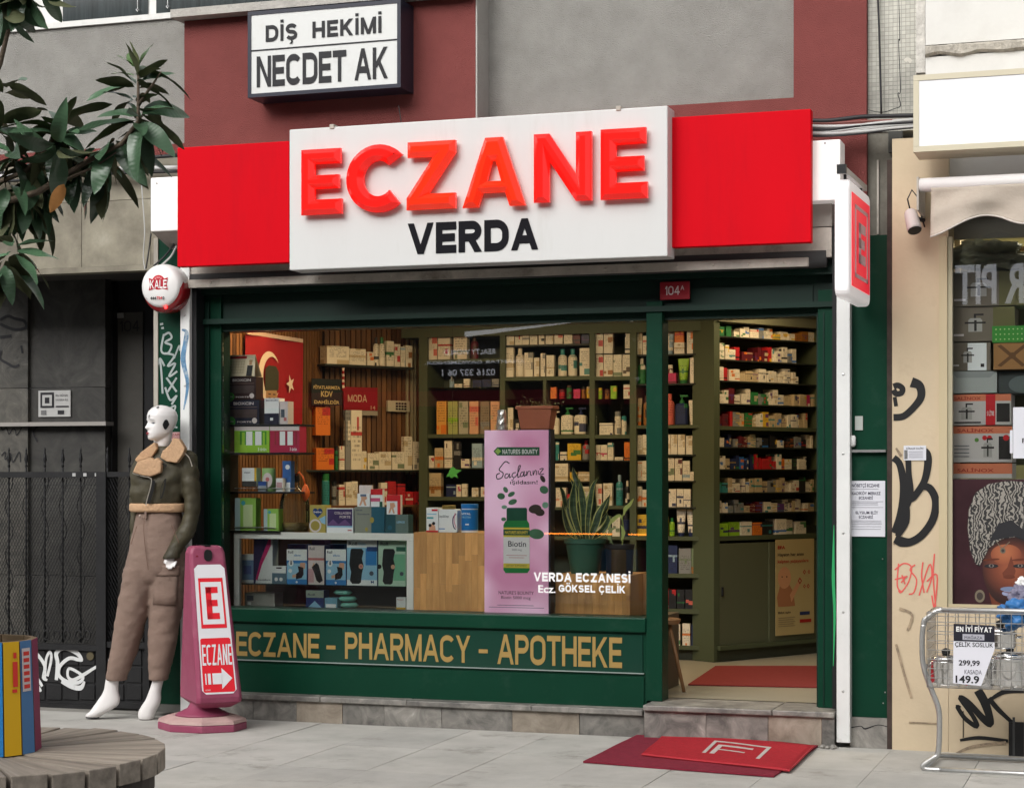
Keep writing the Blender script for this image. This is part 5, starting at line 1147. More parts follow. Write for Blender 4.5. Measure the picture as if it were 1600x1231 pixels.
b = MB(); b.lathe([(.35,0),(.35,.37)],(BX,BY,0),M('concrete_drum',(.2,.19,.18),.8),24); part('drum',b,bn,smooth=False)
b = MB(); b.lathe([(.60,.30),(.62,.30),(.62,.368),(.60,.368),(.60,.30)],(BX,BY,0),M('rusty_ring',(.05,.04,.035),.7),48,cap=False); part('ring_frame',b,bn)
pl = thing('planter', 'wooden planter of blue and yellow painted boards on the round bench', 'planter',FA,(BX,BY,.45))
cols = {'b': M('blue_board',(.03,.22,.55),.5,var=.06,vs=5), 'y': M('yellow_board',(.72,.42,.01),.5,var=.05), 'b2': M('mid_blue_board',(.07,.19,.40),.5,var=.06), 'r': M('wine_board',(.22,.02,.08),.5)}
hp = .405; rp_ = at(50,1080,BY)[0] - BX + .0
no = 12
brown = M('raw_board_edge',(.17,.12,.07),.8)
seq = {0: 'b2',11: 'y',10: 'b',9: 'b',8: 'y',1: 'r',2: 'b',3: 'y',4: 'b',5: 'r',6: 'b',7: 'b2'}
widths = [20,30,30,34,30,30,30,34,30,30,42,20]; tot = sum(widths); a_ = R(-14)
angs = []
for k in range(no): angs.append((a_,a_ + 2 * math.pi * widths[k] / tot)); a_ = angs[-1][1]
for k,(a0,a1) in enumerate(angs):
    b = MB(); vs = []
    for z,f in ((.452,1.0),(.45 + hp,.93)):
        for r in (rp_ - .022,rp_):
            for a in (a0 + .012,a1 - .012): vs.append((BX + r * f * math.cos(a),BY + r * f * math.sin(a),z))
    b.add(vs,[(2,3,7,6)],cols[seq[k]]); b.add(vs,[(0,2,6,4),(1,5,7,3),(4,6,7,5),(0,4,5,1),(0,1,3,2)],brown)
    part('board',b,pl,label={'b': 'blue board', 'b2': 'darker blue board', 'y': 'yellow board', 'r': 'wine board'}[seq[k]])
b = MB(); b.lathe([(.01,0),(rp_ * .88,0)],(BX,BY,.45 + hp - .05),M('soil',(.06,.045,.03),.95,bump=1,bs=30),24,cap=False); part('soil',b,pl)
# red-white sticker on the dark blue board
YST = BY - rp_ * .30
t_ = thing('sticker', 'red and white paper stickers on the planter boards', 'sticker',FA,(BX,BY,.45))
aS = (angs[0][0] + angs[0][1]) / 2
def onboard(k,u,v,e=.003):
    a0,a1 = angs[k]; f = 1.0 - .07 * v
    p0 = Vector((math.cos(a0 + .012),math.sin(a0 + .012),0)) * rp_ * f; p1 = Vector((math.cos(a1 - .012),math.sin(a1 - .012),0)) * rp_ * f
    p = p0 * (1 - u) + p1 * u; nn_ = (p0 + p1).normalized(); return (BX + p.x + nn_.x * e,BY + p.y + nn_.y * e,.452 + hp * v)
def brd(b,k,u0,v0,u1,v1,m,e=.003): b.add([onboard(k,u0,v0,e),onboard(k,u1,v0,e),onboard(k,u1,v1,e),onboard(k,u0,v1,e)],[(0,1,2,3)],m)
srd = C('sticker_bright_red'); b = MB(); brd(b,0,.08,.55,.8,.93,C('sticker_white'))
for k in range(6): brd(b,0,.2,.575 + k * .058,.7,.61 + k * .058,srd,.004)
part('paper_strip',b,t_)
b = MB(); brd(b,11,.55,.60,.85,.82,srd); brd(b,11,.5,.55,.8,.58,srd); brd(b,11,.6,.85,.8,.90,srd); part('paper_strip',b,t_)

# ================================================================== MANNEQUIN
mq = ground(213,1119); FM = Frame(mq[0] + .03,mq[1] - .13,.97,.243)
mn = thing('mannequin', 'bald white mannequin in olive shearling jacket and brown cargo trousers by the gate', 'mannequin',FM,(0,0,0))
def ringset(rs,n=28,sup=2.2):
    out = []
    for (pl_,pr_,py,yc,hd) in rs:
        s0,z = FM.hit(pl_,py,0); s1,_ = FM.hit(pr_,py,0); c,a = (s0 + s1) / 2,(s1 - s0) / 2; r = []
        for k in range(n):
            t = 2 * math.pi * k / n; co,si = math.cos(t),math.sin(t); e = 2 / sup
            r.append(Vector((c + a * math.copysign(abs(co) ** e,co),yc + hd * math.copysign(abs(si) ** e,si),z)))
        out.append(r)
    return out
def interp(rs,sub=5):
    out = []
    for i in range(len(rs) - 1):
        p0,p1,p2,p3 = [rs[j] for j in (max(i - 1,0),i,i + 1,min(i + 2,len(rs) - 1))]
        for k in range(sub):
            t = k / sub; out.append(tuple(.5 * ((2 * b_) + (c_ - a_) * t + (2 * a_ - 5 * b_ + 4 * c_ - d_) * t * t + (-a_ + 3 * b_ - 3 * c_ + d_) * t ** 3) for a_,b_,c_,d_ in zip(p0,p1,p2,p3)))
    out.append(rs[-1]); return out
def loft(b,rs,m,sub=5,n=28,sup=2.2,fold=0.0,seed=0,cap=True,fs_=(6,6,16)):
    RR = ringset(interp(rs,sub),n,sup); vs = []
    for r in RR:
        c = sum(r,Vector()) / n
        for p in r:
            d_ = (p - c); d_.z = 0; d_ = d_.normalized() if d_.length > 0 else d_
            k = fold * (abs(noise.noise(Vector((p.x * fs_[0] + p.z * 5,p.y * fs_[1],p.z * fs_[2] + seed)))) * 2 - .5 + .5 * noise.noise(Vector((p.x * 20,p.y * 20,p.z * 30 + seed))))
            vs.append(p + d_ * k)
    fs = []
    for i in range(len(RR) - 1):
        for k in range(n): j = (k + 1) % n; fs.append((i * n + j,i * n + k,(i + 1) * n + k,(i + 1) * n + j))
    if cap: fs += [tuple(range(n)),tuple((len(RR) - 1) * n + k for k in range(n - 1,-1,-1))]
    b.add(vs,fs,m); return RR
wg = M('mannequin_white',(.76,.74,.73),.28,coat=.4)
body = MB(FM)
loft(body,[(238,262,695,0,.045),(238,263,712,.0,.05),(225,285,722,.01,.06),(220,284,745,.01,.09),(224,278,800,.01,.08),(222,280,860,.01,.09),(215,284,900,.01,.08)],wg)
LEGL = [(196,238,890,0,.07),(190,226,960,0,.06),(180,210,1000,0,.05),(168,190,1050,0,.042),(165,185.5,1063,0,.036),(162,185,1079,0,.036),(154,187,1092,0,.040),(147.6,184,1101,0,.042),(141,171,1110,0,.042),(134,160,1116,0,.038),(134,156,1119.5,0,.030)]
LEGR = [(238,280,890,0,.07),(238,272,960,0,.06),(238,264,1010,0,.045),(238,257,1050,0,.038),(238,255,1063,0,.034),(233,251.5,1079,0,.036),(228,251.5,1092,0,.040),(222,249,1101,0,.042),(217,244,1110,0,.042),(216,241,1118,0,.040),(217.5,239,1123,0,.032)]
loft(body,LEGL,wg); loft(body,LEGR,wg)
# arm with hand at the trouser pocket
loft(body,[(272,292,715,.02,.04),(285,300,745,.0,.035),(292,306,790,-.02,.03),(286,300,825,-.05,.028),(272,284,862,-.09,.022),(266,280,868,-.095,.020),(262,279,874,-.10,.018),(262,278,879,-.10,.016)],wg)
def P3(px,py,y): s_,z_ = FM.hit(px,py,y); return (s_,y,z_)
for pts,r in (([(264,871),(260,876),(259,881)],.0075),([(264,876),(261,882),(260,887)],.0078),([(268,877),(264.5,884),(263.5,889)],.0078),([(272,877),(268.5,885),(267.5,889)],.0075),([(276,876),(273,883),(272,886)],.007)):
    body.tube([P3(px,py,-.105 - .008 * i) for i,(px,py) in enumerate(pts)],[r,r * .95,r * .7],wg,8)
# head: rows from chin to crown, turned towards the left of the picture
HC = P3(252,690,0); HT = FM.hit(252,633,0)[1]; HB = FM.hit(252,688,0)[1]; HH = HT - HB
rows = [(0,.058,-.02,.018),(.03,.070,.0,.030),(.10,.076,.030,.044),(.20,.076,.058,.056),(.32,.074,.078,.062),(.45,.072,.094,.067),(.58,.076,.102,.071),(.70,.079,.104,.072),(.82,.070,.095,.065),(.92,.050,.070,.048),(.98,.024,.036,.024),(1,.004,.006,.004)]
AF = R(52)          # how far the face is turned away from the viewer
hfx,hfy = -math.sin(AF),-math.cos(AF)
def headp(th,t,off=0.0):
    for i in range(len(rows) - 1):
        if rows[i][0] <= t <= rows[i + 1][0]: break
    f = (t - rows[i][0]) / (rows[i + 1][0] - rows[i][0]); f = f * f * (3 - 2 * f) if False else f
    fr_,bk_,w_ = [rows[i][k] * (1 - f) + rows[i + 1][k] * f for k in (1,2,3)]
    co,si = math.cos(th),math.sin(th)
    fwd = (fr_ if co > 0 else bk_) * math.copysign(abs(co) ** .9,co); sd_ = w_ * math.copysign(abs(si) ** .9,si)
    dg = abs(math.degrees(th)); g = lambda x,c,s: math.exp(-((x - c) / s) ** 2)
    fwd += .024 * g(t,.35,.055) * g(dg,0,9) + .014 * g(t,.44,.07) * g(dg,0,7)     # nose
    fwd += .008 * g(t,.205,.022) * g(dg,0,20) + .006 * g(t,.165,.02) * g(dg,0,17)    # lips
    fwd += .006 * g(t,.05,.05) * g(dg,0,22)                                        # chin
    fwd -= .010 * g(t,.49,.05) * g(dg,30,14)                                        # eye sockets
    fwd += .004 * g(t,.58,.04) * g(dg,24,20)                                        # brows
    n_ = Vector((fwd,sd_)).normalized() * off if off else Vector((0,0)); fwd += n_.x; sd_ += n_.y
    return (HC[0] + .0 + hfx * fwd - hfy * sd_,HC[1] - .02 + hfy * fwd + hfx * sd_,HB + HH * t)
nh,nv = 72,64; vs = []; fs = []
for j in range(nv + 1):
    for i in range(nh): vs.append(headp(((2 * math.pi * i / nh) + math.pi) % (2 * math.pi) - math.pi,j / nv))
for j in range(nv):
    for i in range(nh): k = (i + 1) % nh; fs.append((j * nh + i,j * nh + k,(j + 1) * nh + k,(j + 1) * nh + i))
fs += [tuple(range(nh - 1,-1,-1)),tuple(nv * nh + k for k in range(nh))]
body.add(vs,fs,wg)
nk = P3(249,700,.0); body.tube([(HC[0] + .02,-.0,HB + .055),(HC[0] + .012,0,HB),P3(249,705,0),P3(248,722,.01)],[.050,.046,.047,.06],wg,20)
bo = part('body',body,mn,smooth=True)
md = bo.modifiers.new('remesh', 'REMESH'); md.mode = 'VOXEL'; md.voxel_size = .0048; md.use_smooth_shade = True
sm_ = bo.modifiers.new('smooth', 'CORRECTIVE_SMOOTH'); bo.modifiers.remove(sm_)
s2 = bo.modifiers.new('smooth', 'SMOOTH'); s2.factor = .5; s2.iterations = 3
def hpatch(b,th0,th1,t0,t1,m,off=.0025,n=10,shape=None):
    for_ = []; vs = []
    for i in range(n + 1):
        th = th0 + (th1 - th0) * i / n; f = math.sin(math.pi * i / n) if shape else 1
        c = (t0 + t1) / 2; h = (t1 - t0) / 2 * f; vs += [headp(R(th),c - h - 1e-4,off),headp(R(th),c + h + 1e-4,off)]
    b.add(vs,[(2 * i,2 * i + 2,2 * i + 3,2 * i + 1) for i in range(n)],m)
side = -1 if True else 1
b = MB(FM); lip = C('lip_red',(150,30,45),.3); hpatch(b,-18,18,.188,.228,lip,.0035,12,True); hpatch(b,-15,15,.148,.180,lip,.0035,12,True); part('lips',b,mn)
b = MB(FM); ek = C('eye_shadow')
for sg in (1,-1): hpatch(b,sg * 17,sg * 44,.478,.50,ek,.0035,10,True); hpatch(b,sg * 20,sg * 38,.455,.478,C('eye_grey'),.003,8,True); hpatch(b,sg * 12,sg * 42,.59,.603,C('brow_grey'),.003,8,True)
part('eyes',b,mn)
b = MB(FM); blk = C('chipped_black',(25,26,28),.6)
for sg in (1,-1): hpatch(b,sg * 80,sg * 104,.30,.58,blk,.004,14,True)
hpatch(b,40,62,.90,.955,blk,.004,8,True); hpatch(b,10,18,.66,.72,C('chip_grey'),.003,6,True); hpatch(b,8,14,.60,.70,C('chip_grey'),.0032,6,True); part('chipped_marks',b,mn)
# jacket
def cloth_mods(o,vx,it):
    md = o.modifiers.new('remesh', 'REMESH'); md.mode = 'VOXEL'; md.voxel_size = vx; md.use_smooth_shade = True
    md = o.modifiers.new('smooth', 'SMOOTH'); md.factor = .5; md.iterations = it
leather = M('olive_suede',(.055,.048,.028),.55,var=.4,vs=8,bump=.9,bs=13)
shear = M('tan_shearling',(.50,.32,.19),.95,var=.14,vs=30,bump=.6,bs=70)
b = MB(FM); J = [(238,264,697,.0,.06),(226,288,705,.01,.08),(213,296,716,.01,.10),(208,296,732,.0,.115),(206,291,752,-.005,.125),(206,288,772,-.005,.125),(208,287,787,.0,.12)]
loft(b,J,leather,6,40,2.3,.012,3,fs_=(7,7,11)); JB = b
def HB_():
    b = MB(FM); loft(b,[(206,288,786,.0,.118),(203.5,290.5,788,.0,.13),(203.5,291,796,.0,.132),(206,290,799.5,.0,.12)],shear,5,40,2.3,.004,9); part('hem_band',b,jk,smooth=True)
b = JB; loft(b,[(274,296,703,.0,.05),(274,306,712,.0,.075),(279,310,730,-.005,.08),(284,312,755,-.01,.078),(288,313.5,780,-.02,.072),(289,314,800,-.03,.068),(285,312,817,-.045,.064),(277,305,836,-.06,.058),(269,296,852,-.08,.05),(264,289,864,-.09,.046),(262,286,871,-.095,.044)],leather,6,28,2.1,.013,5,fs_=(4,4,10)); loft(b,[(209,226,710,.05,.05),(202,222,730,.09,.06),(199,217,760,.10,.06),(197,214,790,.10,.055),(196.5,213,820,.09,.05),(198,212,845,.08,.045),(199,211,862,.08,.04)],leather,6,24,2.1,.012,15,fs_=(4,4,10)); jk = part('jacket',b,mn,smooth=True); cloth_mods(jk,.007,3); hb = HB_; hb()
def pil(pts,y,th,m,nm,par):
    b = MB(FM); q_ = [FM.hit(190 + px / 4.74,600 + py / 4.74,y) for px,py in pts]
    Q = []; n = len(q_)
    for i in range(n):
        p0,p1,p2,p3 = [Vector(q_[(i + j) % n]) for j in (-1,0,1,2)]
        for k in range(4): t = k / 4; Q.append(.5 * ((2 * p1) + (p2 - p0) * t + (2 * p0 - 5 * p1 + 4 * p2 - p3) * t * t + (-p0 + 3 * p1 - 3 * p2 + p3) * t ** 3))
    b.poly([tuple(p) for p in q_],y,m,th); o = part(nm,b,par,smooth=True); cloth_mods(o,.005,4); return o
pil([(380,398),(425,408),(468,475),(455,520),(405,585),(330,572),(285,545),(300,498),(355,450)],-.125,.07,shear, 'collar',jk)
pil([(245,428),(200,460),(140,505),(95,560),(112,580),(225,538),(262,480)],-.10,.07,shear, 'collar',jk)
pil([(215,540),(115,575),(80,655),(150,675),(210,685),(288,655),(296,575),(262,545),(235,560)],-.158,.05,shear, 'lapel',jk)
b = MB(FM); zp = chrome
def crib(pts,w_,y,m): q_ = [FM.hit(190 + px / 4.74,600 + py / 4.74,y) for px,py in pts]; b.ribbon(q_,w_,y,m)
crib([(80,658),(150,680),(205,692),(222,712),(212,770),(195,830),(178,900)],.006,-.148,M('zip_metal',(.5,.46,.4),.35,.8)); part('zip',b,jk)
b = MB(FM); sm2 = C('black_binding'); b = MB(FM); crib([(236,712),(228,770),(208,840),(196,885)],.022,-.146,sm2); part('zip_binding',b,jk); b = MB(FM); crib([(290,590),(330,600),(320,612)],.008,-.14,sm2); part('buckle_strap',b,jk); b = MB(FM); crib([(325,700),(318,760),(300,830),(285,845)],.009,-.146,sm2); crib([(325,700),(295,760),(288,835)],.004,-.146,sm2); part('pocket_seam',b,jk); b = MB(FM); crib([(455,500),(500,545),(522,610)],.006,-.105,M('zip_metal',0)); part('shoulder_zip',b,jk)
# trousers
tw = M('brown_twill',(.215,.150,.120),.85,var=.13,vs=5,bump=1.0,bs=11,stretch=(1,1,1.4))
b = MB(FM); TR = [(217,281,796,.0,.10),(214,284,806,.0,.11),(209,287,828,.0,.118),(203,289,856,.0,.122),(197,290,885,.0,.118),(194,290,903,.0,.10),(200,284,914,.0,.06),(206,280,922,.0,.03)]
loft(b,TR,tw,6,44,2.3,.007,1,fs_=(9,9,7)); loft(b,[(194,243,888,.0,.105),(191,241,912,.0,.104),(186,235,940,-.005,.10),(181,228,970,-.005,.095),(176,219,1000,.0,.088),(171,209,1030,.0,.08),(167,200,1052,.0,.07),(167,198,1062,.0,.066)],tw,7,32,2.2,.006,21,fs_=(11,11,14)); RL = loft(b,[(238,291,888,.0,.108),(236,290,912,.0,.108),(234.5,287,940,.0,.10),(233,281,970,.0,.092),(232,276,1000,.0,.085),(232,270,1030,.0,.076),(232.5,264,1052,.0,.066),(233,262,1062,.0,.062)],tw,7,32,2.2,.006,33,fs_=(11,11,14)); trs = part('trousers',b,mn,smooth=True); cloth_mods(trs,.008,3)
def patch(px0,px1,py0,py1,off,nm,par,m=tw,hw0=236,hw1=290,hd=.100,n=10):
    b = MB(FM); vs = []; fs = []
    for j in range(5):
        py = py0 + (py1 - py0) * j / 4
        for i in range(n + 1):
            px = px0 + (px1 - px0) * i / n + (py - py0) * -.05; s_,z_ = FM.hit(px,py,0); c0_,c1_ = FM.hit(hw0,py,0)[0],FM.hit(hw1,py,0)[0]
            u = max(-1,min(1,(s_ - (c0_ + c1_) / 2) / ((c1_ - c0_) / 2))); y = -hd * (1 - abs(u) ** 2.2) ** (1 / 2.2); vs.append((s_ + off * u * .5,y - off + .004 * noise.noise((s_ * 25,z_ * 25,3)),z_))
    for j in range(4):
        for i in range(n): a = j * (n + 1) + i; fs.append((a,a + n + 1,a + n + 2,a + 1))
    b.add(vs,fs,m); o = part(nm,b,par,smooth=True); md = o.modifiers.new('thickness', 'SOLIDIFY'); md.thickness = .006; md.offset = -1; return o
patch(248,284,892,943,.007, 'cargo_pocket',trs); patch(246,286,882,898,.012, 'pocket_flap',trs)
b = MB(FM); q = P3(219,806,-.112); b.lathe([(.009,0),(.008,.004),(.002,.005)],(0,0,0),M('dull_button',(.35,.28,.24),.4,.5),10); b.v = [(q[0] + v[0],q[1] - v[2] - .006,q[2] + v[1]) for v in b.v]; part('button',b,trs)
b = MB(FM)
for px in (236,262): q = P3(px,800,0); b.box(q[0] - .006,q[0] + .006,-.123 + (.02 if px > 250 else 0),-.09,q[2] - .035,q[2] + .012,tw)
part('belt_loop',b,trs)
b = MB(FM); 
for pts in ([(226,808),(225,830),(228,862),(232,890)],[(214,822),(205,850)],[(268,820),(280,848)]):
    b.ribbon([FM.hit(px,py,-.128) for px,py in pts],.004,-.132,M('seam_brown',(.13,.075,.055),.9))
part('fly_seam',b,trs)
b = MB(FM)   # dark soles
for rs_ in (LEGL,LEGR):
    r = rs_[-1]; RR = ringset([(r[0] + .5,r[1] - 1,r[2] - .5,0,r[4] - .002),(r[0] + .5,r[1] - 1,r[2] + 1.5,0,r[4] - .003)],20)
    vs = [p for r in RR for p in r]; n = 20; fs = [((i * n + (k + 1) % n),i * n + k,(i + 1) * n + k,(i + 1) * n + (k + 1) % n) for i in range(len(RR) - 1) for k in range(n)]
    b.add(vs,fs + [tuple(len(vs) - n + k for k in range(n))],C('sole_black',(30,28,34),.5))
part('sole',b,mn,smooth=True)

# ================================================================== TREE
def leaf_mat(name,top,under):
    m = bpy.data.materials.new(name); m.use_nodes = True; MATS[name] = m; n,L = m.node_tree.nodes,m.node_tree.links; b = n['Principled BSDF']
    b.inputs['Roughness'].default_value = .33; oi = n.new('ShaderNodeObjectInfo'); g = n.new('ShaderNodeNewGeometry')
    mr = n.new('ShaderNodeMapRange'); mr.inputs[3].default_value = .55; mr.inputs[4].default_value = 1.7; L.new(oi.outputs['Random'],mr.inputs[0])
    s_ = n.new('ShaderNodeVectorMath'); s_.operation = 'SCALE'; s_.inputs[0].default_value = top; L.new(mr.outputs[0],s_.inputs['Scale'])
    mx = n.new('ShaderNodeMix'); mx.data_type = 'RGBA'; L.new(g.outputs['Backfacing'],mx.inputs[0]); L.new(s_.outputs[0],mx.inputs[6]); mx.inputs[7].default_value = (*under,1); L.new(mx.outputs[2],b.inputs['Base Color'])
    rr_ = n.new('ShaderNodeMapRange'); rr_.inputs[3].default_value = .3; rr_.inputs[4].default_value = .8; L.new(g.outputs['Backfacing'],rr_.inputs[0]); L.new(rr_.outputs[0],b.inputs['Roughness'])
    uv = n.new('ShaderNodeTexCoord'); w_ = n.new('ShaderNodeTexWave'); w_.inputs['Scale'].default_value = 22; w_.inputs['Distortion'].default_value = 1.5; L.new(uv.outputs['Object'],w_.inputs['Vector'])
    bp = n.new('ShaderNodeBump'); bp.inputs['Strength'].default_value = .12; bp.inputs['Distance'].default_value = .003; L.new(w_.outputs['Fac'],bp.inputs['Height']); L.new(bp.outputs[0],b.inputs['Normal']); return m
lm = leaf_mat('magnolia_leaf',(.058,.115,.062),(.075,.085,.035)); ly = leaf_mat('yellowed_leaf',(.42,.17,.02),(.30,.13,.03)); ll = leaf_mat('young_magnolia_leaf',(.08,.15,.045),(.12,.14,.05))
def leaf_mesh(nm,L_,W_,droop,fold,mt,twist=0,n=9):
    vs = []; fs = []
    for i in range(n + 1):
        t = i / n; w_ = W_ * (math.sin(math.pi * min(1,(t * .92 + .04)) ** .85)) ** .8 if 0 < i < n else .0015; x = L_ * t
        z = -droop * L_ * t * t; tw_ = twist * t
        for k,u in enumerate((-1,-.5,0,.5,1)):
            yy,zz = u * w_ / 2,fold * abs(u) * w_ / 2 + .06 * w_ * math.sin(t * 9 + k); vs.append((x,yy * math.cos(tw_) - zz * math.sin(tw_),z + yy * math.sin(tw_) + zz * math.cos(tw_)))
    for i in range(n):
        for k in range(4): a = i * 5 + k; fs.append((a,a + 5,a + 6,a + 1))
    me = bpy.data.meshes.new(nm); me.from_pydata(vs,[],fs); me.materials.append(mt); me.polygons.foreach_set('use_smooth',[True] * len(fs)); me.update(); return me
LMS = [leaf_mesh('leaf',.185,.066,d_,f_,lm,t_) for d_,f_,t_ in ((.15,.25,.1),(.4,.35,.5),(.25,.1,-.5),(.6,.3,.2),(.05,.4,-.2))]
LLS = [leaf_mesh('leaf',.15,.058,.2,.2,ll)]
tr = thing('magnolia_tree', 'magnolia tree with large glossy leaves reaching in over the bench', 'tree',FA,(BX,BY,.4))
trf = BASE[tr.name]; bark = M('magnolia_bark',(.12,.09,.065),.9,var=.3,vs=12,bump=.6,bs=40)
rt_ = random.Random(11)
b = MB(); b.tube([(BX,BY,.38),(BX - .02,BY,1.2),(BX - .03,BY + .03,2.0),(BX - .05,BY,3.0),(BX - .1,BY,4.2)],[.075,.06,.055,.045,.02],bark,12); part('trunk',b,tr,smooth=True)
def whorl(px,py,dy,n,ax,el0,el1,az=None,sc=1.0,young=0):
    s_,z_ = FA.hit(px,py,BY + dy); c = Vector((s_,BY + dy,z_)); ax = Vector(ax).normalized()
    t0 = ax.orthogonal().normalized(); t1 = ax.cross(t0)
    for i in range(n):
        a = 2.39996 * i + rt_.uniform(-.3,.3); el = R(el0 + (el1 - el0) * i / max(1,n - 1) + rt_.uniform(-10,10))
        d_ = (t0 * math.cos(a) + t1 * math.sin(a)) * math.cos(el) + ax * math.sin(el)
        o = bpy.data.objects.new('leaf',(LLS if rt_.random() < young else LMS)[0] if young and rt_.random() < young else rt_.choice(LMS)); COL.objects.link(o); o.parent = tr
        up = ax if abs(d_.dot(ax)) < .95 else Vector((0,0,1)); x_ = d_.normalized(); y_ = up.cross(x_).normalized(); z2 = x_.cross(y_)
        from mathutils import Matrix
        m_ = Matrix((x_,y_,z2)).transposed(); o.rotation_euler = (m_ @ Matrix.Rotation(rt_.uniform(-.7,.7),3, 'X')).to_euler()
        k = sc * rt_.uniform(.6,1.15); o.scale = (k,k,k); o.location = c - Vector((BX,BY,.4)) - ax * rt_.uniform(0,.05) + x_ * .012
    return c
tips = []
for a in ((216,108,0,10,(.1,-.1,1),5,75,None,.85,.75),(214,125,.02,7,(.0,-.2,1),-10,30,None,.9,.4),(218,172,0,9,(.3,-.3,1),-10,25),(218,180,.02,12,(.1,-.3,1),-80,-15),(212,150,.05,5,(0,0,1),-5,20,None,.8),
          (92,192,0,12,(-.1,-.3,1),-5,50),(90,198,.02,12,(0,-.2,1),-85,-20),(152,225,.15,10,(0,0,1),-70,0),(60,245,.1,12,(0,0,1),-80,-10),(22,235,0,10,(0,0,1),-60,20),(105,240,.12,11,(0,-.1,1),-85,-20),(150,245,.1,10,(0,-.2,1),-85,-20),(48,262,.12,10,(0,-.2,1),-85,-25), 
          (35,-8,-.05,14,(.1,-.2,-1),0,75,None,1.05),(75,-18,.1,9,(.1,-.2,-1),0,60),(-5,10,.1,10,(0,0,-1),0,60),(8,130,.1,5,(0,0,1),-20,40),(22,375,-.05,9,(.2,-.2,1),-45,20,None,.95),(6,400,.05,7,(0,0,1),-80,-10),(5,330,.1,7,(0,0,1),-50,20),(90,240,-.1,8,(.2,-.3,-1),-10,50),(40,290,.1,11,(0,-.3,1),-85,-20),(10,280,.0,11,(0,-.3,1),-85,-10),(178,215,.05,9,(-.2,-.3,1),-70,10),(0,190,0,8,(0,0,1),-30,40),(12,0,-.05,9,(0,-.2,-1),20,80,None,1.05)):
    tips.append(whorl(*a[:7],None,a[8] if len(a) > 8 else 1.0,a[9] if len(a) > 9 else 0))
for (i0,pts) in ((0,[(-40,330),(60,300),(140,250),(190,225),(216,190),(216,150),(216,105)]),(0,[(-40,300),(40,268),(80,225),(92,195)]),(0,[(-40,200),(0,100),(20,20),(35,-20)]),(0,[(100,282),(150,260),(182,238)]),(0,[(-40,380),(0,375),(22,378)]),(0,[(216,165),(240,130),(252,112)]),(0,[(-40,250),(0,262),(50,250),(70,240)])):
    b = MB(); P = [at(px,py,BY) for px,py in pts]; n = len(P)
    if pts[0][0] == -40: P = [(BX - .03,BY,P[0][2] - .1)] + P; n += 1
    b.tube(P,[(.015 if pts[0][0] == -40 else .007) * (1 - .75 * i / (n - 1)) for i in range(n)],bark,8); part('branch',b,tr,smooth=True)
for (px,py,dx,mt) in ((100,288,(-.25,-.3,-.9),ly),):
    o = bpy.data.objects.new('leaf',leaf_mesh('leaf',.11,.045,.1,.1,mt)); COL.objects.link(o); o.parent = tr; q = at(px,py,BY - .12)
    o.location = Vector(q) - Vector((BX,BY,.4)); o.rotation_euler = (R(60),R(62),R(190)); o['label'] = 'yellow leaf'

# ================================================================== OVER THE STREET (seen in the window reflections)
ob = thing('opposite_building', 'grey building across the street, seen only mirrored in the shop windows', 'building',FA,(-8,-23,0))
og = M('dark_street_facade',(.10,.10,.10),.9,var=.3,vs=.6)
YO = -22.1
def mirror(px,py,Yp=.15): # real position on the far facade whose mirror image shows at this pixel
    s_,z_ = FA.hit(px,py,2 * Yp - YO); return s_,z_
b = MB(); b.box(-34,22,YO - 4,YO - .05,0,11,og); part('wall',b,ob)
a0,z0 = mirror(560,636); a1,z1 = mirror(1010,606)
b = MB(); b.box(a0 - 2,a1 + 1,YO - .6,YO,z0,z1,M('dull_red_canopy',(.70,.10,.14),.7)); part('canopy',b,ob)
for k in range(16):
    b = MB(); b.box(-33 + k * 3.4,-31 + k * 3.4,YO - .04,YO - .01,5.2,7.2,M('far_window',(.03,.035,.04),.2)); part('window',b,ob)
for k in range(16):
    b = MB(); b.box(-33.5 + k * 3.4,-31 + k * 3.4,YO - .04,YO - .01,.1,2.6,M('far_window',0)); part('window',b,ob)
b = MB()
for tx,y0_,y1_,x0_,x1_ in (('REALTY WORLD',545,555,695,775),('ANAHTAR GAYRİMENKUL',560,570,665,822),('0216 337 06 1',576,588,692,775)):
    # letters face the shop: laid out right to left in x as seen from behind
    sa,za_ = mirror(x0_,y1_); sb,zb3 = mirror(x1_,y0_); m_ = MB(); 
    m_.text(tx,0,sb - sa,za_,zb3,0,M('added_glow_white',(.8,.8,.85),.5,emis=(.9,.92,1),es=2.0),bold=.02)  # glow added to the letters so they show mirrored in the pane
    vs = [(sa + (x if False else (sb - sa) - x),YO + .05,z) for x,y,z in m_.v]
    b = MB(); b.add(vs,[f[::-1] for f in m_.f],MATS['added_glow_white']); part('lettering',b,ob)
b = MB(); sa,za_ = mirror(1493,505,.0); sb,zb3 = mirror(1600,478,.0); m_ = MB(); m_.text('R PIT',0,sb - sa,za_ + .3,zb3 + .7,0,MATS['added_glow_white'],bold=.03); b.add([(sa + (sb - sa) - x,YO + .05,z) for x,y,z in m_.v],[f[::-1] for f in m_.f],MATS['added_glow_white']); part('lettering',b,ob)
b = MB(); sa,za_ = mirror(852,833); sb,zb3 = mirror(1012,834); b.box(sa,sb,YO + .04,YO + .06,za_ - .015,za_ + .012,M('orange_neon',(1,.3,.03),.5,emis=(1,.28,.03),es=14)); part('neon_tube',b,ob)
b = MB(); sa,za_ = mirror(735,520); sb,zb3 = mirror(985,498); b.add([(sa,YO + .3,za_),(sb,YO + .3,zb3),(sb - .9,YO + .3,zb3 - .06),(sa,YO + .3,za_ - .10)],[(0,1,2,3),(3,2,1,0)],MATS['added_glow_white']); part('glow_streak_strip',b,ob)  # white strip with added glow, mirrored as a bright streak in the pane

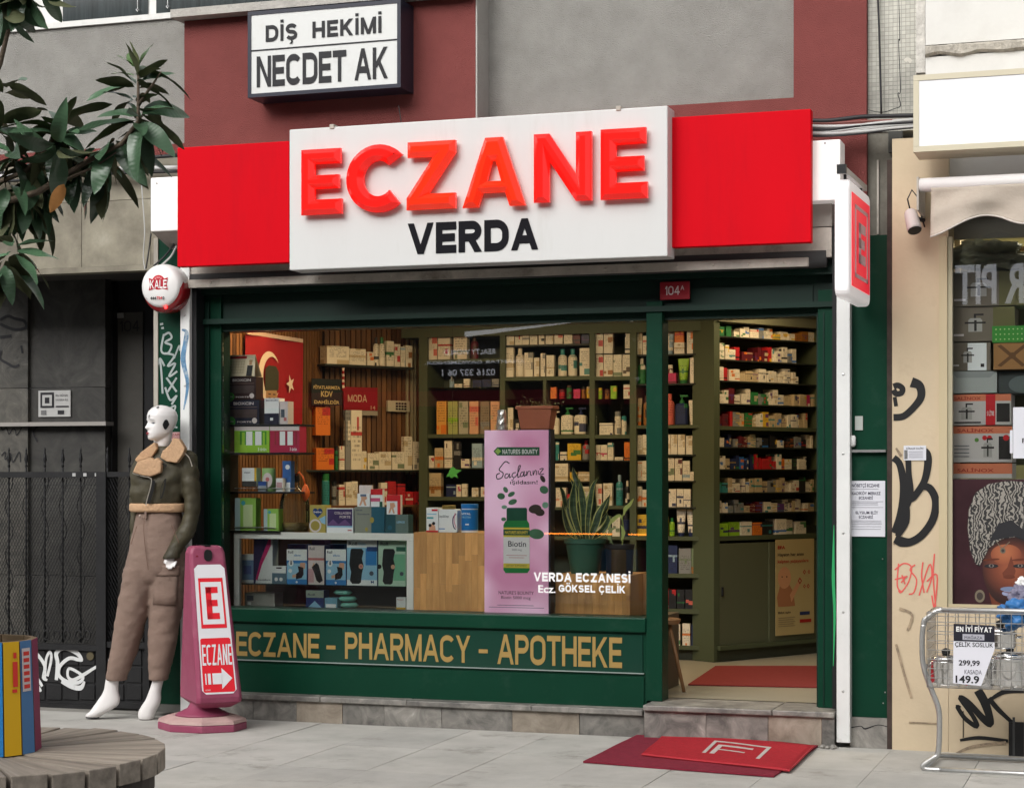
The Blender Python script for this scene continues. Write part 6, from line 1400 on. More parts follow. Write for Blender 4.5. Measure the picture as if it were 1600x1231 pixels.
# ================================================================== INSIDE THE PHARMACY
ZF = .19
room = lambda nm,b: solo(nm,b,None,None,kind='structure')
wallm = M('interior_wall',(.20,.19,.14),.8)
b = MB(); b.box(-5.7,-1.6,.285,5.2,ZF - .05,ZF - .001,M('cream_floor_tile',(.34,.31,.24),.3,var=.06,vs=3)); room('floor',b)
b = MB(); b.box(-5.7,-1.6,.1,5.2,2.72,2.8,M('ceiling_paint',(.34,.32,.27),.8)); room('ceiling',b)
b = MB(); b.box(-5.6,-5.52,.285,5.2,ZF,2.72,wallm); room('wall_left',b)
b = MB(); b.box(xd + .2,xd + .26,.34,5.2,ZF,2.72,wallm); room('wall_right',b)
b = MB(); b.box(-5.7,-1.4,5.2,5.3,ZF,2.72,wallm); room('wall_back',b)
# ceiling lamps (the lit shop)
def lamp(x,y,sx,sy,pw,colr,lab):
    t = thing('ceiling_lamp',lab, 'lamp',FA,(x,y,2.7),group='ceiling lamps inside the pharmacy')
    b = MB(); b.box(x - sx / 2,x + sx / 2,y - sy / 2,y + sy / 2,2.69,2.719,M('lamp_housing',(.6,.6,.58),.5)); part('housing',b,t)
    b = MB(); b.box(x - sx / 2 + .02,x + sx / 2 - .02,y - sy / 2 + .02,y + sy / 2 - .02,2.684,2.689,M('lamp_diffuser',(.8,.75,.6),.5,emis=(1,.8,.5),es=2)); part('diffuser',b,t)
    l = bpy.data.lights.new('lamp_light', 'AREA'); l.shape = 'RECTANGLE'; l.size = sx; l.size_y = sy; l.energy = pw; l.color = colr
    o = bpy.data.objects.new('lamp_light',l); COL.objects.link(o); o.parent = t; o.location = (0,0,-.03)
WARM = (1,.75,.44)
LP = 1.15
lamp(-4.2,1.15,1.2,.3,17 * LP,WARM, 'warm ceiling lamp over the window display')
lamp(-2.9,1.1,.9,.3,9 * LP,WARM, 'warm ceiling lamp just inside the doorway')
lamp(-2.3,2.3,.3,.6,4.5 * LP,WARM, 'warm ceiling lamp in front of the angled medicine cabinet')
lamp(-5.2,.6,.3,.4,8 * LP,(1,.6,.25), 'warm spot lamp in the left corner over the wooden slats')

# ---- shelving units
BKY = 2.40
FB = Frame(0,BKY,1,0); FD = Frame(-2.76,2.36,.52,.86); FW = Frame(-5.5,2.03,.47,.72); FX = Frame(-5.5,.2,0,1)
un = thing('shelving_unit', 'olive green wall shelving filled with cosmetics behind the window', 'shelving',FB,(FB.hit(800,700)[0],0,ZF))
def up(px,y0_,y1_,wpx=9,fr=FB,par=None,nm='upright',dep=.34):
    b = MB(fr); a,c,d,e = fr.rect(px - wpx / 2,y0_,px + wpx / 2,y1_,0); b.box(a,c,0,dep,d,e,olive); part(nm,b,par or un)
def shelf(px0,px1,y,th=3.5,fr=FB,par=None,y2=None,dep=.34,mt=None,off=0.0):
    b = MB(fr); s0,z0 = fr.hit(px0,y,off); s1,z1 = fr.hit(px1,y if y2 is None else y2,off); t_ = abs(fr.hit(px0,y,off)[1] - fr.hit(px0,y + th,off)[1]); zz = (z0 + z1) / 2 - .0
    b.box(s0,s1,off,dep,zz - t_,zz,mt or olive); part('shelf',b,par or un); return zz
ytop_b = 470
up(661,ytop_b,840,13); up(785,ytop_b,1020,8); up(851,589,679,5); up(925,ytop_b,1020,8); up(989,ytop_b,1040,10); up(1113,ytop_b,1040,13)
b = MB(FB); a,c,d,e = FB.rect(655,ytop_b,1119,1040,.345); b.box(a,c,.345,.37,ZF,2.7,M('shelf_back_panel',(.075,.085,.055),.7)); part('back_panel',b,un)
b = MB(FB); b.box(a,c,-.002,.3,2.42,2.7,olive); part('top_panel',b,un)
dkshelf = M('thin_dark_shelf',(.02,.024,.018),.5)
Z = {}
for key,x0_,x1_,y,th,mt in (('1a',668,781,561,4,None),('1b',668,781,605,1.6,glass2),('1c',668,781,678,6,None),('1d',668,781,731,2,dkshelf),('1e',668,781,776,6,None),('1f',668,781,830,4,None),
      ('2a',789,921,538,3,dkshelf),('2b',789,921,588,6,None),('2c',789,921,623,1.6,glass2),('2d',789,921,679,6,None),('2e',789,921,719,2,dkshelf),('2f',789,921,752,2,dkshelf),('2g',789,921,792,4,None),('2h',789,921,838,5,None),('2i',789,921,897,6,None),('2j',789,921,952,6,None),
      ('3a',929,985,552,1,dkshelf),('3b',929,985,588,6,None),('3c',929,985,623,1.6,glass2),('3d',929,985,679,6,None),('3e',929,985,719,2,dkshelf),('3f',929,985,790,5,None),('3g',929,985,838,5,None),('3h',929,985,897,6,None),('3i',929,985,952,6,None),
      ('4a',993,1107,553,2.5,dkshelf),('4b',993,1107,599,2.5,dkshelf),('4c',993,1107,664,5,None),('4d',993,1107,710,2.5,dkshelf),('4e',993,1107,751,2.5,dkshelf),('4f',993,1107,792,2.5,dkshelf),('4g',993,1107,838,6,None),('4h',993,1107,896,6,None),('4i',993,1107,951,7,None),('4j',993,1107,1008,6,None)):
    Z[key] = (FB,shelf(x0_,x1_,y,th,mt=mt,off=.004 if mt is None else .02))
b = MB(FB); a,c,d,e = FB.rect(655,1014,1113,1034,.05); b.box(a,c,.05,.3,ZF,ZF + .10,M('kick_board_dark',(.04,.045,.03),.6)); part('plinth',b,un)

# ---- angled medicine cabinet
cab = thing('medicine_cabinet', 'angled olive cabinet with rows of medicine cartons seen through the doorway', 'cabinet',FD,(0,0,ZF))
s1c = FD.hit(1277,700)[0]
b = MB(FD); b.box(-.0,s1c + .3,.20,.22,ZF,2.7,M('shelf_back_panel',0)); part('back_panel',b,cab)
up(1120,495,1034,9,FD,cab,dep=.2); 
b = MB(FD); b.box(s1c + .005,s1c + .03,.0,.2,ZF + .9,2.6,olive); part('upright',b,cab)
b = MB(FD); b.box(0,s1c + .3,-.02,.2,FD.hit(1200,508)[1],FD.hit(1200,508)[1] + .07,M('cornice_olive',(.16,.16,.10),.5)); b.box(0,s1c + .3,-.05,.2,FD.hit(1200,508)[1] + .071,FD.hit(1200,508)[1] + .13,M('cornice_olive',0)); part('cornice',b,cab)
DR = []
for y0_,y1_,th,thick in ((524,535,2,0),(560,570,2,0),(594,601,2,0),(630,635,2,0),(665,669,6,1),(699,699,2,0),(733,733,2,0),(770,768,2,0),(801,799,2,0),(838,833,7,1)):
    DR.append(shelf(1122,1277,y0_,th,FD,cab,y1_,.2,olive if thick else dkshelf,.003))
zb_c = DR[-1] - .05
for k in range(2):
    s_a,s_b = (FD.hit(1124,900)[0],FD.hit(1205,900)[0]) if k == 0 else (FD.hit(1200,900)[0],s1c + .3)
    b = MB(FD); b.box(s_a,s_b,-.015 * k,.02 - .015 * k + .008,ZF + .11,zb_c,M('sliding_door_olive',(.10,.11,.065),.45)); dd = part('sliding_door',b,cab)
    if k == 0: b = MB(FD); q = FD.hit(1127,924); b.box(q[0],q[0] + .012,-.012,-.001,q[1] - .03,q[1] + .03,ink); part('handle',b,dd)
b = MB(FD); b.box(0,s1c + .3,-.03,.1,ZF + .08,ZF + .108,olive); part('ledge',b,cab); b = MB(FD); b.box(0,s1c + .3,.0,.1,ZF,ZF + .079,M('kick_board_dark',0)); part('plinth',b,cab)
pz = thing('baby_poster', 'yellowish poster of a baby taped to the cabinet door inside the doorway', 'poster',FD,(FD.hit(1240,990,-.03)[0],-.03,FD.hit(1240,990,-.03)[1]))
b = MB(FD); s0,_ = FD.hit(1212,900,-.03); s1,_ = FD.hit(1272,900,-.03); zt0 = FD.hit(1240,842,-.03)[1]; zb0_ = FD.hit(1240,991,-.03)[1]
b.box(s0,s1,-.03,-.027,zb0_,zt0,C('poster_cream')); part('sheet',b,pz)
b = MB(FD); fx = lambda u: s0 + (s1 - s0) * u; fz = lambda v: zb0_ + (zt0 - zb0_) * v; yp_ = -.0315
pr_ = C('poster_red'); pd = C('poster_dark'); skin = C('poster_skin'); skin2 = C('poster_skin_shade')
b.text('EFA',fx(.05),fx(.24),fz(.90),fz(.935),yp_,pr_,bold=.03); b.text('Hayatın her anını',fx(.05),fx(.72),fz(.815),fz(.86),yp_,pd,bold=.02); b.text('kalpten yaşayanlara',fx(.05),fx(.85),fz(.745),fz(.79),yp_,pr_,bold=.015)
b.disc(fx(.22),fz(.60),(s1 - s0) * .17,yp_,skin,20,.075); b.poly([(fx(.06),fz(.30)),(fx(.5),fz(.30)),(fx(.45),fz(.45)),(fx(.33),fz(.54)),(fx(.12),fz(.54)),(fx(.03),fz(.4))],yp_ + .0003,skin2); b.poly([(fx(.4),fz(.34)),(fx(.62),fz(.52)),(fx(.56),fz(.55)),(fx(.36),fz(.42))],yp_ - .0002,skin)
for u,v in ((.16,.61),(.28,.61)): b.disc(fx(u),fz(v),.006,yp_ - .0006,pd,8)
for u,v,r in ((.62,.56,.022),(.74,.65,.016),(.86,.65,.014),(.74,.50,.014),(.84,.50,.016)): b.disc(fx(u),fz(v),r,yp_ - .0003,pr_,4,r * 1.1); b.disc(fx(u),fz(v),r * .55,yp_ - .0006,C('poster_cream'),4)
b.pbox = None
b.box(fx(.62),fx(.88),yp_ - .0005,yp_,fz(.20),fz(.235),C('poster_blue')); b.box(fx(.62),fx(.92),yp_ - .0005,yp_,fz(.12),fz(.155),pr_); b.text('Bilgi için',fx(.06),fx(.38),fz(.22),fz(.25),yp_,pd,bold=.02)
for k in range(5): b.box(fx(.06),fx(.5 - .05 * (k % 2)),yp_ - .0004,yp_,fz(.18 - k * .022),fz(.186 - k * .022),C('poster_text'))
part('print',b,pz)

# ---- goods: shared unit meshes (one wide, one deep, one high), printed by object colour + accent
def unit(nm,b,smooth=0):
    me = b.mesh((0,0,0),nm); uvl = me.uv_layers.new(name='UVMap')
    for p in me.polygons:
        for li in p.loop_indices:
            v = me.vertices[me.loops[li].vertex_index].co; n_ = p.normal
            if nm == 'carton': u = (v.x + .5) if abs(n_.y) > .5 else v.y
            else: u = (v.x + .5)
            uvl.data[li].uv = (u,v.z if abs(n_.z) < .9 else .999)
    if smooth: me.polygons.foreach_set('use_smooth',[True] * len(me.polygons)); me.set_sharp_from_angle(angle=R(40))
    return me
def U(nm):
    b = MB()
    if nm == 'carton': b.box(-.5,.5,0,1,0,1,packm)
    elif nm == 'bottle': b.lathe([(.46,0),(.5,.03),(.5,.66),(.42,.74),(.22,.78)],(0,.5,0),packm,16); b.lathe([(.24,.78),(.24,.99),(.2,1)],(0,.5,0),accm,14)
    elif nm == 'vial': b.lathe([(.48,0),(.5,.03),(.5,.76),(.44,.80)],(0,.5,0),packm,16); b.lathe([(.46,.80),(.47,.99),(.4,1)],(0,.5,0),accm,14)
    elif nm == 'jar': b.lathe([(.47,0),(.5,.05),(.5,.68)],(0,.5,0),packm,18); b.lathe([(.5,.70),(.5,.98),(.46,1)],(0,.5,0),accm,18)
    elif nm == 'pump_bottle':
        def rr(z,hw,hd):
            return [(hw * c,.5 + hd * s,z) for c,s in ((-.7,-1),(.7,-1),(1,-.7),(1,.7),(.7,1),(-.7,1),(-1,.7),(-1,-.7))]
        L_ = [rr(0,.46,.4),rr(.03,.5,.45),rr(.62,.5,.45),rr(.68,.42,.38),rr(.70,.2,.2)]; vs = [p for l in L_ for p in l]
        b.add(vs,[tuple(range(7,-1,-1)),tuple(range(32,40))] + [(i * 8 + k,i * 8 + (k + 1) % 8,i * 8 + 8 + (k + 1) % 8,i * 8 + 8 + k) for i in range(4) for k in range(8)],packm)
        b.lathe([(.2,.70),(.2,.78),(.08,.80),(.08,.90)],(0,.5,0),accm,10); b.box(-.16,.5,.35,.65,.90,.96,accm)
    elif nm == 'tube':
        L_ = []
        for z,hw,hd in ((.14,.34,.34),(.2,.36,.34),(.6,.43,.2),(.96,.5,.03),(1.0,.5,.02)): L_.append([(hw * math.cos(a),.5 + hd * math.sin(a),z) for a in [2 * math.pi * k / 14 for k in range(14)]])
        vs = [p for l in L_ for p in l]; b.add(vs,[tuple(range(56,70))] + [(i * 14 + k,i * 14 + (k + 1) % 14,i * 14 + 14 + (k + 1) % 14,i * 14 + 14 + k) for i in range(4) for k in range(14)],packm)
        b.lathe([(.3,0),(.32,.14)],(0,.5,0),accm,14)
    return unit(nm,b,nm != 'carton')
UM = {k: U(k) for k in ('carton', 'bottle', 'vial', 'jar', 'pump_bottle', 'tube')}
PAL = {'W': ((225,215,195), 'white'), 'w': ((205,195,175), 'off-white'), 'E': ((190,170,135), 'beige'), 'K': ((28,28,32), 'black'), 'N': ((30,42,82), 'navy'), 'B': ((45,110,185), 'blue'), 'T': ((50,130,130), 'teal'), 'G': ((40,115,60), 'green'), 'L': ((140,185,40), 'lime green'),
       'O': ((215,115,35), 'orange'), 'R': ((185,35,40), 'red'), 'M': ((95,25,35), 'maroon'), 'P': ((190,40,95), 'magenta'), 'Y': ((215,175,50), 'yellow'), 'S': ((130,130,128), 'grey'), 'V': ((90,50,110), 'purple'), 'D': ((70,45,30), 'dark brown'), 'C': ((205,100,85), 'coral'), 'A': ((150,95,35), 'amber'), 'b': ((150,175,190), 'pale blue'), 'o': ((215,150,125), 'salmon'), 'g': ((110,125,95), 'sage green'), '1': ((215,155,70), 'pale orange'), '2': ((165,168,100), 'olive'), '3': ((170,165,145), 'stone grey'), '4': ((210,160,125), 'salmon'), '5': ((135,118,98), 'taupe')}
KW = {'carton': ('carton', 'carton'), 'bottle': ('bottle', 'bottle'), 'vial': ('pill bottle', 'bottle'), 'jar': ('jar', 'jar'), 'pump_bottle': ('pump bottle', 'bottle'), 'tube': ('cream tube', 'tube')}
def good(kind,fr,s0,s1,z0,h,col,acc,label,grp,off,dep=None,cat=None):
    w_ = s1 - s0; kk = 'carton' if kind == 'carton' else kind
    o = bpy.data.objects.new(kind,UM[kk]); COL.objects.link(o)
    o.location = fr.world(((s0 + s1) / 2,off,z0)); o.rotation_euler = (0,0,fr.rot)
    o.scale = (w_ * .985,dep or (min(w_ * .6,.09) if kind == 'carton' else w_ * .9),h)
    o.color = (*lin(PAL[col][0]),1); o['accent'] = lin(PAL[acc][0]); o.id_properties_ui('accent').update(subtype='COLOR') if False else None
    return props(o,label,cat or KW[kind][1],grp)
KN = {'c': 'carton', 'b': 'bottle', 'v': 'vial', 'j': 'jar', 'p': 'pump_bottle', 't': 'tube'}
def row(fr,z,off,where,grp,txt):
    """items 'kind colour accent x0 x1 ytop' separated by commas"""
    its = [i.split() for i in txt.split(',')]; 
    for n,it in enumerate(its):
        k,c,a = it[0]; x0_,x1_,yt = map(float,it[1:4]); zz = z
        if len(it) > 4: zz = fr.hit((x0_ + x1_) / 2,float(it[4]),off)[1]
        s0,_ = fr.hit(x0_,700,off); s1,_ = fr.hit(x1_,700,off); h = fr.hit((x0_ + x1_) / 2,yt,off)[1] - zz
        hw = 'tall ' if h > 2.3 * (s1 - s0) and k == 'c' else ('small ' if h < .06 else '')
        kind = KN[k]
        good(kind,fr,s0,s1,zz + .0006,h,c,a,f'{hw}{PAL[c][1]} {KW[kind][0]}, {ORD[n + 1]} from left {where}',grp,off + random.uniform(0,.012))
O_ = .03
def R1(key,where,txt,grp): row(FB,Z[key][1],O_,where,grp,txt)
g1 = 'goods on the shelving behind the window'
R1('1a', 'on the top shelf at the left shelving bay', 'cWC 668 683 522,cWR 684 703 528,cWg 708 729 511,bMD 733 745 525',g1)
R1('1b', 'on the glass shelf left of the reflected lettering', 'bbS 701 708 588,cWS 710 722 600,cWM 724 733 592,cNK 738 752 594,cNK 753 766 593,cSN 768 779 592',g1)
R1('1c', 'in the row of pastel cartons above the poster', 'c1O 682 697 627,c2L 699 714 627,c3g 716 731 627,c4C 733 747 627,c5S 750 764 627,c4E 766 780 627', 'pastel hair colour cartons in a row')
R1('1d', 'on the fourth shelf left of the poster', 'cWR 669 678 712,cEO 679 692 700,cWD 694 706 688,cKS 709 719 690,cWV 720 733 717,cbW 737 753 693',g1)
R1('1e', 'on the fifth shelf left of the poster', 'cEA 669 688 739,cNb 697 712 757,cWP 713 720 757,cWE 721 729 756,cWE 737 747 762,cWo 751 760 761',g1)
R1('2a', 'on the top shelf of the middle bay', 'cWE 790 803 507,cWR 804 815 507,cWS 816 826 505,cWR 827 839 508,cWK 841 850 514,cWE 852 864 512,cWC 866 879 511,cWg 881 894 511,cMK 895 906 511,cNV 908 920 511',g1)
R1('2b', 'on the second shelf of the middle bay', 'cWE 790 802 543,bWW 803 817 543,cWS 819 832 551,cWE 834 842 559,cWS 844 851 552,cWE 853 865 555,bWT 870 884 545,bWT 886 900 545,cWT 905 921 544',g1)
R1('2c', 'on the glass shelf under the reflected red canopy', 'cOR 860 869 605,jRM 872 881 608,vGD 884 892 602,cPR 896 906 608,vAK 908 914 604,vYE 915 921 604',g1)
R1('2d', 'among the pump bottles right of the flower pot', 'cWE 793 801 637,cKW 802 810 655,pWW 858 872 641,pWG 875 893 635,pWN 896 914 635', 'pump bottles behind the window')
R1('3d', 'at the right end of the pump bottle shelf', 'cWG 929 931 650,cWN 936 957 661,vWS 959 969 643,vWT 970 978 650', 'pump bottles behind the window')
pmp = dict(); R1('2d', 'at the right end of the pump bottles by the upright', 'pWT 915 921 640', 'pump bottles behind the window') if False else None
R1('2e', 'on the fourth shelf right of the poster', 'cTW 868 873 690,cWN 875 885 706,cYG 886 907 693,bSR 908 920 688',g1)
R1('2f', 'on the shelf behind the snake plant tips', 'cWE 867 887 724,cYM 890 901 738,cEW 903 921 737',g1)
R1('2g', 'on the shelf behind the snake plant', 'cWo 868 884 762,cRM 886 898 772,cWE 902 920 760',g1)
R1('3a', 'on the upper row of plant printed boxes', 'cWR 929 942 518,cWA 943 957 518,cWN 976 985 515', 'white cartons printed with plants')
R1('3b', 'on the lower row of plant printed boxes', 'cWR 929 942 553,cWA 943 957 553,cWg 958 971 554,cWD 972 985 554', 'white cartons printed with plants')
R1('3c', 'on the glass shelf far right in the window', 'vLY 934 940 606,vAD 944 951 608,cLY 954 963 603,cWR 974 985 601',g1)
R1('3e', 'on the far right fourth window shelf', 'cWR 929 937 695,cWP 938 948 695,cWT 949 958 692,cWE 960 973 714,cOD 975 985 691',g1)
R1('3f', 'on the glass bottle shelf above the black pot', 'cWC 930 940 756,cWE 942 956 755,bTb 961 972 742,bKW 975 983 751',g1)
R1('3g', 'on the shelf just behind the black pot', 'cWE 930 940 808,cgW 942 954 806,cWg 956 968 808,jNK 971 982 800',g1)
for key,tx in (('4a', 'cWE 993 1003 509,cWC 1004 1012 525'),('4b', 'bGW 995 1007 560'),('4c', 'tEO 994 1002 622,bAD 1004 1011 618'),('4d', 'cWE 993 1003 680,cWE 1004 1013 679'),('4e', 'cWO 993 1002 720,cWE 1003 1012 720'),('4f', 'cWO 993 1002 760,cWO 1003 1012 765'),('4g', 'cYN 993 1011 804')):
    row(FB,Z[key][1],O_, 'just left of the green mullion, ' + {'4a': 'top', '4b': 'second', '4c': 'third', '4d': 'fourth', '4e': 'fifth', '4f': 'sixth', '4g': 'seventh'}[key] + ' shelf',g1,tx)
gd = 'goods on the shelves left inside the doorway'
for key,nm_,tx in (('4a', 'top', 'cWC 1033 1036 528,tWb 1037 1052 512,cWE 1053 1069 535,cWO 1073 1086 515,cWE 1087 1106 511'),('4b', 'second', 'vMW 1034 1041 570,vMW 1042 1050 570,tLG 1057 1075 560,cWR 1078 1094 559,cWE 1096 1106 570'),
      ('4c', 'third', 'bCC 1036 1052 615,pNG 1054 1073 615,tWW 1074 1089 625,tWW 1091 1106 625'),('4d', 'fourth', 'cWE 1034 1047 679,cWE 1048 1058 679,cWE 1059 1070 679,cWE 1071 1081 681,bLW 1084 1094 673'),
      ('4e', 'fifth', 'tOW 1034 1040 712,cWg 1042 1053 715,cWM 1054 1065 715,cWb 1066 1077 720,cWW 1078 1092 737,tWG 1092 1105 712'),('4f', 'sixth', 'cWE 1036 1043 760,cWN 1045 1056 764,cWN 1057 1067 764,cWN 1068 1079 764,jNK 1090 1100 783'),
      ('4g', 'seventh', 'cYW 1034 1043 807,bLG 1045 1053 809,tWN 1055 1070 796,tWN 1071 1087 796,bWN 1090 1101 796'),('4h', 'eighth', 'cWK 1034 1041 860,cNb 1042 1058 852,cSg 1060 1079 857,cgA 1080 1096 857,cCO 1097 1111 857'),
      ('4i', 'ninth', 'cRW 1034 1044 919,cKR 1045 1056 921,cKG 1057 1069 921,cKC 1070 1082 921,cAD 1089 1110 930'),('4j', 'lowest', 'cWg 1038 1049 975,cWG 1050 1062 975,cWO 1066 1078 974,cNW 1080 1093 976,cWR 1094 1108 968')):
    row(FB,Z[key][1],O_,f'on the {nm_} shelf inside the doorway',gd,tx)
row(FB,0,O_, 'stacked on a carton on the top shelf inside the doorway',gd, 'cOR 1054 1068 514 535')
row(FB,0,O_, 'lying in front of the small bottles inside the doorway',gd, 'cPM 1033 1056 583 599')
row(FB,0,O_, 'standing on the amber carton inside the doorway',gd, 'jKD 1090 1098 906 930,jDK 1099 1110 903 930')

# ---- the dense medicine rows of the angled cabinet
gm = 'medicine cartons in the angled cabinet'
rm = random.Random(5)
def sD(px): return FD.hit(px,700,.02)[0]
rows_ = [('GG WWWWSWW YWWAAW W',1273, 'first'),('WWWRRMMMMMRWWWWSWW',1250, 'second'),('WRWWWEEEWWWWWWWWWW',1247, 'third'),('WMMWWWGKSGWWWEEEEEPE',1276, 'fourth'),('MMRSEGWEWYEEEEWWWEE',1262, 'fifth'),('WNNSMMEMSKKKWWKSSKWW',1270, 'sixth'),('WENNBNNRRRRRWOWKWWW',1262, 'seventh'),('TEWWWWEEESSEEWWWKWE',1272, 'eighth'),('WSSSEEMMWWWVWWEWWEW',1274, 'ninth'),('LLWWLOKKgWWWRWEE',1265, 'tenth')]
total = 0
for ri_,(pal,xe,nm_) in enumerate(rows_):
    pal = pal.replace(' ', ''); x = 1123.5; n = 0; zt = DR[ri_]; hmax = (DR[ri_ - 1] - .035 - zt) if ri_ else .13
    while x < xe - 3:
        f = (x - 1123) / (xe - 1123); c = pal[min(len(pal) - 1,int(f * len(pal)))]
        wpx = rm.choice((4,5,6,7,8,9,11)) if ri_ < 9 else rm.choice((11,14,17))
        if ri_ == 0: wpx = rm.choice((8,10,13))
        x1_ = min(x + wpx,xe); s0,s1 = sD(x),sD(x1_); 
        if s1 - s0 < .012: break
        h = hmax * (rm.uniform(.45,.92) if ri_ else rm.uniform(.25,.6)); off = .015 + rm.uniform(0,.02)
        if ri_ == 9: h = hmax * rm.uniform(.7,.9)
        acc = rm.choice('RTBGOKVEWNEY'); n += 1
        ns_k = rm.choice((1,1,1,3,4)) if wpx >= 8 and ri_ < 9 and ri_ > 0 else 1
        o = good('carton',FD,s0,s1,zt + .0006,h / ns_k * .98,c,acc,f'{PAL[c][1]} medicine carton, {ORD[min(n, 29)]} from left on the {nm_} shelf of the angled cabinet',gm,off,.1)
        total += 1
        for q_ in range(1,ns_k):
            j = rm.uniform(-.003,.003); total += 1
            good('carton',FD,s0 + j,s1 + j,zt + .0006 + h * q_ / ns_k,h / ns_k * .98,c,acc,f'{PAL[c][1]} carton stacked {ORD[q_ + 1]} on carton {ORD[n]} of the {nm_} cabinet shelf',gm,off,.1)
        x = x1_ + rm.choice((0,0,0,.3,1.2,3))
print('cabinet cartons',total)

# ---- wooden slat walls on the left
slatm = wood_mat('walnut_slat',(.10,.042,.014),(.25,.115,.04),(3,3,.5),.5,6,.35)
sw_ = thing('slatted_wall', 'warm brown vertical wooden slats lining the left corner of the shop', 'wall panelling',FA,(-5.3,.3,ZF))
slat = MB(); slat.box(0,.034,0,.02,0,2.5,slatm); sme = slat.mesh((0,0,0), 'slat')
bb = MB(FX); bb.box(.08,1.87,-.004,.0,ZF,2.7,M('slat_backing',(.02,.012,.008),.8)); 
o = bpy.data.objects.new('backing',bb.mesh((0,0,0))); COL.objects.link(o); o.location = FX.world((0,0,0)) - FA.world((-5.3,.3,ZF)); o.rotation_euler = (0,0,FX.rot); o.parent = sw_
L1 = math.hypot(.47,.72)
bb = MB(FW); bb.box(-.02,L1 + .05,.0,.01,ZF,2.7,MATS['slat_backing']); o = bpy.data.objects.new('backing',bb.mesh((0,0,0))); COL.objects.link(o); o.location = FW.world((0,0,0)) - FA.world((-5.3,.3,ZF)); o.rotation_euler = (0,0,FW.rot); o.parent = sw_
for fr,s0,s1 in ((FX,.1,1.80),(FW,.0,L1)):
    n = int((s1 - s0) / .044)
    for k in range(n):
        o = bpy.data.objects.new('slat',sme); COL.objects.link(o); o.parent = sw_; o.location = fr.world((s0 + k * .044,-.024,ZF + .001)) - FA.world((-5.3,.3,ZF)); o.rotation_euler = (0,0,fr.rot)
# flag on the side wall
fl = thing('flag', 'red flag with white crescent and star and a portrait in a dark cap', 'flag',FX,(FX.hit(430,680,-.05)[0],-.05,FX.hit(430,680,-.05)[1]))
yF = -.05; flag = M('flag_red',(.30,.008,.014),.8,var=.1,vs=6)
f0,f1 = FX.hit(385,600,yF)[0],FX.hit(472,600,yF)[0]; fzt,fzb = FX.hit(430,529,yF)[1],FX.hit(430,690,yF)[1]
b = MB(FX); n = 16; vs = []
for j in range(13):
    for i in range(n + 1): u,v = i / n,j / 12; vs.append((f0 + (f1 - f0) * u,yF + .008 * math.sin(u * 9 + v * 2),fzb + (fzt - fzb) * v))
b.add(vs,[(j * (n + 1) + i,j * (n + 1) + i + 1,(j + 1) * (n + 1) + i + 1,(j + 1) * (n + 1) + i) for j in range(12) for i in range(n)],flag); part('cloth',b,fl,smooth=True)
b = MB(FX); b.box(f0,f1,yF - .008,yF + .006,fzt,fzt + .025,C('flag_hem')); part('hem_rod',b,fl)
b = MB(FX); fx = lambda px: FX.hit(px,600,yF)[0]; fzz = lambda py: FX.hit(430,py,yF)[1]; yq_ = yF - .014; fwht = C('flag_white')
cxF,czF = fx(418),fzz(590); rF = .165
q_ = [(cxF + rF * math.cos(R(a)),czF + rF * math.sin(R(a))) for a in range(35,326,10)] + [(cxF + .035 + rF * .82 * math.cos(R(a)),czF + rF * .82 * math.sin(R(a))) for a in range(318,41,-10)]
m2 = len(q_) // 2
nn_ = 30
oc = [(cxF + rF * math.cos(R(35 + 290 * i / nn_)),czF + rF * math.sin(R(35 + 290 * i / nn_))) for i in range(nn_ + 1)]; ic = [(cxF + .04 + rF * .80 * math.cos(R(42 + 276 * i / nn_)),czF + rF * .80 * math.sin(R(42 + 276 * i / nn_))) for i in range(nn_ + 1)]
ic[0] = oc[0]; ic[-1] = oc[-1]
b.add([(p[0],yq_,p[1]) for p in oc] + [(p[0],yq_,p[1]) for p in ic],[(i,i + 1,nn_ + 2 + i,nn_ + 1 + i) for i in range(nn_)],fwht)
sxF,szF = fx(451),fzz(598); st5 = [((.065 if k % 2 == 0 else .026),180 + 36 * k) for k in range(10)]; b.poly([(sxF + r * math.cos(R(a)),szF + r * math.sin(R(a))) for r,a in st5],yq_,fwht)
part('crescent_and_star',b,fl)
b = MB(FX); kx,kz = fx(421),fzz(600)
b.disc(kx,kz - .085,.085,yq_ - .002,C('portrait_skin'),20,.10); b.poly([(kx - .10,kz - .05),(kx + .10,kz - .04),(kx + .105,kz + .08),(kx + .06,kz + .115),(kx - .05,kz + .115),(kx - .095,kz + .09)],yq_ - .004,C('portrait_cap'))
b.poly([(kx - .12,kz - .32),(kx + .14,kz - .32),(kx + .12,kz - .22),(kx + .05,kz - .17),(kx - .06,kz - .17),(kx - .11,kz - .22)],yq_ - .003,C('portrait_coat'))
for sg in (-1,1): b.box(kx + sg * .035 - .018,kx + sg * .035 + .018,yq_ - .0045,yq_ - .004,kz - .075,kz - .066,pd); b.box(kx + sg * .035 - .014,kx + sg * .035 + .014,yq_ - .0045,yq_ - .004,kz - .10,kz - .09,pd)
b.poly([(kx - .01,kz - .10),(kx + .012,kz - .13),(kx - .016,kz - .135)],yq_ - .0042,C('portrait_shade')); b.box(kx - .03,kx + .03,yq_ - .0045,yq_ - .004,kz - .158,kz - .15,pd)
part('portrait',b,fl)

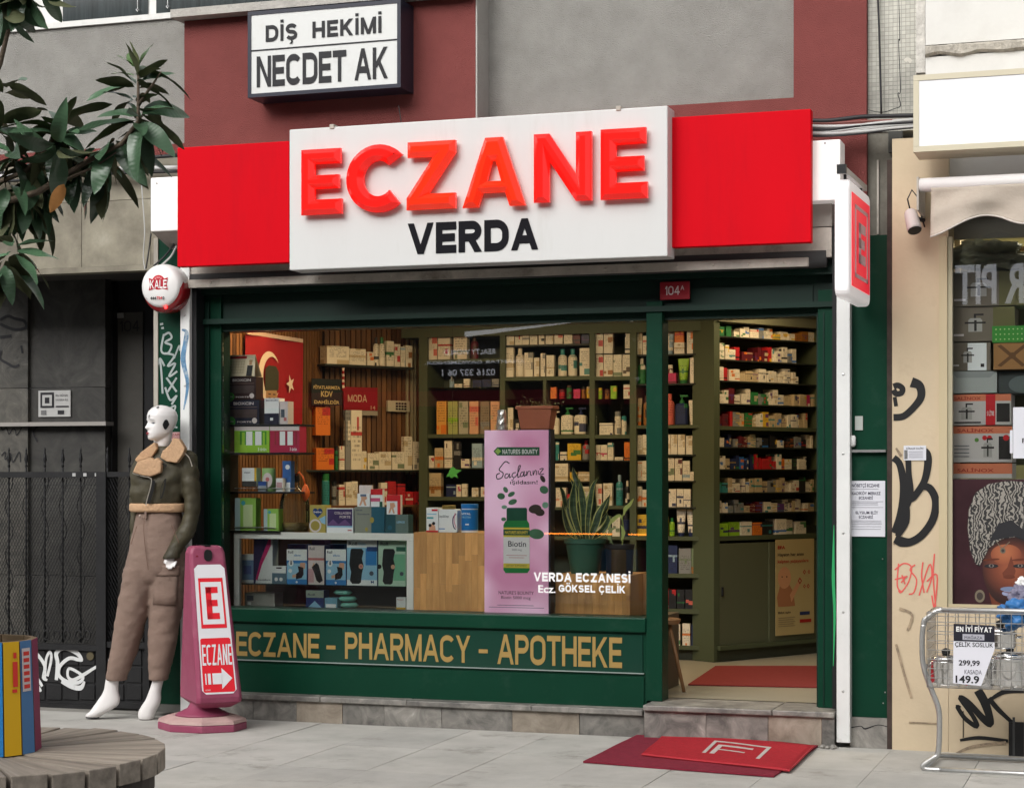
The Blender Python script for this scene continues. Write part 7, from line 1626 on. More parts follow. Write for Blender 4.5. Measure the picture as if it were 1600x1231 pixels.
# ---- shelves and goods on the diagonal slatted wall
ds_ = thing('wall_shelves', 'dark shelves fixed to the slatted wall above the display case', 'shelving',FW,(FW.hit(580,735,-.2)[0],-.2,FW.hit(580,735,-.2)[1]))
YWD = -.20
def wshelf(x0_,x1_,y,mt=dkshelf,th=3):
    b = MB(FW); s0,z0 = FW.hit(x0_,y,YWD); s1,z1 = FW.hit(x1_,y,YWD); z_ = FW.hit((x0_ + x1_) / 2,y,YWD)[1]; b.box(s0,s1,YWD,-.03,z_ - .014,z_,mt); part('shelf',b,ds_); return z_
zs1 = wshelf(508,648,571); zs2 = wshelf(478,662,734); zs3 = wshelf(500,662,789,M('copper_shelf',(.16,.07,.03),.5))
gw = 'goods on the slatted wall shelves'
row(FW,zs1,YWD, 'on the top shelf of the slatted wall',gw, 'cWE 511 546 541,cWE 547 573 545,cWO 575 585 550,bWK 586 594 527,bWG 595 604 527,cWG 605 616 533,cWR 617 626 538,cWb 627 634 542,cWA 635 645 540')
row(FW,zs2,YWD, 'on the slatted wall middle shelf',gw, 'cOR 495 523 700,vGK 525 530 697,cWR 531 539 697,cSW 540 548 641,cWR 549 566 641,cWY 567 574 705,cWg 575 592 708,cWE 593 612 706,cWg 613 632 706,cWE 633 645 682,cWS 646 659 690')
row(FW,zs3,YWD, 'on the copper shelf above the display case',gw, 'vTG 507 518 740,vSK 521 528 752,cWR 531 540 757,cWE 541 550 753,cWE 551 560 752,cWR 596 606 754,cRW 608 620 752,cRM 622 634 756,cRW 636 647 768,cRM 648 659 768')
ob_ = [('cOR 497 520 655 680', 'of the orange boxes left of the red street sign')]
row(FW,0,YWD, 'leaning above the orange boxes on the slatted wall',gw, 'cOR 494 517 636 680')
for (x0_,y0_,x1_,y1_,lab,nm,tx,colr,tcol) in ((487,592,534,633, 'black sign about prices hanging on the slatted wall', 'price_notice',[('FİYATLARIMIZA',601,608),('KDV',611,620),('DAHİLDİR',624,631)],(22,26,24),(190,165,110)),(537,605,590,641, 'red street name sign reading MODA on the slatted wall', 'street_sign',[('MODA',617,628)],(150,18,30),(215,180,150))):
    yo = YWD - .02 if nm == 'price_notice' else -.06
    t_ = thing(nm,lab, 'sign',FW,(FW.hit((x0_ + x1_) / 2,y1_,yo)[0],yo,FW.hit((x0_ + x1_) / 2,y1_,yo)[1]))
    b = MB(FW); a,c,d,e = FW.rect(x0_,y0_,x1_,y1_,yo); b.box(a,c,yo,yo + .006,d,e,C(nm + '_board',colr)); part('board',b,t_)
    if nm == 'street_sign': b = MB(FW); b.box(a,c,yo,yo + .006,d - .035,d - .002,C('sign_pale_strip')); part('lower_strip',b,t_)
    b = MB(FW); k_ = .08 if nm == 'price_notice' else .1
    for tt,ya2,yb2 in tx:
        za2,zb2 = FW.hit((x0_ + x1_) / 2,yb2,yo)[1],FW.hit((x0_ + x1_) / 2,ya2,yo)[1]; ww = (c - a); l_ = min(.44,.045 * len(tt) + .06) if nm == 'price_notice' else .28
        m0 = (a + c) / 2 - (.1 * ww if nm != 'price_notice' else 0)
        if tt == 'MODA': b.block(tt,m0 - l_ * ww,m0 + l_ * ww,za2,zb2,yo - .001,C(nm + '_ink',tcol),wt=.17)
        else: b.text(tt,m0 - l_ * ww,m0 + l_ * ww,za2,zb2,yo - .001,C(nm + '_ink',tcol),bold=.025)
    if nm == 'street_sign': b.text('14',c - .1 * ww - .03,c - .02,FW.hit(580,640,yo)[1],FW.hit(580,634,yo)[1],yo - .001,C(nm + '_ink',0))
    part('lettering',b,t_)
t_ = thing('calculator', 'white desk calculator hung tilted on the slatted wall', 'calculator',FW,(FW.hit(622,643,-.05)[0],-.05,FW.hit(622,643,-.05)[1]))
b = MB(FW); a,c,d,e = FW.rect(606,626,640,643,-.06); b.box(a,c,-.06,-.04,d,e,C('calculator_body')); part('body',b,t_)
b = MB(FW)
for i in range(4):
    for j in range(3): b.box(a + (c - a) * (.36 + .13 * i),a + (c - a) * (.45 + .13 * i),-.064,-.0605,d + (e - d) * (.15 + .25 * j),d + (e - d) * (.32 + .25 * j),ink)
part('key',b,t_,kind='stuff')
for px,nm in ((636, 'first'),(643, 'second'),(648, 'third')):
    b = MB(FW); s_,z_ = FW.hit(px,700,-.04); b.box(s_ - .006,s_ + .006,-.05,-.03,1.45,2.7,C('white_pipe')); solo('pipe',b,f'{nm} white pipe from left running down the slatted wall', 'pipe',(s_,-.04,1.45),group='white pipes on the slatted wall')
t_ = thing('cord_charm', 'striped red and white twisted cord hanging beside the black price sign', 'cord',FW,(FW.hit(536,600,YWD - .03)[0],YWD - .03,FW.hit(536,600,YWD)[1]))
for k in range(8):
    b = MB(FW); p0 = FW.hit(536,575 + k * 4.5,YWD - .03); p1 = FW.hit(536.5,579 + k * 4.5,YWD - .03); b.tube([(p0[0],YWD - .03,p0[1]),(p1[0],YWD - .03,p1[1])],.009,(MATS['flag_white'],MATS['flag_red'])[k % 2],8); part('strand',b,t_)

# ---- display case and counters right behind the pane
YV = .32
plat = M('window_platform',(.12,.10,.07),.7)
zpl = at(676,958,YV)[2]
b = MB(); b.box(-5.34,xw1 - .02,.29,.95,ZF,zpl - .004,plat); solo('window_platform',b, 'low boxed platform carrying the display case inside the window', 'platform',(-4,.29,ZF))
wc = M('case_white',(.80,.82,.78),.4)
dc = thing('display_case', 'white framed glass display case full of orthopaedic supports', 'display case',FA,(at(505,957,YV)[0],YV,zpl))
YE = YV + .42
zc1 = at(505,832,YV)[2]; zc2 = at(505,843,YV)[2]; cx0,cx1 = at(365,900,YV)[0],at(646,900,YV)[0]
for bx in ((cx0,at(374,900,YV)[0],zpl,zc2),(at(635,900,YV)[0],cx1,zpl,zc2),(cx0,cx1,zc2 + .0005,zc1)):
    b = MB(); b.box(bx[0],bx[1],YV,YV + .03,bx[2],bx[3],wc); bevel(part('frame_bar',b,dc),.003)
b = MB(); b.box(cx0,cx1,YV + .031,YE,zc1 - .012,zc1,glass2); part('glass_top',b,dc)
b = MB(); b.box(cx0 + .01,cx1 - .01,YE,YE + .012,zpl,zc1 - .013,M('case_back',(.07,.045,.025),.5)); part('back_panel',b,dc)
b = MB(); b.box(cx0 + .035,cx1 - .035,YV + .012,YV + .016,zpl + .002,zc2 - .002,glassm); part('front_glass',b,dc)
zcs = at(505,914,YV)[2]; b = MB(); b.box(cx0 + .035,cx1 - .035,YV + .032,YE,zcs - .008,zcs,M('case_shelf',(.02,.03,.03),.2)); part('shelf',b,dc)
# goods in the case with their printed fronts
def special(nm,cat,lab,px0,px1,yt,zbase,off,dep,base_m,prints,grp=None,fr=FA):
    s0,s1 = fr.hit(px0,800,off)[0],fr.hit(px1,800,off)[0]; zt_ = fr.hit((px0 + px1) / 2,yt,off)[1]; c = (s0 + s1) / 2
    t = thing(nm,lab,cat,fr,(c,off,zbase),group=grp); b = MB(fr); b.box(s0 + .001,s1 - .001,off,off + dep,zbase + .0005,zt_,base_m); part('box',b,t)
    b = MB(fr); X = lambda u: s0 + .001 + (s1 - s0 - .002) * u; Zz = lambda v: zbase + (zt_ - zbase) * v; k = 0
    for p in prints:
        k += 1; y = off - .0008 - k * .00025
        if p[0] == 'r': b.box(X(p[1]),X(p[2]),y,y + .0002,Zz(p[3]),Zz(p[4]),p[5])
        elif p[0] == 'p': b.poly([(X(u),Zz(v)) for u,v in p[1]],y,p[2])
        elif p[0] == 't': b.text(p[1],X(p[2]),X(p[3]),Zz(p[4]),Zz(p[5]),y,p[6],bold=.02)
        elif p[0] == 'o': b.disc(X(p[1]),Zz(p[2]),p[3] * (s1 - s0),y,p[4],20,p[3] * (s1 - s0) * (p[5] if len(p) > 5 else 1))
    if prints: part('print',b,t)
    return t
bw = C('box_white'); bb_ = C('box_blue'); bd = C('box_dark_blue'); bg_ = C('brace_black'); bskin = C('print_skin'); bpale = C('print_pale_blue'); bgreen = C('print_green'); bpink = C('box_pink'); btxt = C('print_text'); bpurp = C('box_purple'); bpg = C('print_pale_green')
O1 = YV + .06
knee = lambda: [(.12,.93),(.16,.97),(.5,.97),(.56,.90),(.50,.70),(.56,.52),(.50,.30),(.47,.08),(.40,.04),(.18,.04),(.10,.12),(.14,.35),(.08,.55)]
elbow = lambda: [(.55,.52),(.82,.48),(.84,.28),(.74,.18),(.46,.14),(.46,.30),(.60,.36)]
def roll(px0,px1,yt,lab,kind):
    if kind == 'knee': pr2 = [('r',0,1,0,1,bw),('r',.0,1,.12,.84,bpale),('r',.62,.98,.45,.82,bb_),('r',.66,1,.76,.86,bd),('t', 'Roll',.06,.34,.89,.96,btxt),('t', 'Ortho',.38,.62,.89,.955,bpale),('p',[(u,v * .84) for u,v in knee()],bg_),('o',.47,.42,.075,bskin),('o',.47,.42,.045,C('print_rose')),('o',.82,.27,.07,btxt),('t', 'M',.80,.90,.05,.11,bd)]
    elif kind == 'kneeg': pr2 = [('r',0,1,0,1,bpg),('r',.55,.98,.12,.7,bgreen),('t', 'Roll',.08,.36,.89,.96,btxt),('r',.66,1,.76,.86,C('print_dark_green')),('p',[(u + .06,v * .84) for u,v in knee()],bg_),('o',.54,.42,.075,bskin),('o',.86,.27,.07,btxt),('o',.04,.42,.08,bg_)]
    elif kind == 'elbow': pr2 = [('r',0,1,0,1,bw),('r',0,1,.0,.68,bb_),('r',0.02,.98,.14,.60,bpale),('t', 'Roll',.07,.32,.88,.96,btxt),('t', 'elbow',.36,.7,.80,.86,bb_),('p',[(.68,.62),(.92,.62),(.90,.44),(.62,.44)],bskin),('p',[(.28,.18),(.50,.20),(.50,.30),(.28,.26)],bskin),('p',elbow(),bg_),('o',.22,.60,.12,bw,1.2),('o',.18,.38,.09,bw),('p',[(.18,.56),(.26,.56),(.24,.68),(.20,.68)],bg_),('o',.5,.06,.05,bw)]
    else: pr2 = [('r',0,1,0,1,C('box_cream')),('r',0,1,.62,.68,C('print_rose')),('t', 'Roll',.08,.40,.88,.96,btxt),('r',0,.35,.05,.4,C('print_rose_pale')),('p',[(.2,.42),(.34,.56),(.40,.54),(.38,.44)],bskin),('p',[(.22,.44),(.52,.56),(.66,.50),(.92,.10),(.70,.04),(.52,.10),(.34,.34)],bg_)]
    special('brace_box', 'box',lab,px0,px1,yt,zcs,O1,.09,bd if kind != 'kneeg' else bgreen,pr2, 'orthopaedic support boxes in the display case')
special('medicine_box', 'box', 'pale blue box at the left end of the display case',376,400,866,zcs,O1 + .05,.07,bw,[('r',.1,.9,.1,.8,C('faded_blue')),('r',.2,.7,.3,.6,C('print_lilac'))])
special('compression_box', 'box', 'tall navy and white box with a pink sweep in the display case',396,426,842,zcs,O1 + .02,.08,bw,[('p',[(0,1),(.8,1),(.35,.5),(.1,0),(0,0)],C('box_indigo')),('p',[(.8,1),(.92,1),(.92,.86),(.45,.42),(.2,.05),(.12,.1),(.35,.5)],bpink),('t', 'Comfort',.2,.9,.06,.10,btxt)])
special('thermometer_box', 'box', 'small hanging box with bottles printed on it in the display case',425,447,884,zcs,O1,.05,bw,[('r',0,1,0,.6,C('print_teal_grey')),('o',.3,.25,.12,bw),('o',.65,.25,.12,bw),('r',.3,.7,.85,.93,bg_)])
roll(448,480,858, 'blue elbow support box, left one of the two in the case', 'elbow')
roll(481.5,507,852, 'narrow cream wrist support box between the two blue elbow boxes', 'wrist')
roll(509,541,858, 'blue elbow support box, right one of the two in the case', 'elbow')
roll(542,589.5,844, 'large blue knee support box in the display case', 'knee')
roll(591,634,844, 'large green knee support box at the right end of the case', 'kneeg')
for k,(a,c) in enumerate(((449,478),(487,508),(511,538))): special('brace_box', 'box',('blue box standing behind the left elbow support box', 'purple box standing behind the wrist support box', 'dark blue box standing behind the right elbow support box')[k],a,c,850 if k != 1 else 844,zcs,O1 + .12,.08,(bd,bpurp,bd)[k],[])
zfl = zpl + .001
special('equipment_box', 'box', 'pale grey box lying on the floor of the display case',382,429,926,zfl,O1 + .08,.12,C('box_pale_grey'),[('r',.08,.3,.45,.8,btxt),('r',.1,.22,.15,.35,C('box_white'))])
special('medicine_box', 'box', 'dark blue box with grey top on the case floor',478,506,922,zfl,O1,.08,C('box_navy'),[('r',0,1,.62,1,C('box_sage')),('t', 'Roll',.1,.5,.72,.84,btxt),('p',[(.1,.1),(.5,.45),(.9,.1)],bpale)])
special('medicine_box', 'box', 'light blue box beside the navy box on the case floor',507,527,934,zfl,O1,.06,C('box_light_blue'),[('r',.1,.9,.2,.5,bw)])
special('medicine_box', 'box', 'small white and yellow box at the right end of the case floor',619,634,933,zfl,O1,.05,bw,[('r',0,1,.12,.3,C('box_yellow')),('t', 'Posture',.1,.8,.8,.9,C('print_rose'))])
aq = C('aqua_plastic',(120,190,175),.2)
t_ = thing('support_cushion', 'pale aqua plastic pads stacked on the floor of the display case', 'cushion',FA,(at(545,950,O1)[0],O1,zfl))
for k,(a,c,y) in enumerate(((530,562,945),(527,560,935),(522,550,925))):
    q = at((a + c) / 2,y,O1 + .05); b = MB(); b.lathe([(.04,-.014),(.055,0),(.04,.014)],(q[0],O1 + .05,q[2]),aq,18,sx=1.1,sy=.8); part('pad',b,t_,smooth=True)
# on top of the case
O2 = YV + .02
special('formula_box', 'box', 'gold box with a blue heart on the display case',484,509,789,zc1,O2,.08,C('box_gold'),[('r',0,1,0,1,C('box_gold_light')),('o',.35,.78,.16,bd),('o',.65,.78,.16,bd),('p',[(.18,.74),(.82,.74),(.5,.54)],bd),('t', 'bebe',.25,.75,.72,.79,white),('o',.35,.25,.38,C('box_cream')),('o',.35,.25,.28,C('box_gold')),('p',[(.6,.5),(1,.62),(1,.3),(.75,.35)],bpale)])
special('collagen_box', 'box', 'white box with a purple panel on the display case',510,552,794,zc1,O2,.08,bw,[('r',.03,.97,.28,.97,bpurp),('r',.03,.97,.22,.28,bpale),('t', 'COLLAGEN',.30,.92,.76,.86,C('box_cream')),('t', 'FORTE',.5,.9,.60,.70,C('box_cream')),('p',[(.05,.35),(.25,.55),(.45,.35),(.7,.55),(.9,.35),(.9,.3),(.05,.3)],C('print_mauve')),('r',.8,.95,.08,.13,C('print_rose'))])
special('gift_box', 'box', 'grey and teal box with a gold drop on the display case',554,601,792,zc1,O2 + .01,.10,C('box_teal'),[('r',0,.56,0,1,C('box_silver_grey')),('t', 'Grynature',.08,.5,.68,.76,btxt),('o',.58,.5,.07,C('box_gold'),1.3),('o',.4,.14,.05,C('box_gold'),1.3),('t', 'SERUM',.05,.25,.85,.9,btxt)])
special('gift_box', 'box', 'low dark teal and grey box right of the gold drop box',602,638,804,zc1,O2,.08,C('box_teal_dark'),[('r',.45,1,0,1,C('box_smoke')),('o',.2,.3,.1,C('box_teal')),('t', 'LEPROS',.5,.85,.55,.66,bpale)])
zo1 = at(575,792,O2 + .01)[2] + .001; zo2 = at(620,804,O2)[2] + .001
kp = [('p',[(.3,.9),(.7,.9),(.8,.62),(.62,.5),(.75,.1),(.6,.08),(.45,.45),(.3,.1),(.15,.1),(.32,.55)],bskin),('r',.25,.72,.78,.96,C('print_blue_grey'))]
special('plaster_box', 'box', 'white box with walking legs, white flap, on the teal box',558,578,771,zo1,O2 + .02,.03,bw,kp, 'plaster boxes on top of the gift boxes'); special('plaster_box', 'box', 'red topped pink and white box on the teal box',579,598,764,zo1,O2 + .03,.03,bw,[('r',0,1,.68,1,C('box_red')),('r',0,.8,.3,.5,C('print_pink')),('r',.75,1,0,.3,C('print_dark_green'))], 'plaster boxes on top of the gift boxes'); special('plaster_box', 'box', 'red sided box with walking legs on the low teal box',604,626,773,zo2,O2 + .02,.03,bw,[('r',.78,1,0,1,C('box_red')),('r',.0,.9,.68,1,C('box_red'))] + [('p',[(u * .8,v * .66) for u,v in kp[0][1]],bskin)], 'plaster boxes on top of the gift boxes')
special('plaster_box', 'box', 'cream flap standing up behind the walking legs box',561,581,758,zo1,O2 + .06,.02,C('box_cream'),[], 'plaster boxes on top of the gift boxes')

# butcher block counters
bbm = wood_mat('butcher_block',(.60,.28,.085),(.84,.46,.165),(8,8,1.2),.45,3,.22)
def counter(px0,px1,py0,lab,Y,n,seed):
    t = thing('wooden_counter',lab, 'counter',FA,(at((px0 + px1) / 2,958,Y)[0],Y,zpl)); rr2 = random.Random(seed)
    s0,s1 = at(px0,900,Y)[0],at(px1,900,Y)[0]; z1_ = at((px0 + px1) / 2,py0,Y)[2]; z0_ = zpl
    b = MB(); b.box(s0,s1,Y + .021,Y + .40,z0_,z1_,M('counter_core',(.42,.24,.10),.5)); part('body',b,t)
    for i in range(n):
        a,c = s0 + (s1 - s0) * i / n,s0 + (s1 - s0) * (i + 1) / n; z = z0_
        while z < z1_ - .01:
            l_ = rr2.uniform(.12,.35); zz = min(z + l_,z1_); zz = z1_ if z1_ - zz < .05 else zz
            b = MB(); b.box(a + .0004,c - .0004,Y - .001 * rr2.random(),Y + .02,z + .0004,zz - .0004,bbm); part('stave',b,t); z = zz
    return z1_
zk1 = counter(646.5,757,832, 'butcher block counter between the display case and the pink poster',YV + .005,11,1)
zk2 = counter(868,984,898, 'butcher block counter under the snake plant',YV + .005,10,2)
b = MB(); s0 = at(985,900,.6)[0]; b.box(s0,xw1 - .05,.62,.66,zpl,at(995,897,.62)[2],M('counter_core',0)); solo('counter_side',b, 'short wooden counter side between the black pot and the mullion', 'counter',(s0,.62,zpl))
zc_ = zk1 + .0005
special('supplement_box', 'box', 'white and red box with a printed couple on the wooden counter',666,685,793,zc_,YV + .04,.06,bw,[('r',.45,.95,.86,.94,C('box_red')),('r',.05,.6,.55,.62,C('print_teal')),('r',.05,.85,.72,.76,bpale),('p',[(.2,.05),(.8,.05),(.75,.25),(.5,.38),(.25,.22)],bskin),('o',.32,.28,.13,bg_),('o',.62,.36,.13,bg_),('r',0,1,0,.07,C('box_red'))])
t_ = thing('supplement_tub', 'white supplement tub with gold lid and purple loop on the wooden counter', 'tub',FA,(at(703,832,YV + .1)[0],YV + .1,zc_))
q = at(703,832,YV + .1); rt2 = (at(719,832,YV + .1)[0] - at(687,832,YV + .1)[0]) / 2; ht = at(703,795,YV + .1)[2] - zc_
b = MB(); rbox(b,q[0] - rt2,q[0] + rt2,YV + .05,YV + .12,zc_,zc_ + ht,.012,bw); part('body',b,t_); b = MB(); b.lathe([(rt2 * .62,0),(rt2 * .62,.02),(rt2 * .6,.022)],(q[0],YV + .085,zc_ + ht),M('gold_lid',(.5,.38,.12),.3,.7),24); part('lid',b,t_,smooth=False)
b = MB(); yt_ = YV + .0485; b.text('Day2Day',q[0] - rt2 * .85,q[0] + rt2 * .2,zc_ + ht * .62,zc_ + ht * .74,yt_,btxt,bold=.01); b.ribbon([(q[0] + rt2 * u,zc_ + ht * v) for u,v in ((.9,.8),(.62,.65),(.58,.4),(.7,.2),(.86,.14))],.006,yt_,bpurp); b.ribbon([(q[0] + rt2 * u,zc_ + ht * v) for u,v in ((.8,.85),(.7,.5),(.9,.2))],.004,yt_ - .0003,C('print_pink')); b.box(q[0] - rt2 * .85,q[0] - rt2 * .2,yt_,yt_ + .001,zc_ + ht * .13,zc_ + ht * .17,bb_); part('print',b,t_)
for k in range(4): pass
t_ = thing('supplement_tub', 'bright blue collagen tub beside the white tub on the wooden counter', 'tub',FA,(at(734,832,YV + .1)[0],YV + .1,zc_)); q = at(734,832,YV + .1); r2_ = (at(747,832,YV + .1)[0] - at(722,832,YV + .1)[0]) / 2; h2 = at(734,787,YV + .1)[2] - zc_
tb = C('tub_blue',(35,120,195),.35)
b = MB(); b.lathe([(r2_,.0),(r2_,.012)],(q[0],YV + .1,zc_),bw,28); b.lathe([(r2_ * .99,.0125),(r2_ * .99,h2 * .8)],(q[0],YV + .1,zc_),tb,28); part('body',b,t_,crease=40)
b = MB(); b.lathe([(r2_ * .97,h2 * .80),(r2_ * .97,h2 * .84)],(q[0],YV + .1,zc_),bw,28); b.lathe([(r2_ * 1.02,h2 * .84),(r2_ * 1.02,h2 * .98),(r2_ * .96,h2)],(q[0],YV + .1,zc_),tb,28); part('lid',b,t_,crease=40)
b = MB(); b.text('VITAL',q[0] - r2_ * .7,q[0] + r2_ * .5,zc_ + h2 * .62,zc_ + h2 * .69,YV + .1 - r2_ - .001,bw,bold=.03); b.text('PROTEIN',q[0] - r2_ * .6,q[0] + r2_ * .5,zc_ + h2 * .5,zc_ + h2 * .57,YV + .1 - r2_ - .001,bpale,bold=.02); b.box(q[0] - r2_ * .2,q[0] + r2_ * .25,YV + .1 - r2_ - .0015,YV + .1 - r2_ - .001,zc_ + h2 * .26,zc_ + h2 * .31,bw); part('print',b,t_)

# ---- the illuminated pink poster
YPO = .24
po = thing('poster_stand', 'tall pink illuminated advertising stand with a green supplement bottle', 'advertising stand',FA,(at(810,958,YPO)[0],YPO,zpl))
pink = bpy.data.materials.new('poster_pink'); pink.use_nodes = True
n,L = pink.node_tree.nodes,pink.node_tree.links; bsd = n['Principled BSDF']; bsd.inputs['Roughness'].default_value = .35
g = n.new('ShaderNodeNewGeometry'); ns2 = n.new('ShaderNodeTexNoise'); ns2.inputs['Scale'].default_value = 3.2; ns2.inputs['Detail'].default_value = 1; L.new(g.outputs['Position'],ns2.inputs['Vector'])
cr2 = n.new('ShaderNodeValToRGB'); e = cr2.color_ramp.elements; e[0].position = .32; e[0].color = (*lin((196,130,165)),1); e[1].position = .58; e[1].color = (*lin((232,190,218)),1); L.new(ns2.outputs[0],cr2.inputs[0]); L.new(cr2.outputs[0],bsd.inputs['Base Color']); L.new(cr2.outputs[0],bsd.inputs['Emission Color']); bsd.inputs['Emission Strength'].default_value = .22
b = MB(); a,c,d,e = FA.rect(757,672,857,958,YPO); b.box(a,c,YPO,YPO + .004,zpl,e,pink); part('poster',b,po)
b = MB(); b.box(a,c,YPO + .005,YPO + .075,zpl,e,black); b.box(c + .0005,c + .012,YPO,YPO + .08,zpl,e + .004,M('stand_black',(.02,.018,.03),.5)); part('stand',b,po)
b = MB(); y = YPO - .001; dg_ = C('brand_green'); b.ppoly([(771,705),(777,698.5),(843,698.5),(843,711.5),(777,711.5)],y,dg_); b.ppoly([(773,705),(778,700),(783,705),(778,710)],y - .0004,C('brand_leaf')); b.pblock("NATURE S BOUNTY".replace(' S', 'S'),785,702,840,709,y - .0005,white,wt=.2); part('logo_banner',b,po)
sc_ = C('script_ink'); b = MB()
# hand lettered word, drawn with a brush
def br(pts,w_=1.5,dy=0): b.pribbon(pts,w_,y - dy,sc_,sub=6)
br([(796,724),(790,721),(784,727),(780,734),(786,739),(784,746),(777,748),(776,742),(781,739)],1.6)
br([(794,740),(790,741),(789,746),(793,746),(796,740),(796,746),(799,744)],1.4,.0002); br([(806,738),(802,739),(800,743),(803,746),(807,743)],1.4,.0003); br([(803,746),(802,749),(799,750)],1,.0004)
br([(807,743),(812,732),(813,727),(810,730),(809,745),(812,744)],1.4,.0005); br([(817,737),(814,739),(813,744),(817,743),(819,736),(819,744),(822,741)],1.4,.0006); br([(823,736),(823,743),(825,737),(828,736)],1.3,.0007)
br([(829,736),(829,742),(831,742)],1.3,.0008); br([(833,735),(833,742),(836,735),(838,736),(838,742)],1.3,.0009); br([(841,735),(841,741)],1.3,.001); br([(843,733),(849,732),(843,741),(850,740)],1.4,.0011)
b.ptext('ışıldasın!',797,750,840,758,y,sc_,bold=.012); part('slogan',b,po)
lf = [C('eucalyptus_green'),C('eucalyptus_dark'),C('eucalyptus_pale')]
b = MB()
for i,(px,py,rx,ry,an,k) in enumerate(((790,765,5,3.4,60,0),(783,775,6,5,10,0),(799,772,6,3.4,-30,0),(801,784,7,4.2,-20,0),(788,792,4.5,3,0,2),(787,811,4,3,0,0),(836,795,10,7,-8,1),(843,800,8,6,12,1),(850,765,7,6,25,0),(848,748,3.5,6,-30,1),(852,789,5,5,0,2),(838,834,12,8,8,0))):
    ca,sa2 = math.cos(R(an)),math.sin(R(an)); b.ppoly([(min(856.5,px + rx * math.cos(t) * ca - ry * math.sin(t) * sa2),py + rx * math.cos(t) * sa2 + ry * math.sin(t) * ca) for t in [2 * math.pi * j / 18 for j in range(18)]],y - .0002 - i * .00015,lf[k])
part('printed_leaves',b,po)
b = MB(); bgm = C('bottle_green'); bgd = C('bottle_dark_green'); byl = C('bottle_gold'); y3 = y - .0025

b.ppoly([(789,815),(792,812),(823,812),(827,818),(827.6,890),(824,895),(790,895),(786.5,890),(786.5,820)],y3,bgm); b.ppoly([(791.5,795),(793,793),(822,793),(823.5,795),(823.5,813),(791.5,813)],y3 - .0002,bgd)
b.pbox(786.6,824,827.5,839,y3 - .0006,y3 - .0004,byl); b.pbox(786.6,827,827.5,836,y3 - .0009,y3 - .0007,bgd); b.pbox(786.6,839,827.5,880,y3 - .0007,y3 - .0005,C('label_white')); b.pbox(786.6,880,827.5,887,y3 - .0008,y3 - .0006,byl)
b.ptext("NATURE'S BOUNTY",789,829,825,834,y3 - .0011,byl,bold=.03); b.ptext('Biotin',794,845,822,854,y3 - .001,C('label_ink'),bold=.01); b.ptext('5000 mcg',800,857,815,861,y3 - .001,btxt); b.pbox(791,867,823,867.8,y3 - .001,y3 - .0009,C('print_rose')); b.pbox(795,870.5,819,871.3,y3 - .001,y3 - .0009,C('print_rose')); b.ptext('DIETARY SUPPLEMENT',791,882,823,885,y3 - .0012,bgd)
part('printed_bottle',b,po)
b = MB(); b.ptext("NATURE'S BOUNTY",779,923,834,928.5,y,sc_,bold=.005); b.ptext('Biotin 5000 mcg',783,931,829,937,y,sc_,bold=.005); b.pbox(777,945,834,945.8,y,y + .0005,btxt); b.pbox(764,948.5,850,949.2,y,y + .0005,btxt); part('small_print',b,po)

# ---- plants
terr = M('terracotta_plastic',(.42,.13,.07),.6,var=.1,vs=8)
ztp = at(808,672,YPO)[2] + .006
t_ = thing('flower_pot', 'terracotta trough with a small straggly plant on top of the pink stand', 'plant pot',FA,(at(835,672,YPO + .1)[0],YPO + .1,ztp))
q0,q1 = at(807,640,YPO + .03)[0],at(862,640,YPO + .03)[0]; zt_ = at(835,634,YPO + .03)[2]
b = MB(); m0 = (q0 + q1) / 2; hw = (q1 - q0) / 2
vs = []; 
for z,f,dd_ in ((ztp,.82,.045),(zt_ - .02,.97,.06),(zt_ - .019,1.06,.066),(zt_,1.06,.066)): vs += [(m0 - hw * f,YPO + .09 - dd_,z),(m0 + hw * f,YPO + .09 - dd_,z),(m0 + hw * f,YPO + .09 + dd_,z),(m0 - hw * f,YPO + .09 + dd_,z)]
b.add(vs,[(3,2,1,0),(12,13,14,15)] + [(i * 4 + k,i * 4 + (k + 1) % 4,i * 4 + 4 + (k + 1) % 4,i * 4 + 4 + k) for i in range(3) for k in range(4)],terr); bevel(part('trough',b,t_),.003)
rl = random.Random(4); b = MB(); gl_ = M('small_leaf_green',(.10,.14,.05),.6); gst = M('stem_green',(.09,.09,.04),.7)
for k in range(70):
    cx2,cz2 = m0 + rl.gauss(.0,hw * .55),zt_ + abs(rl.gauss(.0,.022)) ; yy2 = YPO + .09 + rl.uniform(-.04,.04); r = rl.uniform(.004,.009); a = rl.uniform(0,6.28)
    b.add([(cx2 + r * math.cos(a),yy2,cz2 + r * math.sin(a)),(cx2 - r * .4 * math.sin(a),yy2 - .004,cz2 + r * .4 * math.cos(a)),(cx2 - r * math.cos(a),yy2,cz2 - r * math.sin(a)),(cx2 + r * .4 * math.sin(a),yy2 + .003,cz2 - r * .4 * math.cos(a))],[(0,1,2,3)],gl_)
part('leaves',b,t_,kind='stuff'); b = MB()
for k in range(9): x = m0 + rl.uniform(-hw,hw) * .8; b.tube([(x,YPO + .09,zt_ - .01),(x + rl.uniform(-.02,.02),YPO + .085,zt_ + .03),(x + rl.uniform(-.03,.03),YPO + .08,zt_ + rl.uniform(.03,.075))],.0015,gst,4)
part('stem',b,t_,kind='stuff')
b = MB(); q = at(784,672,YPO + .08); vs = []; fs = []
for j in range(9):
    for i in range(16): a = 2 * math.pi * i / 16; r = (.034 + .0 * j) * (1 - .25 * j / 8) * (1 + .16 * noise.noise((i * 1.1,j * 1.3,2))); vs.append((q[0] + r * math.cos(a),YPO + .08 + r * math.sin(a),ztp + .115 * j / 8))
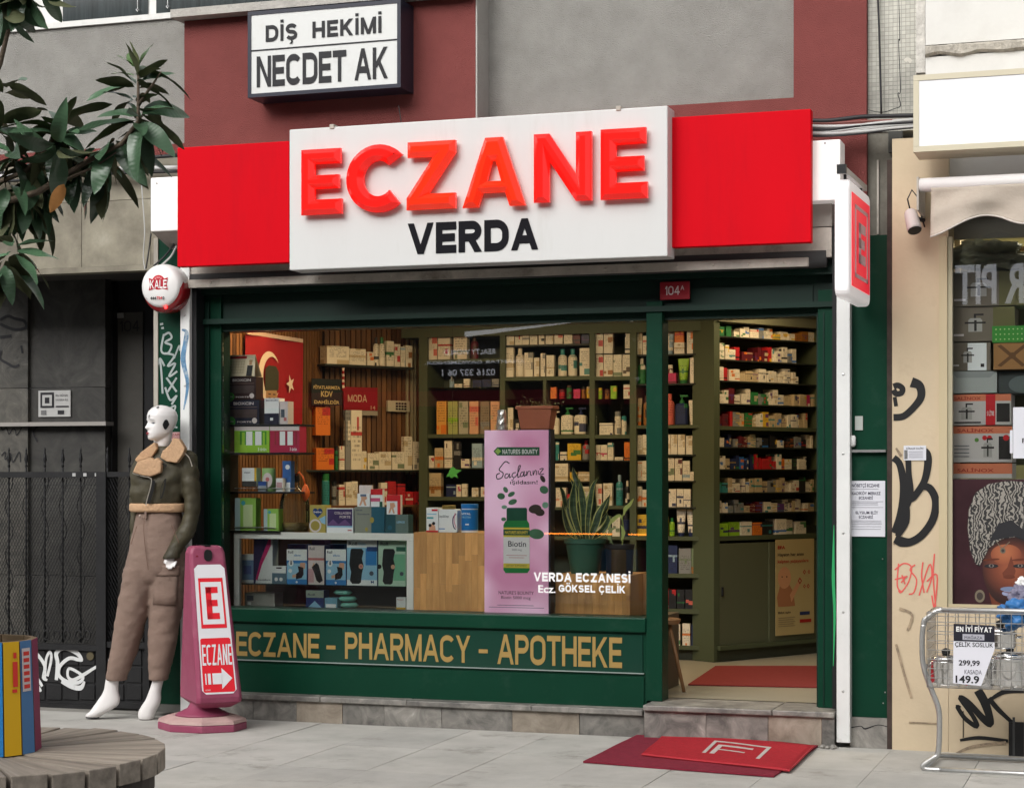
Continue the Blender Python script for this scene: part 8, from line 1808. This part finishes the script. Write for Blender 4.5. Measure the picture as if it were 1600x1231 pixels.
fs = [(j * 16 + i,j * 16 + (i + 1) % 16,j * 16 + 16 + (i + 1) % 16,j * 16 + 16 + i) for j in range(8) for i in range(16)] + [tuple(range(128,144))]
b.add(vs,fs,M('crinkled_foil',(.75,.73,.7),.3,.8)); solo('foil_wrapped_pot',b, 'small foil wrapped pot left of the terracotta trough', 'pot',(q[0],YPO + .08,ztp),smooth=False)
def lpot(nm,lab,px,pyt,pyb,wt_,wb_,off,mt,z0=None):
    q = at(px,pyb,off); zt_ = at(px,pyt,off)[2]; zb_ = z0 if z0 is not None else q[2]; k = abs(at(px + 1,pyt,off)[0] - q[0]) if False else (at(px + 10,pyt,off)[0] - at(px - 10,pyt,off)[0]) / 20
    t = thing(nm,lab, 'potted plant',FA,(q[0],off,zb_)); b = MB(); h = zt_ - zb_; rt3,rb3 = wt_ / 2 * k,wb_ / 2 * k
    b.lathe([(rb3,0),(rt3 * .93,h * .86),(rt3,h * .87),(rt3,h),(rt3 * .93,h),(rt3 * .9,h * .9),(.002,h * .9)],(q[0],off,zb_),mt,32,cap=False); part('pot',b,t,crease=35)
    b = MB(); b.lathe([(.001,h * .905),(rt3 * .89,h * .905)],(q[0],off,zb_),MATS['soil'],20,cap=False); part('soil',b,t); return t,q[0],zt_,rt3
pt,xq,zq,rq = lpot('snake_plant', 'variegated snake plant in a dark green pot behind the window',914,841,898,63,42,YV + .15,M('dark_green_pot',(.035,.11,.075),.5,var=.05),zk2)
snk = bpy.data.materials.new('snake_leaf'); snk.use_nodes = True; n,L = snk.node_tree.nodes,snk.node_tree.links; tc = n.new('ShaderNodeTexCoord'); wv = n.new('ShaderNodeTexNoise'); wv.inputs['Scale'].default_value = 14; mp = n.new('ShaderNodeMapping'); mp.inputs['Scale'].default_value = (.6,.6,3); L.new(tc.outputs['Object'],mp.inputs[0]); L.new(mp.outputs[0],wv.inputs['Vector'])
cr3 = n.new('ShaderNodeValToRGB'); cr3.color_ramp.elements[0].position = .42; cr3.color_ramp.elements[0].color = (.022,.05,.022,1); cr3.color_ramp.elements[1].position = .6; cr3.color_ramp.elements[1].color = (.06,.10,.045,1); L.new(wv.outputs[0],cr3.inputs[0]); L.new(cr3.outputs[0],n['Principled BSDF'].inputs['Base Color'])
snm = M('snake_margin',(.42,.42,.14),.5)
def blade(pts,wpx,y,dy,par):
    P = [Vector(at(px,py,y)) for px,py in pts]; b = MB(); Q = []; n = len(P)
    for i in range(n - 1):
        p0,p1,p2,p3 = [P[j] for j in (max(i - 1,0),i,i + 1,min(i + 2,n - 1))]
        for k in range(6): t = k / 6; Q.append(.5 * ((2 * p1) + (p2 - p0) * t + (2 * p0 - 5 * p1 + 4 * p2 - p3) * t * t + (-p0 + 3 * p1 - 3 * p2 + p3) * t ** 3))
    Q.append(P[-1]); N = len(Q); vs = []; w0 = wpx * .00345
    for i,p in enumerate(Q):
        t = i / (N - 1); w_ = w0 / 2 * (.65 + .35 * math.sin(math.pi * min(1,t * 1.1))) * (1 if t < .7 else max(.02,1 - ((t - .7) / .3) ** 1.6)); tg = (Q[min(i + 1,N - 1)] - Q[max(i - 1,0)]).normalized(); nn = Vector((tg.z,0,-tg.x)).normalized(); tw = .4 * math.sin(t * 4 + dy * 30)
        nn = Vector((nn.x * math.cos(tw),math.sin(tw),nn.z * math.cos(tw)))
        for u,d_ in ((-1,0),(-.74,.001),(0,.005),(.74,.001),(1,0)): vs.append(p + nn * w_ * u + Vector((0,dy * t + d_ * 1.5,0)))
    for i in range(N - 1):
        for k in range(4): b.add([vs[i * 5 + k],vs[i * 5 + k + 1],vs[i * 5 + k + 6],vs[i * 5 + k + 5]],[(0,1,2,3)],snm if k in (0,3) else snk)
    return part('leaf',b,par,smooth=False)
for i,(pts,w_) in enumerate((([(905,842),(893,815),(884,795),(876,790)],9),([(904,842),(892,812),(886,785),(893,775)],13),([(908,842),(898,805),(897,780),(901,750)],14),([(910,842),(906,800),(903,765),(895,740),(893,729)],12),([(913,842),(912,800),(909,775),(905,748)],14),([(916,842),(914,805),(918,785),(921,766)],15),([(918,842),(918,810),(921,780),(925,758),(934,744)],10),([(920,842),(925,812),(927,795),(927,758)],13),([(922,842),(932,815),(944,795),(950,772)],12),([(921,842),(930,818),(935,800),(949,775)],14),([(920,842),(938,832),(949,815),(948,803)],12),([(903,842),(890,830),(883,812),(877,785)],10),([(911,842),(903,818),(905,792),(910,776)],13),([(917,842),(928,824),(940,812),(946,800)],11),([(907,842),(888,800),(882,770),(878,760)],8),([(915,842),(920,822),(918,800),(914,778)],12),([(912,842),(900,790),(899,765),(888,745)],9))):
    blade(pts,w_,YV + .15 + rl.uniform(-.04,.04),rl.uniform(-.05,.05),pt)
p2_,xq2,zq2,rq2 = lpot('potted_plant', 'wilting pale plant in a black pot beside the snake plant',968,850,898,46,40,YV + .17,M('black_pot',(.02,.018,.02),.5),zk2)
ylm = M('pale_yellow_leaf',(.36,.42,.12),.5)
def soft(pts,wpx,y,par,mt):
    b = MB(); q_ = [at(px,py,y) for px,py in pts]; b.ribbon([(p[0],p[2]) for p in q_],[w_ * .00345 for w_ in wpx],y,mt,sub=6); return part('leaf',b,par)
b = MB(); b.tube([at(972,852,YV + .15),at(975,830,YV + .15),at(972,808,YV + .14),at(978,795,YV + .13)],.0035,ylm,6); part('stem',b,p2_)
soft([(975,805),(977,795),(984,788),(990,779)],[1,7,6,1],YV + .13,p2_,ylm); soft([(972,812),(968,805),(958,812),(950,822)],[1,5,7,1],YV + .12,p2_,ylm); soft([(971,845),(974,832),(970,820)],[1,7,1],YV + .11,p2_,ylm); soft([(958,850),(952,840),(954,828),(960,826)],[1,6,6,1],YV + .12,p2_,M('sage_leaf',(.18,.24,.10),.5))
t_ = thing('hanging_leaf', 'bright green paper leaf ornament hanging in front of the shelves', 'ornament',FA,(at(710,745,.8)[0],.8,at(710,745,.8)[2])); b = MB(); b.ppoly([(697,745),(701,738),(704,731),(708,729),(712,733),(721,735),(713,740),(716,747),(710,744),(706,747),(702,744)],.8,M('paper_leaf_green',(.10,.42,.05),.6),.002); part('leaf',b,t_); b = MB(); q = at(707,732,.8); b.tube([(q[0],.8,q[2]),(q[0],.8,2.6)],.001,ink,4); part('thread',b,t_)

# ---- rack at the left of the window
YL = .30
rk = thing('display_rack', 'black metal rack of shelves at the left edge of the window', 'rack',FA,(at(405,830,YL)[0],YL,zc1)); zr = {}
for nm,y in (('a',663),('b',707),('c',768),('d',829)):
    b = MB(); s0,s1 = at(345,y,YL)[0],at(468 if nm != 'd' else 436,y,YL)[0]; z_ = at(405,y,YL)[2]; b.box(s0,s1,YL,YL + .22,z_ - .012,z_,black); part('shelf',b,rk); zr[nm] = z_
    if nm in 'cd': b = MB(); b.tube([(s0 + .1,YL - .012,z_ + .02),(s1 - .02,YL - .012,z_ + .02)],.003,steel,6); part('rail',b,rk)
b = MB(); b.box(at(340,700,YL)[0],at(347,700,YL)[0],YL,YL + .22,zpl,zr['a'] + .3,black); part('side',b,rk)

gr_ = 'goods on the rack at the left of the window'
bk_ = C('lotion_box_brown'); bn_ = C('lotion_box_navy')
def bx1(c1): return [('t', 'BIOXCIN',.3,.85,.80,.92,C('box_cream')),('r',.2,.95,.28,.62,C('lotion_window')),('r',.1,.95,.70,.72,C('lotion_line')),('o',.22,.12,.13,C('offer_green')),('t', '1 ALANA',.14,.30,.10,.16,white),('t', 'FORTE',.4,.8,.08,.14,C('box_cream')),('o',.88,.16,.07,C('box_cream'))]
special('hair_care_box', 'box', 'dark brown hair care box with green offer dot under the calendar',348,400,589,at(374,624,YL)[2],YL + .02,.1,bk_,bx1(0),gr_)
special('hair_care_box', 'box', 'navy hair care box with green offer dot, lower of the pair',348,405,625,zr['a'],YL + .02,.1,bn_,bx1(1),gr_)
special('medicine_box', 'box', 'white topped navy box right of the hair care boxes',413,436,622,zr['a'],YL + .02,.08,bw,[('r',0,1,0,.42,bn_),('t', 'BIOXCIN',.1,.9,.88,.95,btxt),('r',.4,.6,.15,.25,bw)],gr_)
special('medicine_box', 'box', 'cream box with a dark capsule picture beside the navy box',437,450,627,zr['a'],YL + .03,.08,C('box_cream'),[('r',.15,.6,.3,.65,btxt),('r',.5,.85,.15,.3,C('print_rose'))],gr_)
def gift(px0,px1,cA,cB,lab): special('gift_set', 'box',lab,px0,px1,663,zr['b'],YL + .005,.1,cA,[('r',0,1,.78,1,C('box_cream')),('r',.16,.92,.28,.76,cB),('r',.34,.52,.26,.75,bw),('r',.60,.78,.26,.75,bw),('r',.22,.30,.28,.72,cA),('r',.54,.58,.28,.72,cA),('r',.82,.88,.28,.72,cA),('t', '3 ürün',.68,.92,.06,.18,bw)],gr_)
gift(366,421,C('gift_lime'),C('gift_green'), 'lime green gift set of three tubes on the rack'); gift(421.5,468,C('gift_rose'),C('gift_red'), 'raspberry gift set of tubes right of the lime one')
special('medicine_box', 'box', 'white and yellow box on the third rack shelf',378,401,731,zr['c'] + .03,YL + .02,.06,bw,[('r',0,1,0,.3,C('box_charcoal')),('r',.85,1,.3,1,C('box_yellow')),('t', 'süper',.15,.6,.7,.8,btxt)],gr_)
special('medicine_box', 'box', 'small silver blue packet beside the tin on the rack',403,416,752,zr['c'],YL,.04,C('packet_silver'),[('r',0,1,.6,1,C('packet_blue'))],gr_)
special('medicine_box', 'box', 'pale pink box right of the green tin on the rack',431,442,747,zr['c'],YL,.05,bw,[('r',.1,.9,.3,.7,C('print_rose_pale'))],gr_)
special('medicine_box', 'box', 'tall blue box behind the pale pink box on the rack',441,455,720,zr['c'],YL + .05,.05,C('box_sky'),[('o',.6,.8,.25,bw),('r',.1,.9,0,.3,bw)],gr_)
q = at(420,768,YL + .06); t_ = thing('tin', 'pale green tin with a round emblem on the rack', 'tin',FA,(q[0],YL + .06,zr['c'])); b = MB(); b.lathe([(.04,0),(.042,.003),(.042,.14),(.04,.143)],(q[0],YL + .06,zr['c']),C('tin_green'),28); part('can',b,t_,crease=40); b = MB(); b.disc(q[0] + .012,zr['c'] + .07,.032,YL + .0165,C('box_cream'),20,.045); b.disc(q[0] + .012,zr['c'] + .075,.014,YL + .016,C('print_rose'),7); part('emblem',b,t_)
for a,c,yt,lab in ((367,400,778, 'tall lime green and white box on the lowest rack shelf'),(412,435,795, 'short lime green box beside the glass demijohn')):
    special('herbal_box', 'box',lab,a,c,yt,zr['d'],YL,.07,C('box_lime'),[('r',.0,.25,0,1,C('box_ice')),('r',.4,.85,.1,.8,C('box_pale_lime')),('o',.4,.85,.1,C('print_teal'))],gr_)
t_ = thing('desk_calendar', 'standing desk calendar with a red heading and a suited figure', 'calendar',FA,(at(374,588,YL + .05)[0],YL + .05,at(374,588,YL)[2])); b = MB(); z0 = at(374,588,YL + .02)[2] + .001; z1 = at(374,554,YL + .02)[2]; a,c = at(352,570,YL + .02)[0],at(398,570,YL + .02)[0]
b.add([(a + .01,YL + .02,z0),(c,YL + .02,z0),(c - .015,YL + .06,z1),(a + .005,YL + .06,z1)],[(0,1,2,3)],C('calendar_sheet')); b.add([(a + .005,YL + .06,z1),(c - .015,YL + .06,z1),(c,YL + .12,z0),(a - .03,YL + .12,z0)],[(3,2,1,0)],C('calendar_sheet')); b.add([(a + .01,YL + .02,z0),(a + .005,YL + .06,z1),(a - .03,YL + .12,z0)],[(0,1,2)],C('calendar_side')); part('sheets',b,t_)
b = MB(); ff = lambda u,v: (a + .008 + (c - a - .02) * u,YL + .0185 + .04 * v,z0 + (z1 - z0) * v)
def cq(u0,v0,u1,v1,m): b.add([ff(u0,v0),ff(u1,v0),ff(u1,v1),ff(u0,v1)],[(0,1,2,3)],m)
cq(.05,.82,.68,.94,C('calendar_red'))
for k in range(5): cq(.08,.68 - k * .13,.64,.695 - k * .13,C('calendar_grid'))
for k in range(6): cq(.1 + k * .1,.14,.11 + k * .1,.72,C('calendar_grid'))
cq(.74,.0,.95,.5,ink); cq(.80,.52,.90,.68,C('calendar_skin')); cq(.79,.66,.91,.76,C('calendar_hair')); part('print',b,t_)
# demijohn
q = at(458,830,YV + .1); h = at(458,745,YV + .1)[2] - zc1; r = .092; t_ = thing('demijohn', 'large ribbed glass demijohn with pump tube and orange rubber bulb', 'glass bottle',FA,(q[0],YV + .12,zc1 + .001)); c0_ = (q[0],YV + .12,zc1 + .001)
b = MB(); b.lathe([(r * .8,0),(r * .97,.02),(r,.06),(r * 1.02,.10),(r,.155),(r * 1.01,.16),(r * .98,.17),(r * .98,.18),(r * .92,.20),(r * .93,.205),(r * .7,.245),(r * .4,.27),(r * .34,.28),(r * .34,h)],c0_,bottleglass,40,cap=False); part('vessel',b,t_,smooth=True)
b = MB(); b.lathe([(r * .78,.004),(r * .94,.02),(r * .96,.055),(.001,.056)],c0_,M('amber_liquid',(.36,.26,.10),.2),32,cap=False); part('liquid',b,t_,smooth=True)
b = MB(); b.lathe([(.03,h - .035),(.034,h - .02),(.030,h + .01),(.016,h + .02)],c0_,black,20); part('stopper',b,t_,crease=40)
b = MB(); b.lathe([(.017,h + .02),(.020,h + .16),(.017,h + .26),(.008,h + .27)],c0_,bottleglass,20,cap=False); part('glass_tube',b,t_,smooth=True)
b = MB(); orr = M('orange_rubber',(.75,.14,.03),.5); P = [c0_[0] + .02,c0_[1] - .02,c0_[2] + h + .01]; b.tube([P,[P[0] + .03,P[1] - .02,P[2] + .02],[P[0] + .055,P[1] - .02,P[2] - .01],[P[0] + .07,P[1] - .02,P[2] - .06]],.005,orr,8); bq = (P[0] + .072,P[1] - .02,P[2] - .15); b.lathe([(.004,-.01),(.012,.0),(.026,.03),(.027,.05),(.018,.075),(.006,.095)],bq,orr,18); part('rubber_bulb',b,t_,smooth=True)

# ---- stool and rug
sp_ = thing('wooden_stool', 'round wooden stool just inside the doorway beside the mullion', 'stool',FA,(at(1034,968,.62)[0],.62,ZF)); sx_c,sy_c,sz_c = at(1034,968,.62)[0],.62,at(1045,966,.62)[2]; wst = wood_mat('stool_wood',(.20,.10,.045),(.34,.18,.08),(1,1,.4),.5,4,.1)
b = MB(); b.lathe([(.10,-.03),(.11,-.015),(.11,-.004),(.10,0)],(sx_c,sy_c,sz_c),wst,28); part('seat',b,sp_,crease=40)
for a in (-20,100,220): b = MB(); b.tube([(sx_c + .05 * math.cos(R(a)),sy_c + .05 * math.sin(R(a)),sz_c - .028),(sx_c + .155 * math.cos(R(a)),sy_c + .155 * math.sin(R(a)),ZF + .002)],[.013,.010],wst,10); part('leg',b,sp_,smooth=True)
b = MB(); P = [ground(px,py,ZF + .002)[:2] for px,py in ((1075,1070),(1276,1074),(1277,1041),(1118,1041))]; vs = [(x,y_,z) for z in (ZF + .001,ZF + .008) for x,y_ in P]; b.add(vs,[(3,2,1,0),(4,5,6,7)] + [(k,(k + 1) % 4,4 + (k + 1) % 4,4 + k) for k in range(4)],M('red_rug',(.19,.025,.022),.95,var=.1,vs=20)); q = ground(1180,1055,ZF); solo('rug',b, 'thin red rug on the cream floor inside the doorway', 'rug',(q[0],q[1],ZF))

# ================================================================== NEIGHBOUR'S WINDOW
NO = .12
gn = 'boxes stacked in the neighbouring shop window'
def nb_(nm,cat,lab,px0,py0,px1,py1,off,dep,m,prints,grp=gn): return special(nm,cat,lab,px0,px1,py0,FA.hit((px0 + px1) / 2,py1,off)[1],off,dep,m,prints,grp)
bxg = C('box_taupe'); bxo = C('box_olive')
def potp(cx,cz,s=.16,dark=True): return [('r',cx - s,cx + s,cz - .22,cz + .12,C('print_steel')),('r',cx - s * .15,cx + s * .2,cz - .2,cz + .14,C('print_dark')),('r',cx - s * 1.5,cx + s * 1.5,cz + .02,cz + .07,C('print_dark')),('r',cx - s * .2,cx + s * 1.2,cz + .26,cz + .31,C('print_dark')),('r',cx - s * .2,cx + s * .1,cz + .12,cz + .30,C('print_dark')),('p',[(cx - s,cz + .12),(cx + s,cz + .12),(cx + s * .7,cz + .18),(cx - s * .7,cz + .18)],C('print_steel'))]
for k,(y0_,y1_,lab) in enumerate(((424,478, 'taupe pressure cooker box, highest of its stack'),(480,533, 'taupe pressure cooker box, second from top of its stack'),(535,579, 'grey and white pressure cooker box under the two taupe ones'))):
    pr3 = ([('r',.66,1.0,0,1,bxo)] if k < 2 else [('r',.42,.9,0,.97,C('box_white')),('r',.75,.84,.12,.24,C('print_dark'))]) + potp(.38 if k < 2 else .42,.5,.11) + [('r',.04,.2,.16,.22,C('box_cream'))]
    nb_('cooker_box', 'box',lab,1486,y0_,1600 if k < 1 else (1586 if k == 1 else 1548),y1_,NO + .01 * k,.3,bxg,pr3)
nb_('decor_box', 'box', 'green polka dot box on the brown patterned box',1550,509,1612,535,NO - .03,.25,C('box_leaf_green'),[('o',.1 + .11 * (k % 8),.2 + .3 * (k // 8),.018,C('dot_pale')) for k in range(24)])
nb_('decor_box', 'box', 'brown patterned box under the green one',1552,536,1612,577,NO - .03,.25,C('box_kraft'),[('p',[(.1,.9),(.2,.95),(.85,.15),(.75,.1)],C('kraft_dark')),('p',[(.8,.95),(.9,.9),(.2,.1),(.1,.15)],C('kraft_dark')),('o',.5,.52,.09,C('kraft_dark'))])
nb_('open_carton', 'box', 'white open carton under the cooker boxes',1486,580,1558,614,NO,.3,C('carton_white'),[('p',[(0,1),(.12,.7),(.85,.7),(1,1)],C('carton_grey'))])
nb_('glass_bowl', 'bowl box', 'dark box behind the paper, right of the white open carton',1560,580,1640,614,NO + .02,.3,C('box_dark'),[('o',.5,.4,.3,C('bowl_grey'),.6)])
bo_ = C('box_orange_band'); cw_ = C('box_cold_white')
nb_('saucepan_box', 'box', 'white and orange pan box with red label, upper of three',1486,616,1580,664,NO,.3,cw_,[('r',0,1,.78,1,bo_),('t', 'SALİNOX',.05,.5,.82,.95,C('print_brick')),('r',.58,.74,0,1,C('box_red')),('t', '5 LİTRE',.6,.72,.3,.5,white),('r',.76,.98,.1,.7,C('print_dark'))] + potp(.26,.40,.09) + [('r',.05,.5,.06,.11,C('print_dark'))])
nb_('saucepan_box', 'box', 'white and orange pan box with red flowers, middle of three',1486,666,1582,722,NO,.3,cw_,[('r',0,1,.80,1,bo_),('t', 'SALİNOX',.1,.7,.84,.96,C('print_brick')),('o',.42,.62,.035,C('print_leaf')),('o',.55,.68,.04,C('box_red')),('o',.63,.68,.04,C('box_red')),('r',.78,.98,.08,.72,C('print_dark')),('o',.9,.68,.05,C('box_red'))] + potp(.60,.36,.07) + [('r',.05,.3,.15 + .1 * k,.17 + .1 * k,btxt) for k in range(4)])
nb_('saucepan_box', 'box', 'white and orange pan box just above the portrait poster, lowest of three',1486,724,1582,747,NO,.3,cw_,[('r',0,1,.3,1,bo_),('t', 'SALİNOX',.1,.7,.42,.72,C('print_brick'))])
b = MB(); b.box(at(1486,700,NO)[0],at(1640,700,NO)[0],NO + .0,.5,at(1530,749.5,NO)[2] - .02,at(1530,748.5,NO)[2],M('shop_shelf',0)); solo('display_board',b, 'thin shelf board carrying the boxes above the portrait poster', 'shelf',(at(1540,700,NO)[0],NO,1.4))
b = MB(); b.box(at(1486,700,NO)[0],at(1640,700,NO)[0],NO + .32,NO + .34,1.5,2.62,M('stock_panel_olive',(.09,.09,.05),.8)); solo('stock_panel',b, 'olive panel behind the boxes in the neighbouring window', 'panel',(at(1540,700,NO)[0],NO + .32,1.5))  # plain dark olive panel closing the gaps behind the boxes
crumple('plastic_wrap',at(1540,402,.2),.11,M('clear_wrap',(.30,.30,.20),.25,var=.2,vs=10), 'crumpled clear plastic wrap heaped on top of the cooker boxes', 'plastic wrap',12,(2.0,1,.6),.7)
b = MB(); b.pbox(1560,385,1640,392,.25,.27,MATS['box_kraft']); b.pbox(1552,375,1560,400,.25,.27,MATS['box_kraft']); solo('cardboard_strip',b, 'folded kraft cardboard leaning above the plastic wrap', 'cardboard',(at(1590,390,.25)[0],.25,2.6))
t_ = thing('paper_sheet', 'blank white papers taped to the window edge above the portrait', 'paper',FA,(at(1592,715,-.01)[0],-.01,at(1592,715,-.01)[2])); b = MB(); b.pbox(1583,636,1640,716,-.0085,-.007,paper); b.pbox(1578,672,1582.5,708,-.0085,-.007,paper); part('sheet',b,t_); b = MB(); b.ptext('FİYAT',1597,682,1630,692,-.0095,ink,bold=.02); part('print',b,t_)
def grad_mat(name,c,r,cs):
    m = bpy.data.materials.new(name); m.use_nodes = True; MATS[name] = m; n,L = m.node_tree.nodes,m.node_tree.links; g = n.new('ShaderNodeNewGeometry'); d = n.new('ShaderNodeVectorMath'); d.operation = 'DISTANCE'; L.new(g.outputs['Position'],d.inputs[0]); d.inputs[1].default_value = c
    q = n.new('ShaderNodeMapRange'); q.inputs[2].default_value = r; L.new(d.outputs['Value'],q.inputs[0]); cr = n.new('ShaderNodeValToRGB'); e = cr.color_ramp.elements; e[0].color = (*cs[0],1); e[1].color = (*cs[3],1)
    for p_,k in ((.4,1),(.75,2)): z_ = e.new(p_); z_.color = (*cs[k],1)
    L.new(q.outputs[0],cr.inputs[0]); L.new(cr.outputs[0],n['Principled BSDF'].inputs['Base Color']); n['Principled BSDF'].inputs['Roughness'].default_value = .4; return m
# portrait poster: plain generic portrait of a woman in a striped headwrap
YPP = -.012
pw = thing('portrait_poster', 'dark portrait poster of a woman in a black and white headwrap', 'poster',FA,(at(1545,946,YPP)[0],YPP,at(1545,946,YPP)[2]))
b = MB(); b.pbox(1488,749,1660,945,YPP,YPP + .004,M('poster_plum',(.035,.012,.016),.35,var=.5,vs=2.5)); part('sheet',b,pw)
hm = bpy.data.materials.new('headwrap_weave'); hm.use_nodes = True; n,L = hm.node_tree.nodes,hm.node_tree.links; g = n.new('ShaderNodeNewGeometry'); wv = n.new('ShaderNodeTexWave'); wv.inputs['Scale'].default_value = 16; wv.inputs['Distortion'].default_value = 14; wv.inputs['Detail'].default_value = 3; wv.inputs['Detail Scale'].default_value = 1.6; L.new(g.outputs['Position'],wv.inputs['Vector'])
cr4 = n.new('ShaderNodeValToRGB'); cr4.color_ramp.interpolation = 'LINEAR'; cr4.color_ramp.elements[0].position = .5; cr4.color_ramp.elements[0].color = (.01,.01,.01,1); cr4.color_ramp.elements[1].position = .62; cr4.color_ramp.elements[1].color = (.26,.24,.21,1); L.new(wv.outputs['Fac'],cr4.inputs[0]); L.new(cr4.outputs[0],n['Principled BSDF'].inputs['Base Color'])
def pp(pts,k,m): b.ppoly(pts,YPP - .001 - k * .0003,m)
el = lambda cx,cy,rx,ry,n_=28,rot=0: [(cx + rx * math.cos(t) * math.cos(rot) - ry * math.sin(t) * math.sin(rot),cy + rx * math.cos(t) * math.sin(rot) + ry * math.sin(t) * math.cos(rot)) for t in [2 * math.pi * i / n_ for i in range(n_)]]
sk1,sk2,sk3 = grad_mat('portrait_brown',at(1580,888,YPP),.20,(lin((150,84,56)),lin((112,58,40)),lin((52,26,22)),lin((24,12,12)))),grad_mat('portrait_light_brown',at(1570,862,YPP),.10,(lin((170,102,68)),lin((152,88,58)),lin((128,68,46)),lin((112,58,40)))),C('portrait_deep_brown')
b = MB(); pp(el(1572,884,37,60),1,sk1); pp([(1545,925),(1600,925),(1612,945),(1550,945)],0,sk3); part('face',b,pw)
b = MB(); pp(el(1572,866,24,16),2,sk2);  pp([(1580,868),(1587,892),(1584,903),(1568,903),(1566,895),(1574,886)],3,C('portrait_mid_brown')); pp(el(1577,901,9,3.2),4,sk3)
for cx in (1549,1594): pp(el(cx,884,11,3.2),5,ink); pp(el(cx,883.5,4,2.6),6,C('eye_white')); pp(el(cx,883.5,2,2.2),7,ink); pp(el(cx,874,13,1.8,rot=-.08),5,sk3)
pp(el(1577,920,14,3.8),6,C('lip_blue')); pp(el(1577,926.5,11.5,4.6),5,C('lip_lilac')); pp([(1562,923),(1577,925),(1592,923),(1577,926.5)],8,sk3); part('features',b,pw)
b = MB(); pp([(1516,860),(1512,825),(1514,795),(1524,770),(1545,756),(1575,751),(1605,753),(1640,762),(1640,860),(1612,850),(1590,838),(1565,842),(1545,856),(1530,885),(1524,880)],10,hm); pp([(1545,846),(1560,818),(1580,812),(1600,828),(1612,850),(1585,838),(1562,842)],11,ink); part('headwrap',b,pw)
b = MB(); br2 = C('earring_bronze'); pp(el(1531,931,8,10),9,br2); pp(el(1531,931,5,6),10,C('earring_dark')); part('earring',b,pw); b = MB(); pp(el(1567,860,4.5,4.5),12,br2); pp(el(1567,860,2.5,2.5),13,C('earring_dark')); b.pribbon([(1557,845),(1562,853),(1566,856),(1571,852),(1578,846)],1.3,YPP - .006,br2); part('pendant',b,pw)
# light inside neighbour's window
l = bpy.data.lights.new('shop_lamp_light', 'AREA'); l.size = .6; l.energy = 8; l.color = (1,.95,.75)
t_ = thing('shop_ceiling_lamp', 'square ceiling lamp inside the neighbouring shop window', 'lamp',FA,(-.6,.7,2.85)); b = MB(); b.box(-.9,-.3,.4,1.0,2.86,2.88,M('lamp_diffuser',0)); part('diffuser',b,t_); o = bpy.data.objects.new('shop_lamp_light',l); COL.objects.link(o); o.parent = t_
